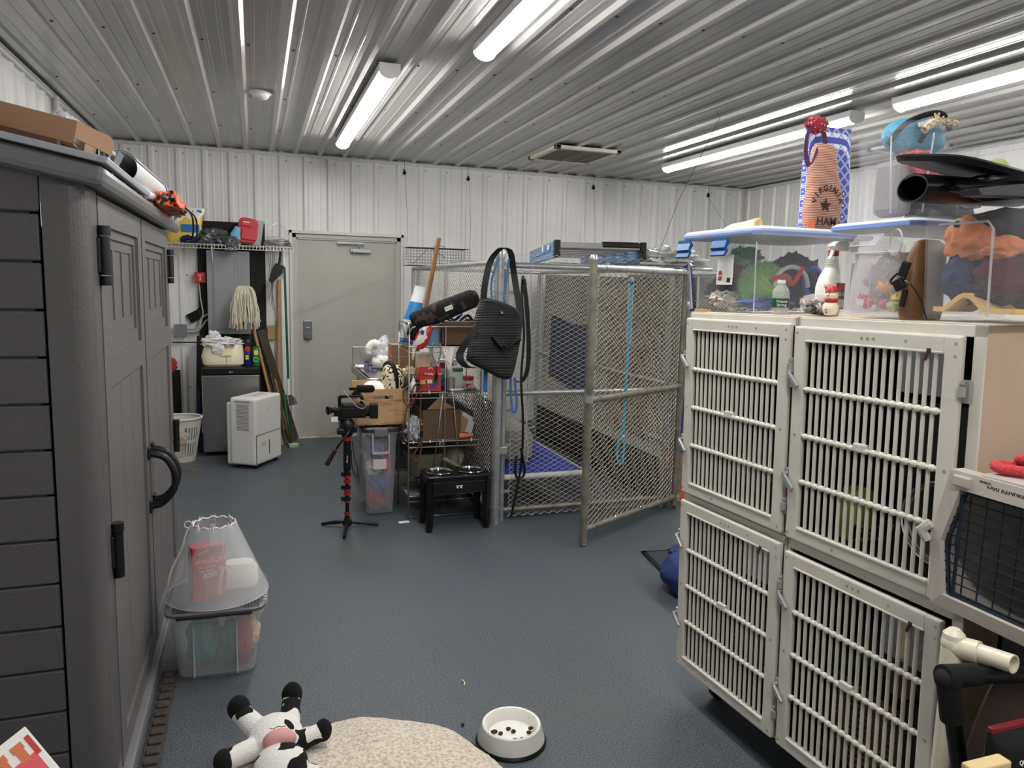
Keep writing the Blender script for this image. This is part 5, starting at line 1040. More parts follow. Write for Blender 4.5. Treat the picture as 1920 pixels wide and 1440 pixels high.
# ladder and clutter on the kennel roof
LZ = KZ + .055
t = thing('stepladder', 'blue fibreglass stepladder lying on top of the kennel', 'ladder', (1.965, 4.83, LZ), -.22)
M_fib = mat('fibreglass_blue', (.36, .53, .72), .4)
def rail(x0, x1, z0, z1, y1=1.75, m=M_fib): return MB().mesh([(x0, 0, z0), (x0 + .022, 0, z0), (x0 + .022, 0, z1), (x0, 0, z1), (x1, y1, z0), (x1 + .022, y1, z0), (x1 + .022, y1, z1), (x1, y1, z1)], [(0, 1, 2, 3), (7, 6, 5, 4), (0, 4, 5, 1), (1, 5, 6, 2), (2, 6, 7, 3), (3, 7, 4, 0)])
rail(0, .06, .0, .045).build('rear_rail', M_fib, t); rail(0, .06, .05, .115).build('front_rail', M_fib, t)
rail(.62, .54, .0, .045).build('rear_rail', M_fib, t); rail(.62, .54, .05, .115).build('front_rail', M_fib, t)
for z0, z1 in ((.0, .048), (.052, .12)):
    for x in (-.004, .605): MB().bb(x, x + .04, -.02, .05, z0, z1, bev=.004).build('foot_cap', M_black, t)
for k in range(6):
    y = .06 + k * .28; MB().bb(.02 + k * .008, .61 - k * .010, y, y + .07, .06, .085, bev=.003).build('step', M_steel, t)
MB().bb(.03, .60, -.01, .02, .065, .105, bev=.003).build('step', mat('alu', (.62, .62, .62), .35, .7), t); MB().bb(.33, .60, -.015, .03, .075, .118, bev=.01).build('spreader_cover', M_black, t)
MB().box((-.0025, .28, .083), (.002, .10, .035)).build('decal', M_white_text, t); text('W', .04, M_fib, t, (-.0042, .28, .083), ax=(0, -1, 0)); MB().box((-.0022, .55, .083), (.002, .06, .045)).build('decal', M_paper, t)
o = MB().blob((0, 0, 0), (.28, .22, .07), .6, 3.2, 3, flat=-.045).build('plastic_wrap', mat('silver_film', (.80, .80, .80), .15, .3, alpha=.8, bump=.6, bscale=20), loc=(3.05, 5.2, LZ + .045)); tag(o, 'crumpled shiny plastic sheeting on the kennel roof right of the ladder', 'plastic wrap')
o = MB().bb(0, .6, 0, .5, 0, .02, bev=.004).build('roof_tray', mat('grey_tray', (.6, .6, .6), .4), loc=(2.72, 5.0, LZ - .02)); tag(o, 'flat grey sheet on the kennel roof under the plastic sheeting', 'sheet')
for k, (y) in enumerate((5.0, 5.5)):
    o = pipe(MB(), (0, 0, 0), (1.35, 0, 0), .012).build('roof_rail', M_galv, loc=(2.0, y, KZ + .015)); tag(o, ('nearer' if k == 0 else 'farther') + ' thin pipe on the kennel roof under the plastic sheeting', 'rail')
# wire trap basket
t = thing('wire_basket', 'flat rectangular wire cage basket standing on the kennel top near the door', 'basket', (1.34, 6.90, KZ + .022))
mb = MB(); w_, h_, d_ = .60, .165, .22
for y in (0, d_):
    for i in range(23): mb.tube([(w_ * i / 22, y, 0), (w_ * i / 22, y, h_)], .0013, 4)
    for i in range(7): mb.tube([(0, y, h_ * i / 6), (w_, y, h_ * i / 6)], .0013, 4)
for i in range(9):
    for z in (0, h_): mb.tube([(0, d_ * i / 8, z), (w_, d_ * i / 8, z)], .0011, 4)
for i in range(13):
    for z in (0, h_): mb.tube([(w_ * i / 12, 0, z), (w_ * i / 12, d_, z)], .0011, 4)
mb.build('grid', mat('dark_wire', (.30, .30, .30), .4, .5), t)
mb = MB()
for y in (0, d_): mb.tube([(0, y, 0), (w_, y, 0), (w_, y, h_), (0, y, h_)], .003, 6, closed=True)
mb.tube([(.05, 0, .01), (.20, 0, h_), (.36, 0, .08)], .003, 6).tube(spline([(.25, .02, h_), (.27, .02, h_ + .02), (.34, .02, h_ + .02), (.36, .02, h_)], 4), .003, 6); mb.build('frame', MATS['dark_wire'], t)
# broom handle leaning on kennel
o = MB().tube([(0, 0, 0), (.165, -.08, .99)], .0155, 14).build('wooden_stick', M_wood_dark, loc=(1.075, 5.31, .926)); tag(o, 'thick golden brown wooden handle standing up behind the rack', 'pole')
# orange bucket beyond the gate
t = thing('bucket', 'orange bucket with dark print on the floor right of the gate', 'bucket', (3.06, 4.84, 0))
MB().lathe([(.125, 0), (.13, .005), (.146, .30), (.152, .305), (.152, .325), (.148, .36), (.153, .365), (.153, .375), (.14, .375), (.12, .02), (0, .02)], n=36, cap=False).build('body', mat('bucket_orange', (.90, .35, .10), .4), t)
for k, z in enumerate((.25, .17, .075)): MB().box((-.112, -.0985, z), (.055, .004, (.06, .05, .03)[k]), rot=(.05, 0, -.80)).build('print', mat('print_dark_orange', (.22, .12, .06), .5), t)
text('BE\nAST', .04, mat('bucket_orange2', (.90, .45, .18), .5), t, (-.116, -.104, .205), ax=(.70, -.72, 0), ay=(0, 0, 1))
MB().lathe([(.15, .375), (.156, .38), (.15, .40), (0, .40)], n=30, cap=False).build('lid', mat('dark_lid', (.14, .14, .15), .5), t)
o = MB().blob((0, 0, .10), (.13, .11, .10), .3, 3, 8, flat=-.10).build('blue_towel', mat('blue_towel', (.16, .26, .55), .9), loc=(3.06, 4.84, .405)); tag(o, 'blue towel on top of the orange bucket', 'towel')
# floor mat and blue bag at the back of the cages
t = thing('floor_mat', 'dark grey ribbed floor mat with a raised border beyond the cage bank', 'mat', (2.60, 3.47, 0), -.15)
MB().bb(-.45, .45, -.28, .30, 0, .008, bev=.003).build('pile', patmat('mat_weave', 'checker', (.12, .13, .18), (.24, .26, .32), 90, .5, .9), t)
mb = MB()
for a in ((-.46, -.43, -.29, .31), (.43, .46, -.29, .31), (-.46, .46, -.29, -.26), (-.46, .46, .28, .31)): mb.bb(*a, 0, .011, bev=.003)
mb.build('border', M_black, t)
t = thing('blue_beanbag', 'round dark blue padded bag on the floor beyond the lower left cage', 'bag', (2.17, 3.22, 0.011))
MB().blob((0, 0, .09), (.17, .21, .115), .12, 1.6, 12, flat=-.088).build('body', mat('navy_pad', (.13, .22, .44), .75, bump=.15, bscale=18), t)
MB().blob((.03, .13, .165), (.10, .09, .03), .3, 3, 13).build('speckled_top', patmat('speckled_navy', 'voronoi', (.75, .78, .85), (.14, .18, .32), 90, .10, .9), t)
# ================================================================== CAGE BANK
CO = Vector((1.573, 2.404, .125)); CA, CL, CT = .0404, .018, .0155
_U = Vector((math.sin(CA), -math.cos(CA), CT)).normalized()
_Z = Vector((-CL, 0, 1)); _Z = (_Z - _U * _Z.dot(_U)).normalized(); _D = _Z.cross(_U)
CM = Matrix(((_U.x, _D.x, _Z.x), (_U.y, _D.y, _Z.y), (_U.z, _D.z, _Z.z)))
CE = CM.to_euler()
def cp(s, d, h): return CO + _U * s + _D * d + _Z * h
def cthing(name, label, cat, s, d, h, group=None):
    o = thing(name, label, cat, cp(s, d, h), 0, group); o.rotation_euler = CE; return o
M_cream = mat('cage_cream', (.79, .775, .735), .4, var=.05, vscale=6)
M_cream_d = patmat('cage_cream_worn', 'noise', (.84, .82, .76), (.62, .55, .46), 5, .78, .45)
M_tan = mat('cage_tan_panel', (.72, .62, .52), .45, var=.05, vscale=5)
M_inner_shade = mat('cage_inner_shade', (.11, .105, .10), .8)  # near-black that paints in the shade inside the enclosed cages
M_alu = mat('latch_alu', (.70, .71, .72), .35, .6)
CDEP = .68
def cage_door(t, W, Hd, card=False, stains=0):
    """door in local coords: x 0..W, z 0..Hd, front towards -y; returns the door part"""
    fw, y0, y1 = .046, -.024, -.004
    mb = MB().bb(0, fw, y0, y1, 0, Hd, bev=.006).bb(W - fw, W, y0, y1, 0, Hd, bev=.006).bb(fw - .004, W - fw + .004, y0, y1, 0, fw, bev=.006).bb(fw - .004, W - fw + .004, y0, y1, Hd - fw, Hd, bev=.006)
    mb.bb(fw, W - fw, y0 - .003, y0 + .006, fw - .008, fw, bev=.002).bb(fw, W - fw, y0 - .003, y0 + .006, Hd - fw, Hd - fw + .006, bev=.002)
    dr = mb.build('door', M_cream, t)
    n = 17; p = (W - 2 * fw) / (n + 1)
    mb = MB()
    for i in range(1, n + 1):
        x = fw + i * p; mb.tube([(x, -.014, fw - .005), (x, -.014, Hd - fw + .005)], .0056, 8)
    for k in (1, 2, 3):
        z = fw + (Hd - 2 * fw) * k / 4; mb.tube([(fw - .01, -.016, z), (W - fw + .01, -.016, z)], .0068, 8)
        for i in range(n + 1): mb.blob((fw + (i + .5) * p, -.018, z), (.0105, .0092, .0095), 0, 1, 0, sub=2)
    mb.build('bar_grille', M_cream, dr)
    zc = fw + (Hd - 2 * fw) * .5
    MB().bb(W * .5 - .028, W * .5 + .016, -.026, -.012, zc - .006, zc + .018, bev=.003).build('card_clip', M_cream, dr)
    mb = MB()
    for (x, z) in ((.012, Hd - .02), (W - .014, Hd - .02), (.012, .02), (W - .014, .02), (W - .014, Hd - .05), (W / 2 - .02, Hd - .022), (W / 2, Hd - .022), (W / 2 + .02, Hd - .022), (.02, Hd * .5), (W - .02, Hd * .5), (W * .72, Hd - .022), (.35 * W, .02)):
        mb.cyl((x, y0 - .0006, z), (x, y0 + .002, z), .0045, n=10)
    mb.build('rivets', mat('rivet_grey', (.58, .56, .50), .5), dr)
    for k, zz in enumerate((.76, .28)):
        z = Hd * zz
        mb = MB().bb(-.018, -.004, -.020, -.002, z - .03, z + .035, bev=.002)
        mb.box((.012, -.034, z - .004), (.056, .010, .013), rot=(0, .75, 0), bev=.002).box((.014, -.031, z - .016), (.040, .008, .010), rot=(0, .75, 0), bev=.002).cyl((-.008, -.020, z + .018), (-.008, -.038, z + .018), .005, n=8)
        mb.build('latch', M_alu, dr)
    for zz in (.14, .80):
        z = Hd * zz
        MB().cyl((W + .009, -.022, z - .012), (W + .009, -.022, z + .012), .009, n=14).bb(W - .004, W + .022, -.012, -.004, z - .028, z + .028, bev=.002).cyl((W + .009, -.022, z + .018), (W + .009, -.022, z + .026), .005, n=8).build('hinge', mat('hinge_grey', (.62, .63, .62), .4, .3), dr)
    if card:
        c = MB().bb(W - .155, W - .006, -.030, -.028, Hd - .15, Hd - .004); c.build('card_sleeve', mat('sleeve_clear', (.9, .92, .94), .08, alpha=.07, spec=.8), dr)
        if stains: MB().box((W - .085, -.031, Hd - .052), (.009, .004, .026), rot=(0, .35, 0), bev=.002).box((W - .08, -.031, Hd - .040), (.012, .004, .012), bev=.003).build('rust_mark', mat('rust', (.28, .17, .10), .8), dr)
    return dr
def cage(s, h, W, Hc, label, card, dx, dW, dz, dH, stains=0, near=False):
    t = cthing('pet_cage', label, 'cage', s, 0, h, 'cream pet cages with barred doors')
    mb = MB().bb(0, .018, 0, CDEP, 0, Hc).bb(W - .018, W, 0, CDEP, 0, Hc).bb(0, W, 0, CDEP, Hc - .018, Hc).bb(0, W, 0, CDEP, 0, .018).bb(0, W, CDEP - .01, CDEP, 0, Hc)
    mb.build('shell', M_tan if near else M_cream, t)
    MB().bb(.0185, .0215, .012, CDEP - .012, .02, Hc - .02).bb(W - .0215, W - .0185, .012, CDEP - .012, .02, Hc - .02).bb(.02, W - .02, CDEP - .014, CDEP - .0105, .02, Hc - .02).bb(.02, W - .02, .012, CDEP - .012, .0185, .021).bb(.02, W - .02, .012, CDEP - .012, Hc - .021, Hc - .0185).build('interior_shade', M_inner_shade, t)  # inner skins added to carry the painted shade behind the bars
    mb = MB().bb(0, W, -.006, .001, Hc - .028, Hc, bev=.002).bb(0, .012, -.006, .001, 0, Hc, bev=.002).bb(W - (.030 if near else .012), W, -.006, .001, 0, Hc, bev=.002).bb(0, W, -.006, .001, 0, .010, bev=.002)
    mb.build('face_frame', M_cream, t)
    MB().bb(0, W, -.003, CDEP, Hc - .0005, Hc + .004, bev=.001).build('top_panel', mat('cage_top', (.80, .75, .66), .45, var=.05), t) if h > .3 else None
    d = cage_door(t, dW, dH, card, stains)
    for o in (d,): o.location = (dx, -.003, dz)
    return t
cage(0, .692, .562, .689, 'upper far pet cage, cream barred door, under the blue-latched bin', False, .006, .545, .006, .665)
cage(.566, .692, .600, .689, 'upper near pet cage, cream barred door with clear card sleeve and rust mark', True, .008, .548, .004, .660, 1, near=True)
cage(0, 0, .562, .688, 'lower far pet cage, cream barred door with clear card sleeve, nearest the blue bag', True, .004, .548, .004, .664, 1)
cage(.566, 0, .600, .688, 'lower near pet cage, cream barred door, behind the black pipe frame', True, .008, .55, .004, .650, 1, near=True)
t = cthing('cage_base', 'dark wheeled base frame under the bank of pet cages', 'base', 0, 0, -.125 + .0)
t.location = (CO.x + .0, CO.y, 0); t.rotation_euler = (0, 0, CE.z)
MB().bb(.03, 1.13, .05, .64, .085, .122, bev=.004).build('frame', M_black, t)
for x in (.10, 1.05):
    for y in (.12, .56):
        MB().cyl((x - .015, y, .042), (x + .015, y, .042), .042, n=22).build('caster', M_black, t); MB().bb(x - .022, x + .022, y - .02, y + .02, .06, .088).build('fork', M_galv, t)
MB().bb(-.012, .0, -.002, .02, .2, .88).build('edge_strip', M_alu, t) if False else None
# things seen inside the cages
def cin(s, d, h, mb, m, name, lab, cat, g=None):
    o = mb.build(name, m, loc=cp(s, d, h)); o.rotation_euler = CE; return tag(o, lab, cat, g)
U = .692 + .0225
cin(.44, .16, U, MB().loft([(0, 0, 0, .05, .05, 4), (0, 0, .13, .05, .045, 4), (0, 0, .16, .03, .02, 3)], 20), mat('red_sack', (.72, .10, .20), .5), 'red_bag', 'red bag inside the upper far cage, at its near bottom corner', 'bag')
cin(.20, .25, U, MB().blob((0, 0, .10), (.12, .12, .10), .3, 2.5, 3, flat=-.098), mat('grey_fleece', (.40, .39, .40), .95), 'blanket', 'grey blanket inside the upper far cage', 'blanket')
t = cthing('metal_bucket', 'galvanised metal tub lying on its side inside the upper near cage', 'bucket', .97, .14, U + .118)
MB().lathe([(.085, .20), (.087, .19), (.11, 0), (.116, -.004), (.116, .004), (.105, .01), (.082, .19), (0, .192)], n=36, rot=(-PI / 2, 0, 0), cap=False).build('body', M_galv, t)
MB().tube(arc((0, -.004, 0), .116, 0, 2 * PI, 30), .005, 6).build('rim', M_chrome, t)
cin(.69, .14, U, MB().loft([(0, 0, 0, .045, .05, 4), (0, 0, .15, .04, .03, 4)], 18), mat('olive_yellow', (.62, .64, .20), .5), 'yellow_pouch', 'olive yellow pouch inside the upper near cage at its far bottom corner', 'pouch')
cin(.84, .28, U, MB().bb(-.10, .10, -.04, .04, 0, .19, bev=.006), mat('dark_blue_box', (.14, .16, .25), .5), 'blue_box', 'dark blue box standing behind the metal tub inside the upper near cage', 'box')
cin(.78, .10, U, MB().tube(spline([(-.06, 0, .01), (-.02, -.02, .06), (.04, .0, .03), (.06, .02, .08), (.0, .03, .05), (-.05, .02, .02)], 6), .008, 7), M_black, 'harness', 'black strap tangle inside the upper near cage beside the metal tub', 'harness')
cin(.87, .42, U + .0, MB().bb(-.2, .2, -.1, .1, 0, .42, bev=.01), mat('grey_crate_in', (.34, .34, .35), .6), 'storage_box', 'tall grey box at the back of the upper near cage', 'box')
cin(.40, .18, .0225, MB().loft([(0, 0, 0, .085, .07, 3), (0, 0, .08, .09, .07, 3), (0, 0, .14, .06, .05, 3)], 24), patmat('red_stripe', 'wave', (.80, .12, .12), (.88, .84, .80), 10, .5, .7), 'striped_bag', 'red and white striped bag at the bottom of the lower far cage', 'bag')
cin(.22, .30, .0225, MB().blob((0, 0, .12), (.14, .16, .12), .3, 2.5, 8, flat=-.118), mat('grey_fleece2', (.36, .35, .37), .95), 'blanket', 'dark grey blanket at the back of the lower far cage', 'blanket')
t = cthing('wicker_basket', 'brown wicker basket on the floor of the lower near cage', 'basket', .87, .26, .0225)
mb = MB()
for k in range(26): mb.tube([(.235 * (abs(math.cos(a)) ** .6) * (1 if math.cos(a) > 0 else -1), .19 * (abs(math.sin(a)) ** .6) * (1 if math.sin(a) > 0 else -1) + .004 * math.sin(a * 20 + k * PI), .01 + k * .0105) for a in [2 * PI * i / 60 for i in range(60)]], .0055, 5, closed=True)
mb.build('weave', mat('wicker', (.42, .31, .18), .7, var=.2, vscale=40), t); MB().bb(-.22, .22, -.18, .18, 0, .01).build('bottom', MATS['wicker'], t)
cin(.84, .26, .0225 + .30, MB().blob((0, 0, .045), (.16, .13, .06), .4, 3, 12), mat('teal_dark', (.20, .30, .32), .9), 'toy_pile', 'dark teal cloth on top of the wicker basket', 'cloth')
cin(.925, .10, .0225 + .42, MB().loft([(0, 0, 0, .02, .015, 3), (0, 0, .14, .025, .015, 3)], 16), mat('yellow_pack', (.85, .68, .12), .5), 'yellow_packet', 'yellow packet standing high inside the lower near cage', 'packet')
cin(.925, .10, .0225 + .30, MB().bb(-.03, .06, -.02, .05, 0, .12, bev=.01), mat('brown_pack', (.40, .28, .16), .6), 'brown_packet', 'brown packet under the yellow one inside the lower near cage', 'packet')
cin(1.06, .09, .0225 + .33, MB().loft([(0, 0, 0, .05, .04, 4), (0, 0, .20, .055, .04, 4), (0, 0, .24, .03, .02, 3)], 20), MATS['red_sack'], 'red_bag', 'red bag high at the near side of the lower near cage, behind its card sleeve', 'bag')
cin(1.05, .20, .0225, MB().bb(-.08, .08, -.15, .15, 0, .33, bev=.01), mat('dark_tub_in', (.13, .13, .14), .6), 'dark_tub', 'dark tub under the red bag in the lower near cage', 'tub')
cin(.70, .18, .0225, MB().bb(-.06, .06, -.06, .06, 0, .32, bev=.01), mat('green_carton', (.16, .24, .18), .6), 'dark_green_carton', 'dark green carton standing in the lower near cage beside the basket', 'carton')
# ------------------------------------------------------------------ on top of the cages
def topz(x, y): # height of the cage tops
    s = (2.404 - y); d = x - 1.573; return cp(s, d, 1.3865).z
def bin_(name, label, x0, x1, y0, y1, z0, H_, taper=.02, flare=.018, body=M_frost, lidm=None, lip=.018, cat='storage bin', group='clear storage bins on top of the cages'):
    cx, cy = (x0 + x1) / 2, (y0 + y1) / 2; W, D = (x1 - x0) / 2, (y1 - y0) / 2
    t = thing(name, label, cat, (cx, cy, z0), 0, group); th = .004
    mb = MB(); P = 14
    secs = [(0, 0, 0, W, D, P), (0, 0, .006, W, D, P), (0, 0, H_ - lip, W + taper, D + taper, P), (0, 0, H_ - lip, W + taper + flare, D + taper + flare, P), (0, 0, H_, W + taper + flare, D + taper + flare, P)]
    inner = [(0, 0, H_, W + taper - th, D + taper - th, P), (0, 0, .012, W - th, D - th, P)]
    mb.loft(secs + inner, 56, smooth=True); mb.build('body', body, t)
    return t, W, D
zA = topz(1.65, 2.32) + .001
t, W, D = bin_('storage_bin', 'clear bin with bright blue latches at the far end of the cage tops', 1.600, 2.02, 2.125, 2.50, zA, .262)
MB().loft([(0, 0, .263, W + .045, D + .045, 14), (0, 0, .283, W + .047, D + .047, 14), (0, 0, .292, W + .035, D + .035, 14)], 56).build('lid', mat('pale_lid', (.84, .87, .93), .3, alpha=.85), t)
MB().loft([(0, 0, .268, W + .048, D + .048, 14), (0, 0, .276, W + .049, D + .049, 14)], 56).build('blue_seal', mat('blue_seal', (.48, .62, .90), .4), t)
M_latch = mat('latch_blue', (.06, .33, .58), .3)
for y in (-.115, .115):
    MB().prism([(-.005, .245), (.008, .262), (.008, .25), (.016, .225), (.010, .215), (.018, .200), (.012, .196), (.0, .214), (.005, .226), (-.006, .24)], .085, (-W - .038, y + .0425, 0), (-1, 0, 0), (0, 0, 1)).build('latch', M_latch, t)
MB().tube([(-W - .003, -D - .002, .004), (-W - .022, -D - .02, .24)], .0025, 6).tube([(-W - .003, D + .002, .004), (-W - .022, D + .02, .24)], .004, 6).build('corner_rib', M_frost2, t)
t = thing('packaged_card', 'white printed product card with red oval logo against the inside of the blue-latched bin', 'card', (1.587, 2.285, 1.612))
MB().bb(-.0015, .0, -.047, .047, 0, .105).build('card', patmat('card_print', 'noise', (.90, .90, .90), (.62, .60, .60), 16, .56, .5), t)
MB().bb(-.0025, -.0015, -.047, .047, 0, .045).build('white_panel', M_paper, t); MB().loft([(0, 0, 0, .018, .010, 2.6), (0, 0, .001, .018, .010, 2.6)], 24, rot=(0, -PI / 2, 0), c=(-.0025, .025, .032)).build('oval_print', M_red, t)
text('oxiti', .013, M_white_text, t, (-.0042, .025, .032), ax=(0, -1, 0)); MB().bb(-.0032, -.0025, -.036, -.016, .008, .024).build('barcode', M_dark_text, t); MB().bb(-.0032, -.0025, .02, .04, .016, .020).build('blue_line', MATS['badge_blue'], t)
def inside(mb, m, loc, name, lab, cat, g): return tag(mb.build(name, m, loc=loc), lab, cat, g)
gA = 'toys inside the blue-latched bin'; zi = zA + .014
t = thing('spiky_ball', 'large green spiky rubber ball inside the blue-latched bin', 'ball', (1.71, 2.235, zi + .085), 0, gA)
M_gb = mat('green_rubber', (.42, .66, .28), .45)
MB().lathe([(.0805 * math.sin(PI * i / 20), -.0805 * math.cos(PI * i / 20)) for i in range(21)], n=36, cap=False).build('ball', M_gb, t)
mb = MB(); N = 300
for i in range(N):
    zz = 1 - 2 * (i + .5) / N; rr = math.sqrt(1 - zz * zz); a = i * 2.39996; v = Vector((rr * math.cos(a), rr * math.sin(a), zz)); mb.tube([v * .078, v * .090], [.003, .0012], 5)
mb.build('spikes', M_gb, t)
inside(MB().blob((0, 0, .05), (.07, .06, .05), .5, 3, 1, flat=-.048), mat('toy_black', (.12, .12, .14), .7), (1.70, 2.42, zi), 'plush_toy', 'dark plush toy in the far end of the blue-latched bin', 'toy', gA)
inside(MB().blob((0, 0, .03), (.06, .07, .03), .4, 3, 2, flat=-.028), patmat('toy_weave', 'voronoi', (.25, .25, .30), (.75, .72, .66), 60, .3, .9), (1.66, 2.37, zi), 'woven_toy', 'beige and grey woven toy at the bottom of the blue-latched bin', 'toy', gA)
inside(MB().blob((0, 0, .06), (.10, .09, .09), .4, 3, 3), mat('navy_toy', (.16, .19, .30), .8), (1.86, 2.26, zi + .04), 'plush_toy', 'navy plush behind the green ball in the blue-latched bin', 'toy', gA)
inside(MB().blob((0, 0, .0), (.06, .06, .05), .5, 3, 4), mat('maroon_toy', (.48, .20, .22), .7), (1.73, 2.40, zi + .13), 'red_toy', 'maroon toy on the pile in the blue-latched bin', 'toy', gA)
inside(MB().blob((0, 0, .0), (.05, .05, .03), .5, 3, 5), mat('mint_toy', (.40, .68, .50), .6), (1.70, 2.33, zi + .19), 'green_toy', 'mint green toy at the top of the pile in the blue-latched bin', 'toy', gA)
inside(MB().tube(arc((0, 0, .06), .07, 0, PI, 14, (1, 0, 0), (0, 0, 1)), .008, 8), mat('grey_ring', (.72, .73, .75), .5), (1.77, 2.155, zi + .02), 'ring_toy', 'pale grey curved strap behind the water bottle inside the bin', 'toy', gA)
inside(MB().tube([Vector((.035 * math.cos(a), 0, .05 + .05 * math.sin(a))) for a in [2 * PI * i / 20 for i in range(20)]], .009, 8, closed=True), mat('blue_ring', (.16, .30, .75), .4), (1.87, 2.165, zi + .05), 'ring_toy', 'bright blue ring toy inside the bin left of the spray bottle', 'toy', gA)
inside(MB().tube(spline([(-.06, 0, .05), (0, 0, .07), (.03, 0, .04), (.07, 0, .10)], 5), .008, 8), M_red, (1.74, 2.15, zi + .05), 'red_lead', 'red lead across the front of the green ball inside the bin', 'lead', gA)
inside(MB().blob((0, 0, .02), (.09, .05, .02), .4, 3, 6, flat=-.019), mat('blue_toy', (.20, .32, .62), .7), (1.70, 2.19, zi), 'blue_cloth', 'blue cloth on the bottom of the blue-latched bin', 'cloth', gA)
# yellow roll on lid
t = thing('rolled_towel', 'pale yellow rolled towel on the lid of the blue-latched bin', 'towel', (1.66, 2.30, zA + .293), 0)
MB().tube([(-.0, .10, .008), (-.0, .06, .012), (-.0, -.02, .014), (.0, -.085, .018)], [.009, .014, .016, .019], 16).build('roll', mat('pale_yellow', (.95, .88, .62), .9, bump=.3, bscale=60), t)
MB().tube([Vector((.016 * (1 - k / 40) * math.cos(k * .5), -.087, .018 + .016 * (1 - k / 40) * math.sin(k * .5))) for k in range(36)], .0012, 4).build('spiral_edge', mat('yellow_shadow', (.78, .66, .40), .9), t)
# ham bag & blue patterned bag standing on the bin lid
t = thing('ham_bag', 'brown printed cloth bag shaped like a ham, standing on the blue-latched bin', 'bag', (1.91, 2.20, zA + .293))
HB = [(-.064, 0), (-.072, .05), (-.07, .10), (-.062, .15), (-.062, .20), (-.056, .24), (-.048, .27), (-.042, .295), (.0, .305), (.038, .295), (.045, .26), (.05, .22), (.065, .18), (.078, .13), (.082, .08), (.078, .03), (.065, 0)]
M_ham = patmat('ham_print', 'wavez', (.42, .20, .16), (.84, .62, .52), 55, .42, .7, stretch=(.5, .5, 1))
inflate([(x, z) for x, z in HB], .03).build('body', M_ham, t)
def arctext(s_, r, a0, a1, cx, cz, size, m, t, y):
    for i, ch in enumerate(s_):
        a = a0 + (a1 - a0) * i / (len(s_) - 1)
        text(ch, size, m, t, (cx + r * math.cos(a), y, cz + r * math.sin(a)), ax=(math.sin(a), 0, -math.cos(a)), ay=(math.cos(a), 0, math.sin(a)), bold=.0006)
M_hamtx = mat('ham_ink', (.20, .08, .10), .6)
arctext('VIRGINIA', .058, PI * .93, PI * .10, .002, .090, .029, M_hamtx, t, -.0315)
text('HAM', .040, M_hamtx, t, (.0, -.0345, .032), bold=.0008)
st = []
for i in range(10):
    a = PI / 2 + i * PI / 5; r = .025 if i % 2 == 0 else .010; st.append((r * math.cos(a), r * math.sin(a)))
MB().prism(st, .002, (-.010, -.034, .088), (1, 0, 0), (0, 0, 1)).build('star_print', M_hamtx, t)
strap([(-.04, -.01, .29), (-.06, -.02, .25), (-.09, -.03, .22), (-.10, -.02, .27), (-.085, -.01, .34), (-.05, 0, .385), (-.02, 0, .36), (.0, 0, .30)], .020, .003, None, '', '', ax=(.6, 0, .5)).build('purple_ribbon', mat('purple_ribbon', (.32, .14, .28), .7), t)
MB().blob((-.045, 0, .365), (.042, .02, .028), .3, 3, 4).build('red_bow', patmat('red_floral', 'voronoi', (.85, .80, .80), (.62, .12, .20), 80, .2, .8), t)
MB().bb(-.075, -.045, -.030, -.027, .0, .035).build('orange_patch', mat('orange_patch', (.92, .40, .12), .6), t)
t = thing('patterned_bag', 'blue and white lattice patterned bag standing behind the ham bag', 'bag', (1.985, 2.27, zA + .293))
m = bpy.data.materials.new('blue_lattice'); m.use_nodes = True; nt = m.node_tree; b = nt.nodes['Principled BSDF']; b.inputs['Roughness'].default_value = .7
tc = nt.nodes.new('ShaderNodeTexCoord'); mp = nt.nodes.new('ShaderNodeMapping'); mp.inputs['Rotation'].default_value = (0, PI / 4, 0); nt.links.new(tc.outputs['Object'], mp.inputs['Vector'])
vo = nt.nodes.new('ShaderNodeTexVoronoi'); vo.inputs['Scale'].default_value = 34; vo.inputs['Randomness'].default_value = 0; vo.distance = 'CHEBYCHEV'; nt.links.new(mp.outputs[0], vo.inputs['Vector'])
cr = nt.nodes.new('ShaderNodeValToRGB'); cr.color_ramp.interpolation = 'CONSTANT'; e = cr.color_ramp.elements; e[0].color = (.75, .80, .95, 1); e[1].color = (.06, .09, .42, 1); e[1].position = .14
q = e.new(.40); q.color = (.72, .78, .95, 1); q = e.new(.46); q.color = (.06, .09, .42, 1)
nt.links.new(vo.outputs['Distance'], cr.inputs['Fac']); nt.links.new(cr.outputs[0], b.inputs['Base Color'])
MB().loft([(0, 0, 0, .10, .028, 5), (0, 0, .15, .10, .026, 5), (-.005, 0, .30, .098, .018, 5), (-.005, 0, .378, .10, .010, 5)], 30).build('body', m, t)
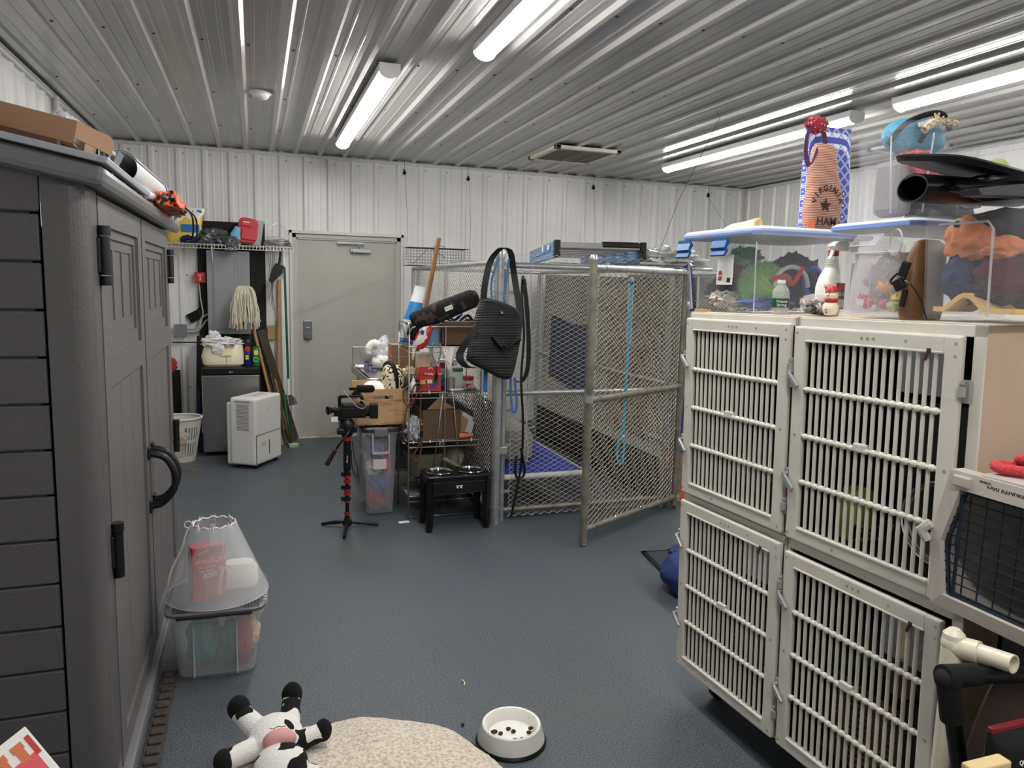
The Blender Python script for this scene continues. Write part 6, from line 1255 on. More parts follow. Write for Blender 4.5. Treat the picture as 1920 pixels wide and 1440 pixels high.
# bin B with lid, bin D on top
zB = topz(1.80, 1.70) + .001
t, W, D = bin_('storage_bin', 'clear bin with a pale blue lid behind the treat jar, carrying another bin', 1.70, 2.10, 1.595, 1.83, zB, .245)
MB().loft([(0, 0, .246, W + .043, D + .043, 14), (0, 0, .262, W + .045, D + .045, 14), (0, 0, .270, W + .034, D + .034, 14)], 56).build('lid', MATS['pale_lid'], t)
MB().loft([(0, 0, .250, W + .046, D + .046, 14), (0, 0, .260, W + .047, D + .047, 14)], 56).build('blue_seal', MATS['blue_seal'], t)
gB = 'cloths inside the bin behind the treat jar'
inside(MB().blob((0, 0, .08), (.10, .09, .08), .3, 3, 1, flat=-.075), mat('pink_grey_cloth', (.62, .50, .56), .9), (1.81, 1.71, zB + .014), 'cloth', 'pinkish grey cloth inside the bin behind the treat jar', 'cloth', gB)
inside(MB().blob((0, 0, .0), (.05, .06, .06), .4, 3, 2), patmat('zebra_cloth', 'wave', (.15, .15, .17), (.85, .82, .82), 22, .5, .9), (1.765, 1.70, zB + .12), 'cloth', 'black and white striped cloth inside the bin behind the treat jar', 'cloth', gB)
inside(MB().blob((0, 0, .0), (.05, .05, .05), .4, 3, 3), mat('rose_cloth', (.75, .30, .38), .9), (1.86, 1.68, zB + .13), 'cloth', 'rose red cloth inside the bin behind the treat jar', 'cloth', gB)
zD = zB + .2715
t, W, D = bin_('storage_bin', 'open clear bin full of toys and clothes, stacked highest on the cage tops', 1.705, 2.16, 1.625, 1.80, zD, .255, taper=.022)
MB().tube([(-W - .002, -D * .35, .02), (-W - .022, -D * .35, .23)], .0025, 6).tube([(-W + .05, -D - .003, .02), (-W + .045, -D - .023, .23)], .0025, 6).build('wall_rib', M_frost2, t)
gD = 'things inside the highest clear bin'
inside(MB().blob((0, 0, .06), (.14, .07, .07), .35, 3, 1, flat=-.055), mat('black_film', (.10, .10, .11), .3, bump=.4, bscale=30), (1.90, 1.71, zD + .014), 'black_bag', 'black plastic bag in the bottom of the highest bin', 'bag', gD)
inside(MB().blob((0, 0, .0), (.07, .05, .05), .3, 3, 2), mat('red_toy', (.80, .28, .30), .7), (1.80, 1.70, zD + .15), 'red_toy', 'soft red toy in the highest bin', 'toy', gD)
inside(MB().blob((0, 0, .0), (.06, .05, .045), .3, 3, 3), mat('red_toy2', (.80, .20, .25), .7), (2.0, 1.69, zD + .13), 'red_toy', 'brighter red toy in the right half of the highest bin', 'toy', gD)
inside(MB().lathe([(.045 * math.sin(PI * i / 14), -.06 * math.cos(PI * i / 14)) for i in range(15)], n=24, cap=False), mat('lime_ball', (.68, .74, .28), .5), (2.09, 1.68, zD + .14), 'lime_ball', 'lime green toy at the right of the highest bin', 'toy', gD)
inside(MB().blob((0, 0, .0), (.035, .04, .03), .3, 3, 5), mat('navy_toy2', (.16, .22, .50), .7), (1.93, 1.68, zD + .14), 'blue_toy', 'small blue toy in the middle of the highest bin', 'toy', gD)
inside(MB().blob((0, 0, .0), (.016, .014, .03), .1, 3, 5).blob((.0, 0, -.035), (.012, .01, .014), .2, 3, 6), mat('pepper_red', (.82, .10, .16), .4), (1.765, 1.655, zD + .11), 'pepper_toy', 'small red pepper shaped toy low in the highest bin', 'toy', gD)
inside(MB().bb(-.03, .03, -.05, .05, 0, .16, bev=.02), mat('grey_shoe', (.50, .47, .48), .8), (1.745, 1.72, zD + .014), 'grey_slipper', 'grey slipper standing at the left end of the highest bin', 'slipper', gD)
t = thing('life_vest', 'turquoise mesh dog vest with black edging poking out of the highest bin', 'vest', (1.83, 1.745, zD + .225))
MB().blob((0, 0, .02), (.105, .05, .055), .12, 1.5, 4).build('mesh', patmat('turquoise_mesh', 'voronoi', (.05, .30, .40), (.16, .58, .72), 160, .25, .8), t)
MB().tube(spline([(-.115, -.02, -.01), (-.09, -.045, .04), (-.02, -.05, .075), (.05, -.045, .085), (.10, -.03, .05)], 6), .008, 8).tube(spline([(-.03, -.052, .0), (.0, -.056, .05), (.03, -.05, .08)], 5), .007, 8).build('edging', M_blackf, t)
MB().box((-.03, -.062, .05), (.045, .003, .012), rot=(0, -.3, 0)).build('label', M_white_text, t)
t = thing('rope_toy', 'beige knotted rope toy lying over the edge of the highest bin', 'rope toy', (1.82, 1.655, zD + .258))
MB().tube(spline([(-.05, 0, -.01), (-.02, 0, .012), (.03, .01, .022), (.075, .01, .018)], 6), .012, 8).build('rope', patmat('rope_beige', 'noise', (.82, .76, .62), (.55, .48, .38), 90, .55, .95, bump=.6), t)
mb = MB(); random.seed(3)
for k in range(30):
    a = random.uniform(0, 2 * PI); mb.tube([(.0, 0, .012), (.01 + .025 * math.cos(a), .012 * math.sin(a), .02 + .018 * math.sin(a) + random.uniform(0, .012))], .0022, 4)
mb.build('fringe', MATS['rope_beige'], t)
# big clothes bin C
zC = topz(1.70, 1.35) + .001
t, W, D = bin_('storage_bin', 'large clear bin stuffed with dog clothes at the near end of the cage tops', 1.615, 2.05, 1.235, 1.475, zC, .275, taper=.012)
MB().tube([(-W - .003, -D * .62, .012), (-W - .013, -D * .62, .215), (-W - .013, -D * .5, .232), (-W - .013, D * .6, .232)], .003, 6).build('wall_rib', M_frost2, t)
gC = 'dog clothes inside the large near bin'; zc = zC + .014
def cloth(c, r, col, lab, seed, m=None, amp=.22, sub=4): return inside(MB().blob((0, 0, 0), r, amp, 1.9, seed, sub=sub), m or mat('cloth_%02d' % seed, col, .9, bump=.25, bscale=30), c, 'dog_clothing', lab, 'dog clothing', gC)
cloth((1.675, 1.395, zc + .185), (.030, .065, .050), (.93, .52, .24), 'orange fleece dog sweater pressed against the front of the large near bin', 31, amp=.32)
cloth((1.675, 1.31, zc + .160), (.028, .055, .028), (.90, .50, .24), 'end of an orange scarf beside the orange sweater in the large near bin', 32, amp=.32)
cloth((1.70, 1.42, zc + .095), (.055, .05, .075), (.16, .22, .38), 'navy blue dog coat at the far end of the large near bin', 33)
cloth((1.70, 1.31, zc + .095), (.055, .075, .06), (.34, .10, .17), 'maroon dog sweater in the middle of the large near bin', 34)
inside(MB().blob((0, 0, 0), (.05, .08, .030), .25, 3, 35), patmat('floral_cloth', 'voronoi', (.80, .45, .42), (.13, .10, .16), 60, .16, .9), (1.70, 1.35, zc + .055), 'dog_clothing', 'dark floral dog dress below the maroon sweater', 'dog clothing', gC)
inside(MB().sheet(lambda u, v: (-.03 + .10 * v, -.12 + .22 * u, .012 + .036 * max(0, math.sin(PI * min(1, max(0, (1 - u) * 1.9 - .25)))) ** 1.5 * (1 if u < .9 else .5)), 24, 6, .012), mat('mustard_fleece', (.90, .72, .36), .95, bump=.3, bscale=80), (1.668, 1.352, zc), 'dog_clothing', 'mustard yellow fleece wave on the bottom of the large near bin', 'dog clothing', gC)
cloth((1.72, 1.34, zc + .225), (.06, .10, .03), (.13, .13, .16), 'black dog jacket along the top of the large near bin', 36)
cloth((1.84, 1.34, zc + .13), (.10, .09, .11), (.12, .13, .19), 'dark navy dog coats filling the back of the large near bin', 37)
cloth((1.96, 1.35, zc + .12), (.06, .09, .11), (.20, .16, .24), 'dark purple dog coat in the right half of the large near bin', 38)
cloth((1.68, 1.43, zc + .22), (.02, .025, .02), (.75, .72, .66), 'grey and cream striped cloth at the top far corner of the large near bin', 39, patmat('grey_stripe', 'wave', (.2, .2, .22), (.80, .78, .72), 30, .5, .9))
# black rubber things on bin C
zT = zC + .277
t = thing('plastic_tray', 'black shallow plastic lid lying over the rubber roll on the large near bin', 'lid', (1.70, 1.40, zT + .075), 0)
MB().loft([(0, 0, 0, .20, .11, 6), (0, 0, .012, .205, .115, 6), (0, 0, .018, .195, .105, 6)], 40, rot=(.16, .11, 0), c=(0, 0, 0)).build('lid', M_black, t)
MB().box((.08, -.112, -.022), (.17, .012, .018), rot=(0, .11, 0), bev=.004).build('grey_edge', mat('grey_edge', (.30, .30, .31), .4), t)
t = thing('rubber_roll', 'black rubber mat rolled into a tube on the large near bin', 'rubber mat', (1.475, 1.42, zT + .036), -.18)
mb = MB(); mb.sheet(lambda u, v: (.02 + .30 * u, .012 * math.sin(u * 2) + math.cos(2 * PI * v * 1.1 + 1) * (.050 + .005 * v) * (1 + .1 * u), -.0 + math.sin(2 * PI * v * 1.1 + 1) * (.030 + .003 * v) * (1 - .1 * u)), 10, 30, .004)
mb.build('roll', mat('black_rubber', (.06, .06, .06), .38), t)
MB().blob((.24, -.06, .0), (.16, .06, .030), .2, 2, 3).build('fold', MATS['black_rubber'], t)
t = thing('plastic_channel', 'short dark grey angled plastic channel under the rubber roll', 'channel', (1.50, 1.33, zT - .0), 0)
MB().prism([(-.0, 0), (.155, .006), (.15, .022), (.165, .030), (.165, .036), (.142, .034), (.02, .018), (-.012, .012)], .05, (.0, -.045, .002), (1, 0, 0), (0, 0, 1)).build('channel', mat('dark_channel', (.22, .22, .22), .35), t)
# treat jar
t = thing('treat_jar', 'clear slanted treat jar holding bright feather toys on the cage top', 'jar', (1.655, 1.632, topz(1.65, 1.63) + .001))
mb = MB().loft([(0, 0, 0, .048, .082, 6), (0, 0, .006, .052, .088, 6), (0, 0, .15, .052, .088, 6), (0, 0, .152, .045, .08, 6), (0, 0, .178, .045, .082, 6), (0, 0, .178, .042, .078, 6), (0, 0, .01, .048, .083, 6)], 40); mb.build('body', mat('jar_plastic', (.86, .84, .86), .1, alpha=.22, spec=.8), t)
MB().prism([(-.05, 0), (.05, 0), (.05, .022), (.0, .052), (-.03, .052), (-.052, .022)], .10, (0, .085, .176), (1, 0, 0), (0, 0, 1)).build('lid', M_clear, t)
MB().tube([Vector((-.01 + .03 * math.cos(a), -.035 + .05 * math.cos(a), .205 + .035 * math.sin(a))) for a in [2 * PI * i / 26 for i in range(26)]], .0025, 6, closed=True).tube([(-.052, .087, .198), (-.052, -.01, .198), (-.03, -.01, .228), (-.03, .08, .228)], .0018, 5, closed=True).tube([(-.048, .085, .178), (-.048, -.085, .178)], .002, 5).tube([(-.052, .0, .02), (-.052, .0, .15)], .0012, 5).build('rim_edges', M_frost2, t)
gJ = 'feather toys inside the treat jar'; zj = topz(1.65, 1.63) + .012
random.seed(11)
for k, (y, z, c, cn) in enumerate(((.06, .03, (.80, .18, .58), 'magenta feather'), (.035, .02, (.85, .18, .22), 'red cellophane'), (.0, .03, (.10, .62, .25), 'green feather'), (-.02, .065, (.95, .62, .15), 'orange feather'), (-.055, .035, (.92, .82, .15), 'yellow feather'), (-.03, .02, (.85, .15, .50), 'pink feather'), (.02, .012, (.92, .90, .90), 'white wrapped'), (-.06, .015, (.60, .72, .12), 'lime'))):
    mb = MB().blob((0, 0, 0), (.018, .018, .014), .5, 3, k, sub=2)
    for i in range(16):
        a = random.uniform(0, 2 * PI); b_ = random.uniform(-.4, 1.2); mb.tube([(0, 0, 0), (.012 * math.cos(a), .02 * math.sin(a), .012 * b_), (.018 * math.cos(a + .3), .026 * math.sin(a + .3), .022 * b_)], [.004, .003, .0008], 4)
    tag(mb.build('feather_toy', mat('feather_%d' % k, c, .7), loc=(1.648 - .012 * (k % 2), 1.632 + y, zj + z + .006)), cn + ' toy inside the clear treat jar', 'cat toy', gJ)
t = thing('label_tag', 'small white label inside the front of the treat jar', 'label', (1.615, 1.675, zj + .03)); MB().box((0, 0, 0), (.002, .028, .018), rot=(.1, 0, 0)).build('tag', M_paper, t)
# brown case between jar and bin C
t = thing('leather_case', 'upright brown leather case squeezed between the treat jar and the large near bin', 'case', (1.665, 1.515, topz(1.66, 1.51) + .001))
MB().loft([(0, 0, 0, .06, .020, 4), (0, 0, .02, .065, .022, 4), (.005, 0, .16, .058, .020, 4), (.01, 0, .20, .045, .015, 3), (.012, 0, .207, .03, .01, 3)], 30).build('case', mat('brown_leather', (.42, .29, .17), .4, var=.15, vscale=12), t)
t = thing('black_halter', 'tangle of black plastic buckles and wire hung on the brown leather case', 'halter', (1.595, 1.512, topz(1.66, 1.51) + .10))
MB().box((0, .0, .03), (.012, .022, .04), rot=(.3, 0, .2), bev=.003).box((-.005, .008, -.01), (.012, .028, .03), rot=(-.5, 0, .2), bev=.003).box((.0, -.005, -.045), (.010, .012, .045), rot=(.2, 0, 0), bev=.003).tube(spline([(0, .02, .02), (-.01, .032, .0), (-.01, .02, -.01), (.0, .0, .0), (-.01, -.02, .03)], 5), .003, 6).build('buckles', mat('buckle_black', (.10, .10, .10), .35), t)
MB().tube(spline([(-.005, -.01, .0), (-.012, -.035, -.01), (-.010, -.065, -.045), (-.008, -.085, -.088), (-.006, -.088, -.094)], 6), .0022, 6).build('wire', M_black, t)
# spray bottle, snowman, toy bag, water bottle
t = thing('spray_bottle', 'white trigger spray bottle with a red collar standing behind the snowman toy', 'bottle', (1.69, 1.885, topz(1.69, 1.88) + .001), .3)
MB().loft([(0, 0, 0, .040, .027, 3), (0, 0, .008, .044, .030, 3), (0, 0, .085, .044, .030, 3), (.0, 0, .115, .036, .026, 2.6), (.01, 0, .15, .020, .019, 2.2), (.013, 0, .185, .014, .014, 2)], 30).build('body', M_white, t)
MB().cyl((.013, 0, .182), (.013, 0, .200), .016, n=20).build('collar', M_red, t)
MB().prism([(-.03, .200), (.0, .198), (.030, .198), (.032, .215), (.02, .228), (-.02, .226), (-.045, .218), (-.052, .210)], .022, (.012, -.011, 0), (1, 0, 0), (0, 0, 1)).prism([(-.022, .200), (-.014, .200), (-.030, .172), (-.036, .174)], .010, (.012, -.005, 0), (1, 0, 0), (0, 0, 1)).build('trigger_head', M_white, t)
mb = MB()
for k in range(8): mb.loft([(.010, 0, .128 + k * .006, .0285 - k * .0017, .0245 - k * .001, 2.3), (.010, 0, .130 + k * .006, .0285 - k * .0017, .0245 - k * .001, 2.3)], 20)
mb.build('grip_ridges', mat('ridge_white', (.80, .80, .79), .4), t)
MB().bb(-.005, .040, -.0308, -.029, .02, .10).build('label', mat('label_olive', (.30, .36, .20), .5), t); MB().bb(.0, .038, -.0315, -.030, .078, .098).build('label_red', M_red, t)
text('GLU', .016, M_white_text, t, (.018, -.0322, .065)); MB().bb(.0, .038, -.0315, -.030, .024, .05).build('label_pale', mat('label_pale', (.78, .76, .70), .5), t)
t = thing('snowman_toy', 'small cream plush snowman with red hat and scarf on the cage front edge', 'toy', (1.605, 1.775, topz(1.6, 1.77) + .001))
M_snow = mat('snow_cream', (.93, .88, .78), .95, bump=.2, bscale=120)
MB().lathe([(.0, 0), (.016, .004), (.0225, .018), (.022, .030), (.015, .042), (.0145, .046), (.018, .054), (.0185, .066), (.013, .077), (0, .082)], n=26, cap=False).build('body', M_snow, t)
MB().lathe([(.0165, .040), (.0185, .043), (.0185, .051), (.0165, .054)], n=26).build('scarf', M_red, t)
MB().lathe([(.0185, .070), (.0175, .078), (.010, .088), (0, .091)], n=24, cap=False).build('hat', M_red, t); MB().blob((-.002, .018, .086), .008, .4, 6, 2, sub=2).build('pompom', mat('pompom', (.70, .58, .52), 1.0), t)
mb = MB()
for k in range(3): mb.blob((-.0215 + .002 * abs(k - 1), -.006, .012 + k * .008), .0022, 0, 1, 1, sub=1)
mb.blob((-.0165, -.009, .068), .0018, 0, 1, 1, sub=1).blob((-.0175, .003, .068), .0018, 0, 1, 1, sub=1).tube([(-.018, .002, .061), (-.0185, -.004, .059), (-.0165, -.009, .0615)], .0008, 4); mb.build('face_and_buttons', M_dark_text, t)
t = thing('toy_bag', 'clear plastic bag of orange and black rope toys beside the snowman', 'bag', (1.645, 1.87, topz(1.64, 1.87) + .001))
MB().blob((0, 0, .033), (.045, .062, .034), .25, 3, 6, flat=-.032).build('film', mat('toy_film', (.9, .9, .9), .08, alpha=.25, spec=.9), t)
mb = MB(); random.seed(9)
for k in range(14): mb.tube(spline([(random.uniform(-.03, .03), random.uniform(-.045, .045), random.uniform(.008, .05)) for _ in range(4)], 4), .0042, 5)
mb.build('orange_rope', patmat('orange_rope', 'noise', (.90, .42, .15), (.15, .10, .10), 60, .52, .9), t)
MB().blob((-.01, -.01, .022), (.03, .04, .02), .4, 4, 8, flat=-.018).build('dark_rope', patmat('dark_rope', 'noise', (.14, .12, .13), (.72, .62, .58), 50, .6, .6), t)
t = thing('water_bottle', 'small clear water bottle with a green label and white cap on the cage top', 'bottle', (1.612, 2.008, topz(1.61, 2.0) + .001))
MB().lathe([(.024, 0), (.028, .006), (.026, .016), (.028, .024), (.0275, .052), (.026, .062), (.027, .070), (.024, .080), (.012, .095), (.0115, .100)], n=32).build('body', mat('bottle_pet', (.88, .90, .90), .06, alpha=.30, spec=.9), t)
MB().lathe([(.0285, .022), (.0287, .0235), (.0287, .050), (.0285, .051)], n=32, cap=False).build('label', mat('water_green', (.05, .30, .16), .45), t)
MB().cyl((0, 0, .099), (0, 0, .110), .0125, n=22).build('cap', M_white, t)
MB().lathe([(0, .003), (.022, .004), (.024, .02), (.024, .020), (0, .0205)], n=24, cap=False).build('water', mat('water_pinkish', (.78, .66, .66), .1, alpha=.5), t)
_v = Vector((0 - 1.612, 0 - 2.008, 0)).normalized(); _ax = Vector((-_v.y, _v.x, 0))
text('Poland', .012, M_white_text, t, (_v.x * .0292 + _ax.x * .004, _v.y * .0292 + _ax.y * .004, .041), ax=_ax); text('Spring', .012, M_white_text, t, (_v.x * .0292 + _ax.x * .004, _v.y * .0292 + _ax.y * .004, .030), ax=_ax)
o = MB().bb(-.015, .015, -.03, .03, 0, .009).build('wood_shim', mat('shim_wood', (.72, .55, .28), .7), loc=(1.568, 2.385, topz(1.57, 2.38) + .001)); tag(o, 'small wooden shim on the far corner of the cage tops', 'shim')
# ================================================================== FOREGROUND LEFT: STORAGE BOX WITH CONE
t = thing('storage_box', 'translucent storage box with a grey lid on the floor beside the shed', 'storage box', (-.168, 3.185, 0), -.03)
W, D, HB_ = .150, .165, .285
M_sb = mat('storage_box_plastic', (.80, .83, .83), .3, alpha=.26)
MB().loft([(0, 0, 0, W - .006, D - .006, 8), (0, 0, .01, W, D, 8), (0, 0, HB_ - .03, W + .022, D + .022, 8), (0, 0, HB_ - .028, W + .034, D + .034, 8), (0, 0, HB_, W + .036, D + .036, 8), (0, 0, HB_, W + .020, D + .020, 8), (0, 0, .015, W - .005, D - .005, 8)], 52).build('body', M_sb, t)
MB().bb(-.085, -.080, -D - .02, -D + .01, .02, .24, bev=.002).build('rib', M_frost2, t); MB().bb(.075, .08, -D - .02, -D + .01, .02, .24, bev=.002).build('rib', M_frost2, t)
MB().loft([(0, 0, HB_ - .004, W + .040, D + .040, 8), (0, 0, HB_ + .006, W + .040, D + .040, 8), (0, 0, HB_ + .010, W + .030, D + .030, 8), (0, 0, HB_ + .006, W + .015, D + .015, 8)], 52).build('lid', mat('grey_lid', (.34, .34, .35), .4), t)
mb = MB()
for k in range(5): mb.bb(-.155 + k * .012, -.150 + k * .012, -D - .02, -D + .06, HB_ + .006, HB_ + .012).bb(.11 + k * .012, .115 + k * .012, -D - .02, -D + .06, HB_ + .006, HB_ + .012)
mb.bb(-.14, .14, -D - .044, -D - .030, HB_ - .012, HB_ + .002, bev=.004); mb.build('lid_ribs', mat('dark_grey_lid', (.16, .16, .17), .4), t)
mb = MB()
for k in range(6): mb.bb(W + .030, W + .044, -D + .03 + k * .028, -D + .045 + k * .028, HB_ - .004, HB_ + .012)
mb.build('handle_slots', M_frost2, t)
gS = 'cloths inside the storage box with the cone'
for c, r, col, lab in (((-.225, 3.14, .125), (.065, .09, .11), (.28, .56, .60), 'teal cloth filling the left of the storage box'), ((-.12, 3.11, .115), (.035, .07, .09), (.22, .44, .52), 'darker blue green cloth in the middle of the storage box'), ((-.075, 3.10, .125), (.035, .06, .11), (.80, .28, .38), 'rose red cloth at the right of the storage box'), ((-.045, 3.20, .09), (.035, .08, .07), (.85, .72, .50), 'cream yellow cloth at the far right of the storage box')):
    o = MB().blob((0, 0, 0), r, .22, 2, int(col[0] * 40)).build('cloth', mat('box_cloth_%d' % int(col[0] * 100), col, .9), loc=c); tag(o, lab, 'cloth', gS)
LZ_ = HB_ + .0125
t = thing('biscuit_box', 'red dog biscuit box standing inside the clear cone', 'carton', (-.205, 3.13, LZ_), .30)
M_bisc = mat('biscuit_red', (.72, .13, .20), .45)
MB().bb(-.065, .065, -.034, .034, 0, .225, bev=.002).build('carton', M_bisc, t)
text('medium', .036, mat('gold_print', (.95, .62, .20), .4), t, (.005, -.0352, .168), bold=.0008); text('biscuits', .022, MATS['gold_print'], t, (-.008, -.0352, .143)); text('maximum', .013, M_white_text, t, (-.01, -.0352, .126)); text('JOY!', .026, M_white_text, t, (.002, -.0352, .106), bold=.0006)
MB().bb(.0, .05, -.0352, -.034, .195, .214, bev=.0005).build('brand_band', mat('brand_dark_red', (.45, .08, .12), .5), t)
M_biscuit = mat('biscuit_tan', (.82, .60, .38), .7)
mb = MB(); mb.tube([(.030, -.036, .03), (.048, -.036, .12)], .009, 8)
for p in ((.024, .03), (.036, .024), (.043, .128), (.055, .122)): mb.blob((p[0], -.036, p[1]), (.009, .003, .009), 0, 1, 1, sub=2)
mb.tube([(-.04, -.036, .198), (-.005, -.036, .212)], .004, 6); mb.build('bone_print', M_biscuit, t)
MB().bb(-.0662, -.065, -.025, .025, .045, .17).build('side_panel', mat('pale_pink_panel', (.80, .66, .66), .5), t); MB().bb(-.0662, -.065, -.025, .025, .18, .205).build('side_band', MATS['brand_dark_red'], t)
o = MB().loft([(0, 0, 0, .068, .05, 5), (0, 0, .02, .075, .055, 4), (0, 0, .07, .072, .052, 4), (0, 0, .10, .055, .04, 3)], 30).build('folded_pad', mat('cream_pad', (.90, .88, .82), .9, bump=.3, bscale=50), loc=(-.085, 3.24, LZ_)); tag(o, 'white folded pad inside the clear cone beside the biscuit box', 'pad')
t = thing('pet_cone', 'clear plastic pet recovery cone laced with white tape, standing on the storage box', 'cone', (-.172, 3.17, LZ_))
N_ = 48; r0, r1, hc = .200, .080, .30
def conep(a, k): return Vector(((r0 + (r1 - r0) * k) * math.cos(a) - .005 * k, (r0 * .9 + (r1 - r0 * .9) * k) * math.sin(a), hc * k + .012 * (1 - k) * (1 + math.sin(a)) * .5 + .0))
mb = MB(); mb.sheet(lambda u, v: conep(2 * PI * u + .3, v) + Vector((math.cos(2 * PI * u + .3), math.sin(2 * PI * u + .3), 0)) * (.004 * u), N_, 6, .0012); mb.build('shell', mat('cone_film', (.90, .91, .93), .12, alpha=.25, spec=.8), t)
mb = MB().tube([conep(2 * PI * i / N_, 0) for i in range(N_)], .0022, 6, closed=True); mb.build('lower_rim', M_frost2, t)
random.seed(5); mb = MB()
P = [conep(2 * PI * i / 40, 1) + Vector((0, 0, .004 * math.sin(i * 1.9))) * 1.0 for i in range(40)]
mb.tube(P, .0035, 6, closed=True)
for i in range(0, 40, 5): mb.tube([conep(2 * PI * i / 40, .93), conep(2 * PI * i / 40, 1) + Vector((0, 0, .012)), conep(2 * PI * (i + 1) / 40, .95)], .003, 6)
mb.tube(spline([conep(PI * .98, 1), conep(PI, .9) + Vector((-.012, 0, 0)), conep(PI, .65) + Vector((-.006, 0, 0)), conep(PI * 1.0, .35) + Vector((-.012, 0, 0)), conep(PI, .12)], 6), .0042, 6)
mb.tube(arc(conep(PI, 1) + Vector((-.018, 0, .0)), .014, 0, 2 * PI, 12), .002, 5); mb.build('tape_lacing', mat('tape_white', (.88, .87, .85), .6), t)
mb = MB().box(tuple(conep(-PI / 2, .88) + Vector((.0, -.003, 0))), (.03, .002, .05), rot=(-.25, 0, 0), bev=.001).box(tuple(conep(-PI / 2, 1.02) + Vector((-.0, .0, 0))), (.022, .002, .03), bev=.001); mb.build('closure_tab', M_frost2, t)
mb = MB()
for a, k0, k1 in ((-1.25, .2, .85), (-1.75, .02, .6), (.0, .3, .95)): mb.tube([conep(a, k0 + (k1 - k0) * i / 8) * 1.003 for i in range(9)], .0011, 4)
mb.build('creases', M_frost2, t)
# ================================================================== DOG BED, PLUSH, BOWL
t = thing('dog_bed', 'large round cream fleece dog bed on the floor at the bottom of the picture', 'dog bed', (.235, 1.985, 0))
M_bedside = mat('bed_side', (.33, .29, .27), .9, bump=.2, bscale=60)
MB().lathe([(0, .0), (.42, .0), (.475, .012), (.495, .04), (.488, .062)], n=80, cap=False).build('base_cover', M_bedside, t)
bm = bpy.data.materials.new('sherpa'); bm.use_nodes = True; nt = bm.node_tree; b = nt.nodes['Principled BSDF']; b.inputs['Roughness'].default_value = 1; b.inputs['Sheen Weight'].default_value = .3
tc = nt.nodes.new('ShaderNodeTexCoord'); n1 = nt.nodes.new('ShaderNodeTexNoise'); n1.inputs['Scale'].default_value = 95; n1.inputs['Detail'].default_value = 3; nt.links.new(tc.outputs['Object'], n1.inputs['Vector'])
cr = nt.nodes.new('ShaderNodeValToRGB'); cr.color_ramp.elements[0].position = .32; cr.color_ramp.elements[1].position = .60; cr.color_ramp.elements[0].color = (.42, .35, .27, 1); cr.color_ramp.elements[1].color = (.74, .67, .57, 1)
nt.links.new(n1.outputs['Fac'], cr.inputs['Fac']); nt.links.new(cr.outputs[0], b.inputs['Base Color'])
bp = nt.nodes.new('ShaderNodeBump'); bp.inputs['Strength'].default_value = .9; bp.inputs['Distance'].default_value = .012; nt.links.new(n1.outputs['Fac'], bp.inputs['Height']); nt.links.new(bp.outputs[0], b.inputs['Normal'])
mb = MB(); NR, NA = 56, 180; vs = []; fs = []
for i in range(NR + 1):
    r = .488 * i / NR
    for j in range(NA):
        a = 2 * PI * j / NA; x, y = r * math.cos(a), r * math.sin(a)
        z = .062 + .048 * (1 - (r / .488) ** 4) ** .5 if i < NR else .060
        w_ = noise.noise(Vector((a * 2.2, r * 3.0, 2))); z += .012 * w_ * (r / .488) * (1 if i < NR else .3) + .009 * noise.noise(Vector((x * 7, y * 7, 5)))
        z += .0035 * noise.noise(Vector((x * 85, y * 85, 1)))
        k = 1 + (.008 * noise.noise(Vector((x * 55, y * 55, 9))) if i >= NR - 1 else 0)
        vs.append((x * k, y * k, z))
for i in range(NR):
    for j in range(NA): fs.append((i * NA + j, i * NA + (j + 1) % NA, (i + 1) * NA + (j + 1) % NA, (i + 1) * NA + j))
mb.mesh(vs, fs, smooth=True); mb.build('fleece_top', bm, t)
def fuse(mb, voxel=.004, smooth_it=6):
    me = bpy.data.meshes.new('f'); me.from_pydata([tuple(v) for v in mb.v], [], mb.f); o = bpy.data.objects.new('f', me); COL.objects.link(o)
    r = o.modifiers.new('r', 'REMESH'); r.mode = 'VOXEL'; r.voxel_size = voxel
    s = o.modifiers.new('s', 'SMOOTH'); s.factor = .5; s.iterations = smooth_it
    bpy.context.view_layer.update(); ev = o.evaluated_get(bpy.context.evaluated_depsgraph_get()); m2 = ev.to_mesh()
    out = MB(); out.mesh([v.co.copy() for v in m2.vertices], [list(p.vertices) for p in m2.polygons], smooth=True); ev.to_mesh_clear()
    bpy.data.objects.remove(o); bpy.data.meshes.remove(me); return out
# plush cow, lying on its back, feet away from the camera
t = thing('plush_cow', 'black and white plush cow with a pink snout lying on the dog bed', 'plush toy', (.035, 2.30, .095), 0)
mb = MB()
mb.blob((0, .02, .045), (.085, .10, .062), .03, 2, 1, sub=3)                       # belly
mb.blob((.012, -.13, .045), (.080, .075, .060), .03, 2, 2, sub=3)                  # head
for (a, b_, r0_, r1_) in (((-.055, .07, .05), (-.105, .14, .075), .040, .034), ((.045, .08, .05), (.055, .155, .085), .036, .032), ((-.06, -.02, .045), (-.135, -.055, .045), .036, .032), ((.06, -.03, .045), (.128, -.015, .055), .034, .030)):
    A_, B_ = Vector(a), Vector(b_)
    for k in range(7): mb.blob(A_.lerp(B_, k / 6), r0_ + (r1_ - r0_) * k / 6, 0, 1, 1, sub=2)
mb.blob((-.07, -.15, .03), (.03, .022, .012), 0, 1, 1, sub=2, rot=(0, 0, .4)).blob((.095, -.15, .03), (.03, .022, .012), 0, 1, 1, sub=2, rot=(0, 0, -.4))
M_cow = patmat('cow_patches', 'noise', (.93, .92, .91), (.05, .05, .055), 11.5, .56, .95, bump=.0)
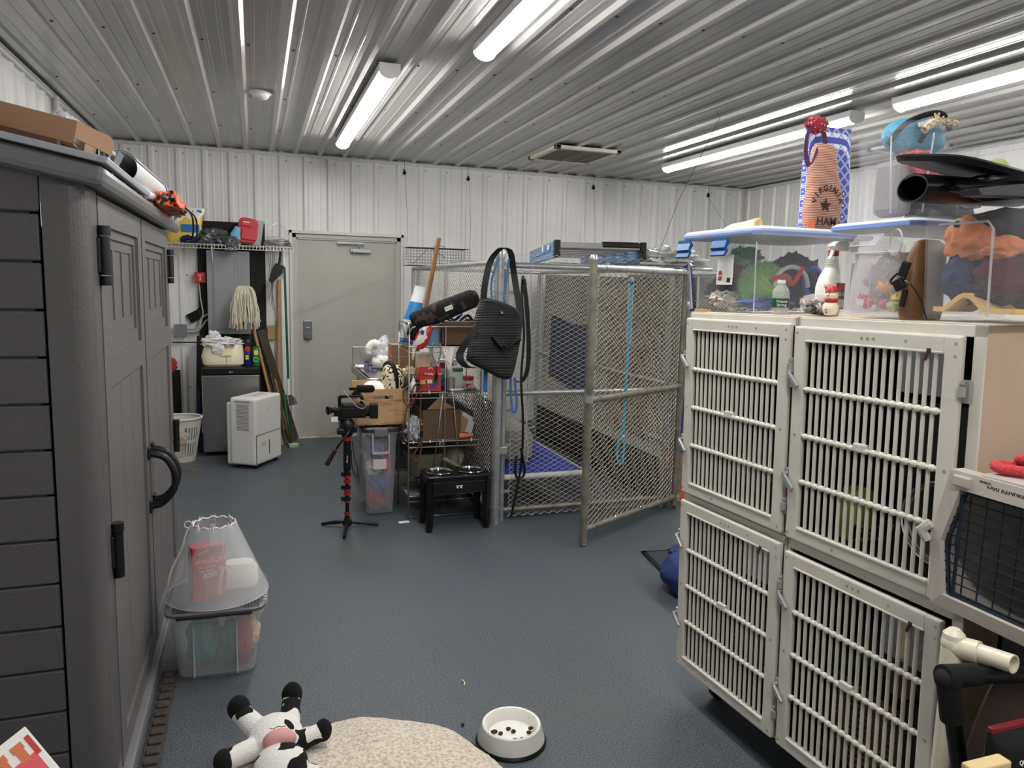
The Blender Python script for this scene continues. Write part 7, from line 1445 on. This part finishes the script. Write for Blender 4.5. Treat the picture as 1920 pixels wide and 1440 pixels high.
nt = M_cow.node_tree; n1 = nt.nodes.new('ShaderNodeTexNoise'); n1.inputs['Scale'].default_value = 260; tc = nt.nodes['Texture Coordinate']; nt.links.new(tc.outputs['Object'], n1.inputs['Vector']); bp = nt.nodes.new('ShaderNodeBump'); bp.inputs['Strength'].default_value = .8; bp.inputs['Distance'].default_value = .006; nt.links.new(n1.outputs['Fac'], bp.inputs['Height']); nt.links.new(bp.outputs[0], nt.nodes['Principled BSDF'].inputs['Normal'])
fuse(mb, .004, 8).build('body', M_cow, t)
M_hoof = mat('hoof_black', (.045, .045, .05), .95, bump=.4, bscale=260)
for c, r in (((-.112, .150, .088), (.036, .036, .042)), ((.058, .165, .098), (.034, .032, .045)), ((-.152, -.063, .045), (.030, .036, .036)), ((.146, -.010, .060), (.027, .032, .036))):
    MB().blob(c, r, .03, 2, 1, sub=3).build('hoof', M_hoof, t)
MB().blob((.010, -.070, .088), (.050, .032, .042), .02, 2, 1, sub=3, rot=(.5, 0, 0)).build('snout', mat('snout_pink', (.86, .60, .60), .9, bump=.2, bscale=200), t)
MB().tube(spline([(-.018, -.045, .118), (-.008, -.042, .112), (.006, -.045, .119), (.018, -.042, .114), (.030, -.046, .117)], 5), .0012, 5).build('mouth_stitch', mat('stitch', (.35, .20, .20), .8), t)
# food bowl
t = thing('dog_bowl', 'white dog bowl with a few kibbles on the floor right of the bed', 'bowl', (.822, 2.285, 0))
MB().lathe([(.10, 0), (.122, 0), (.125, .006), (.120, .014), (.10, .014)], n=56).build('rubber_base', M_black, t)
MB().lathe([(.118, .012), (.1175, .02), (.104, .060), (.1035, .066), (.100, .070), (.094, .068), (.090, .062), (.086, .055), (.078, .030), (.066, .024), (0, .023)], n=64, cap=False).build('body', mat('bowl_white', (.90, .90, .87), .35, var=.03, vscale=30), t)
random.seed(2)
K0 = None
for k, (x, y) in enumerate(((-.060, .02), (-.05, .028), (-.035, .012), (.0, .03), (.012, .01), (.068, -.012), (.06, -.02), (.002, -.04), (.012, -.046), (.025, -.042), (-.005, -.046))):
    rr = math.hypot(x, y); z = .028 + max(0, rr - .060) * 1.6
    labs = ('at the far left of the bowl', 'beside the leftmost one', 'alone left of the middle', 'near the back rim', 'in the middle of the bowl', 'rightmost in the bowl', 'just left of the rightmost one', 'in the front group of the bowl', 'in the front group, second from the left', 'rightmost of the front group', 'leftmost of the front group')
    o = MB().blob((0, 0, 0), (.0088, .0075, .006), .3, 3, k, sub=2).build('kibble', mat('kibble_brown', (.26, .17, .12), .8), loc=(.822 + x, 2.285 + y, z)); tag(o, 'brown kibble ' + labs[k], 'kibble', 'kibbles in the white bowl')
o = MB().blob((0, 0, 0), (.007, .006, .005), .3, 3, 4, sub=2).build('kibble', MATS['kibble_brown'], loc=(.683, 2.42, .006)); tag(o, 'single brown kibble on the floor between bed and bowl', 'kibble')
o = MB().tube([(0, 0, 0), (.006, .018, .003), (.002, .04, .002)], .0028, 6).build('straw_bit', mat('straw_bit', (.82, .78, .55), .8), loc=(.76, 2.68, .003)); tag(o, 'tiny pale straw bit on the floor behind the bowl', 'scrap')
# printed box at the lower left corner, standing on a grey bin
o = MB().loft([(-0, 0, 0, .14, .16, 8), (0, 0, .66, .16, .18, 8)], 40).build('grey_bin', mat('plain_grey', (.40, .40, .41), .5), loc=(-.42, 1.13, 0)); tag(o, 'plain grey bin under the white printed box, out of the picture', 'bin')
t = thing('product_box', 'white product box printed with a red tool at the lower left corner', 'carton', (-.33, 1.165, .665), 0)
nb = Vector((.20, -.85, .48)).normalized(); ax_ = Vector((.59, -.31, -.74)); ax_ = (ax_ - nb * ax_.dot(nb)).normalized(); ay_ = Vector((.70, -.15, .69)); ay_ = ay_ - nb * ay_.dot(nb); ay_ = (ay_ - ax_ * ay_.dot(ax_)).normalized(); az_ = ax_.cross(ay_)
L1, L2, T_ = .20, .16, .05; apex = Vector((-.005, .03, .258))
def bp_(u, v, w_): return apex + ax_ * u - ay_ * v - az_ * w_
sgn = 1 if (az_.y < 0) else -1
def pbox(u0, u1, v0, v1, w0, w1):
    mb = MB(); q = [bp_(u, v, w_ * sgn) for w_ in (w0, w1) for (u, v) in ((u0, v0), (u1, v0), (u1, v1), (u0, v1))]
    return mb.mesh(q, [(0, 1, 2, 3), (7, 6, 5, 4), (0, 4, 5, 1), (1, 5, 6, 2), (2, 6, 7, 3), (3, 7, 4, 0)])
pbox(0, L1, 0, L2, 0, T_).build('carton', M_paper, t); pbox(.004, L1 - .01, L2 - .002, L2 + .0006, .001, T_ - .001).build('red_side', mat('dark_red_side', (.42, .14, .12), .5), t)
pbox(.038, .130, .008, .088, -.0008, .001).build('red_print', mat('coral_print', (.88, .28, .32), .45), t)
for k in range(3): pbox(.022, .042, .016 + k * .024, .028 + k * .024, -.0010, .001).build('orange_print', mat('orange_print', (.82, .42, .20), .5), t); pbox(.013, .024, .014 + k * .024, .030 + k * .024, -.0014, .001).build('orange_print', MATS['orange_print'], t)
pbox(.012, .044, .002, .009, -.0008, .001).build('logo_print', M_red, t)
# ================================================================== RIGHT FOREGROUND: CARRIER, PIPES, COT
M_carr = mat('carrier_taupe', (.70, .67, .64), .45, bump=.08, bscale=80)
CX, CY0, CY1, CZ0, CZ1 = 1.42, .79, 1.205, .905, 1.222
t = thing('pet_carrier', 'beige plastic pet carrier with a dark blue wire door beside the cages', 'pet carrier', (1.68, 1.0, CZ0), 0)
cy = 1.0
def sect(x, h0, h1, wd, z0, z1): pass
# lower and upper shells as lofted open halves along +x
def shell(zb, zt_, top):
    mb = MB(); secs = []
    for (x, k) in ((-.255, 1.0), (-.235, 1.03), (.20, 1.0), (.245, .96)):
        secs.append((x, k))
    n = 18; vs = []; fs = []
    for (x, k) in secs:
        for ring_ in (1.0, .965):
            for i in range(n + 1):
                a = (PI * i / n) if top else (PI + PI * i / n)
                ca, sa = math.cos(a), math.sin(a); p = 5.0; q = (abs(ca) ** p + abs(sa) ** p) ** (-1 / p)
                hw = .205 * k * ring_ * (1 - .12 * abs(sa * q)); hh = (zt_ - zb) * ring_
                vs.append((x, -ca * q * hw * (1 if top else 1), (zb + sa * q * hh) if top else (zt_ + sa * q * hh)))
    M = (n + 1)
    for s_ in range(len(secs) - 1):
        for ri in (0, 1):
            o0 = (s_ * 2 + ri) * M; o1 = ((s_ + 1) * 2 + ri) * M
            for i in range(n): fs.append((o0 + i, o0 + i + 1, o1 + i + 1, o1 + i))
        for e in (0, n):
            a_, b_ = (s_ * 2) * M + e, (s_ * 2 + 1) * M + e; c_, d_ = ((s_ + 1) * 2) * M + e, ((s_ + 1) * 2 + 1) * M + e; fs.append((a_, b_, d_, c_))
    for i in range(n): fs.append((i, i + 1, M + i + 1, M + i))
    e0 = (len(secs) - 1) * 2 * M
    fs.append([e0 + i for i in range(n + 1)])
    return mb.mesh(vs, fs, smooth=False)
zm = 1.055 - CZ0
shell(zm, CZ1 - CZ0, True).build('upper_shell', M_carr, t); shell(.0, zm, False).build('lower_shell', M_carr, t)
MB().tube([(-.25, -.21, zm), (.24, -.205, zm), (.24, .205, zm), (-.25, .21, zm)], .010, 8).build('seam_flange', M_carr, t)
# door surround ring
mb = MB(); out = []; inn = []
HT = CZ1 - CZ0
def oct_(hw, z0, z1, c): return [(-hw + c * .5, z0), (hw - c * .5, z0), (hw, zm), (hw - c, z1), (-hw + c, z1), (-hw, zm)]
O_ = oct_(.208, .004, HT - .004, .035); I_ = oct_(.178, .034, HT - .042, .035)
vs = [(-.262, y, z) for y, z in O_] + [(-.266, y, z) for y, z in I_] + [(-.225, y, z) for y, z in O_] + [(-.225, y, z) for y, z in I_]
fs = []
for i in range(6):
    j = (i + 1) % 6; fs += [(i, j, 6 + j, 6 + i), (12 + i, 18 + i, 18 + j, 12 + j), (i, 12 + i, 12 + j, j), (6 + i, 6 + j, 18 + j, 18 + i)]
mb.mesh(vs, fs, smooth=False); mb.build('door_surround', M_carr, t)
M_dw = mat('door_wire_blue', (.12, .18, .24), .35, .2)
mb = MB()
for i in range(10):
    y = -.165 + i * .0367; k = abs(y) / .178; z0 = .034; z1 = HT - .045 - max(0, abs(y) - .14) * 1.1; mb.tube([(-.250, y, z0), (-.250, y, z1)], .0019, 5)
for i in range(12):
    z = .045 + i * .0205
    if z < HT - .05: mb.tube([(-.253, -.175, z), (-.253, .175, z)], .0016, 5)
mb.tube([(-.251, y, z) for y, z in oct_(.172, .038, HT - .048, .035)], .0042, 6, closed=True).tube([(-.253, .145, .036), (-.253, .145, HT - .055)], .004, 6)
mb.build('wire_door', M_dw, t); MB().bb(-.268, -.245, -.10, -.06, zm - .02, zm + .02, bev=.004).build('door_latch', mat('latch_teal', (.14, .28, .38), .4), t)
MB().bb(-.272, -.25, .12, .16, HT - .035, HT - .012, bev=.003).build('door_hinge_slot', M_carr, t); MB().tube([(-.262, .208, zm + .03), (-.270, .224, zm + .012), (-.262, .212, zm - .01)], .012, 8).build('side_clip', M_carr, t)
mb = MB()
for c in range(3):
    for r_ in range(3): mb.box((-.15 + c * .07, .203, HT - .06 - r_ * .032), (.040, .012, .016), bev=.006)
mb.build('side_vents', M_blackm, t)
text('VARI KENNEL', .0125, mat('carrier_print', (.18, .12, .20), .5), t, (-.2635, .045, HT - .020), ax=(0, -1, 0), ay=(.15, 0, 1), bold=.0004, sx=1.1); text('PETMATE', .006, MATS['carrier_print'], t, (-.2635, .09, HT - .013), ax=(0, -1, 0), ay=(.15, 0, 1))
t = thing('rope_lead', 'thick red braided rope lead looped on top of the pet carrier', 'lead', (1.56, 1.02, CZ1 + .013))
M_rope = patmat('red_rope', 'voronoi', (.52, .05, .09), (.80, .14, .18), 210, .22, .75, bump=.4)
MB().tube(spline([(.14, -.20, .02), (.02, .0, .005), (-.06, .09, .0), (-.085, .095, .0), (-.09, .06, .0), (-.02, -.04, .0), (.08, -.20, .0)], 8), .0115, 12).build('rope', M_rope, t)
MB().tube(spline([(.10, -.18, .024), (.0, -.01, .024), (-.05, .06, .020), (-.04, .06, .018), (.03, -.03, .018)], 8), .0105, 12).build('upper_loop', M_rope, t)
t = thing('plastic_grip', 'bright blue plastic handle lying inside the loop of the red rope lead', 'handle', (1.60, 1.00, CZ1 + .013)); MB().tube(spline([(-.01, .03, .0), (.03, .0, .006), (.09, -.04, .006), (.10, -.09, .0)], 5), .010, 10).build('grip', mat('cobalt', (.08, .18, .68), .4), t)
# dark stand under the carrier
t = thing('storage_crate', 'dark plastic crate stack in shadow under the pet carrier', 'crate', (1.80, .98, 0))
for k in range(3):
    mb = MB(); z = k * .30; mb.bb(-.17, .17, -.20, .20, z, z + .02).bb(-.17, -.16, -.20, .20, z, z + .295).bb(.16, .17, -.20, .20, z, z + .295).bb(-.17, .17, -.20, -.19, z, z + .295).bb(-.17, .17, .19, .20, z, z + .295).bb(-.18, .18, -.21, .21, z + .28, z + .298); mb.build('tier', mat('charcoal_crate', (.10, .10, .11), .6), t)
# white pvc pipe frame
t = thing('pvc_pipe_frame', 'cream PVC pipe frame standing on end with an open pipe pointing at the camera', 'pipe frame', (1.30, 1.03, 0))
M_pv = mat('pvc_cream', (.86, .83, .74), .3)
MB().cyl((0, 0, 0), (.0, 0, .87), .0165, n=20).build('upright', M_pv, t)
MB().tube([(0, 0, .85), (0, 0, .905), (0, 0, .925), (.0, .0, .935)], [.0215, .0215, .020, .010], 20).tube([(0, .0, .90), (.015, -.045, .905)], [.0215, .0215], 20).blob((.0, 0, .905), (.0225, .0225, .026), 0, 1, 1, sub=3).build('elbow', M_pv, t)
e = Vector((.023, -.108, .912)); s_ = Vector((.012, -.035, .904)); dv = (e - s_).normalized()
mb = MB(); mb.lathe([(.0175, 0), (.0175, (e - s_).length), (.0145, (e - s_).length), (.0145, .0)], n=28, cap=False); q_ = dv.to_track_quat('Z', 'Y').to_matrix().to_4x4(); mb.xf(Matrix.Translation(s_) @ q_); mb.build('open_pipe', M_pv, t)
# folding cot with brown fabric
t = thing('folding_cot', 'black tube frame with brown fabric sling standing on edge in front of the cages', 'cot frame', (1.20, .955, 0))
M_bf = mat('brown_sling', (.27, .21, .19), .85, bump=.2, bscale=60)
MB().tube([(.0, 0, .89), (.22, -.005, .862)], .0155, 16).build('top_tube', M_black, t); MB().tube([(.225, -.005, .861), (.40, -.01, .84)], .020, 16).build('coupler', M_blackm, t)
MB().tube([(.002, 0, .88), (.055, 0, .70), (.065, 0, .45), (.065, 0, .0)], .0150, 16).build('side_tube', M_black, t)
MB().tube([(-.012, 0, .892), (.07, 0, .882)], [.021, .021], 18).tube([(.0, 0, .895), (.022, 0, .80)], [.021, .020], 18).blob((.002, 0, .884), (.024, .023, .024), .05, 6, 1, sub=3).build('corner_joint', M_blackm, t)
mb = MB(); mb.sheet(lambda u, v: (.055 + .36 * u + .02 * (1 - v), .012 + .02 * math.sin(u * 5 + v * 3), (.66 + .185 * min(1, u / .28) ** .7) * (1 - v) + .01), 20, 14, .004); mb.build('sling', M_bf, t)
mb = MB(); mb.lathe([(.0215, 0), (.024, .20), (.024, .62)], n=18); mb.xf(Matrix.Translation((.066, 0, .06))); mb.build('sleeve', M_bf, t)
# bag bottom right
t = thing('pet_food_bag', 'black glossy bag with a dark red top edge at the lower right corner', 'bag', (1.282, .85, .0))
MB().loft([(.02, 0, .0, .09, .05, 3), (.02, 0, .30, .11, .06, 3), (.01, 0, .66, .11, .05, 2.8), (-.0, 0, .82, .108, .015, 2.4), (.0, 0, .845, .106, .006, 2.4)], 30).build('body', mat('black_foil', (.10, .10, .11), .2, bump=.3, bscale=14), t)
MB().box((.0, 0, .850), (.205, .012, .010), bev=.002).build('red_edge', mat('maroon_edge', (.45, .08, .12), .4), t)
text('QUICKFLIP', .011, M_white_text, t, (-.035, -.028, .795), ax=(1, 0, -.15), ay=(0, .35, 1), shear=.2); text('PRO', .009, M_white_text, t, (-.025, -.033, .780), ax=(1, 0, -.15), ay=(0, .35, 1), shear=.2)
t = thing('wood_offcut', 'worn pale wooden board edge in the lower right corner, left of the black bag', 'board', (1.067, .775, 0))
MB().bb(-.03, .05, -.012, .012, 0, .862, bev=.003).build('board', patmat('worn_wood', 'noise', (.80, .70, .48), (.30, .22, .14), 22, .62, .8), t)
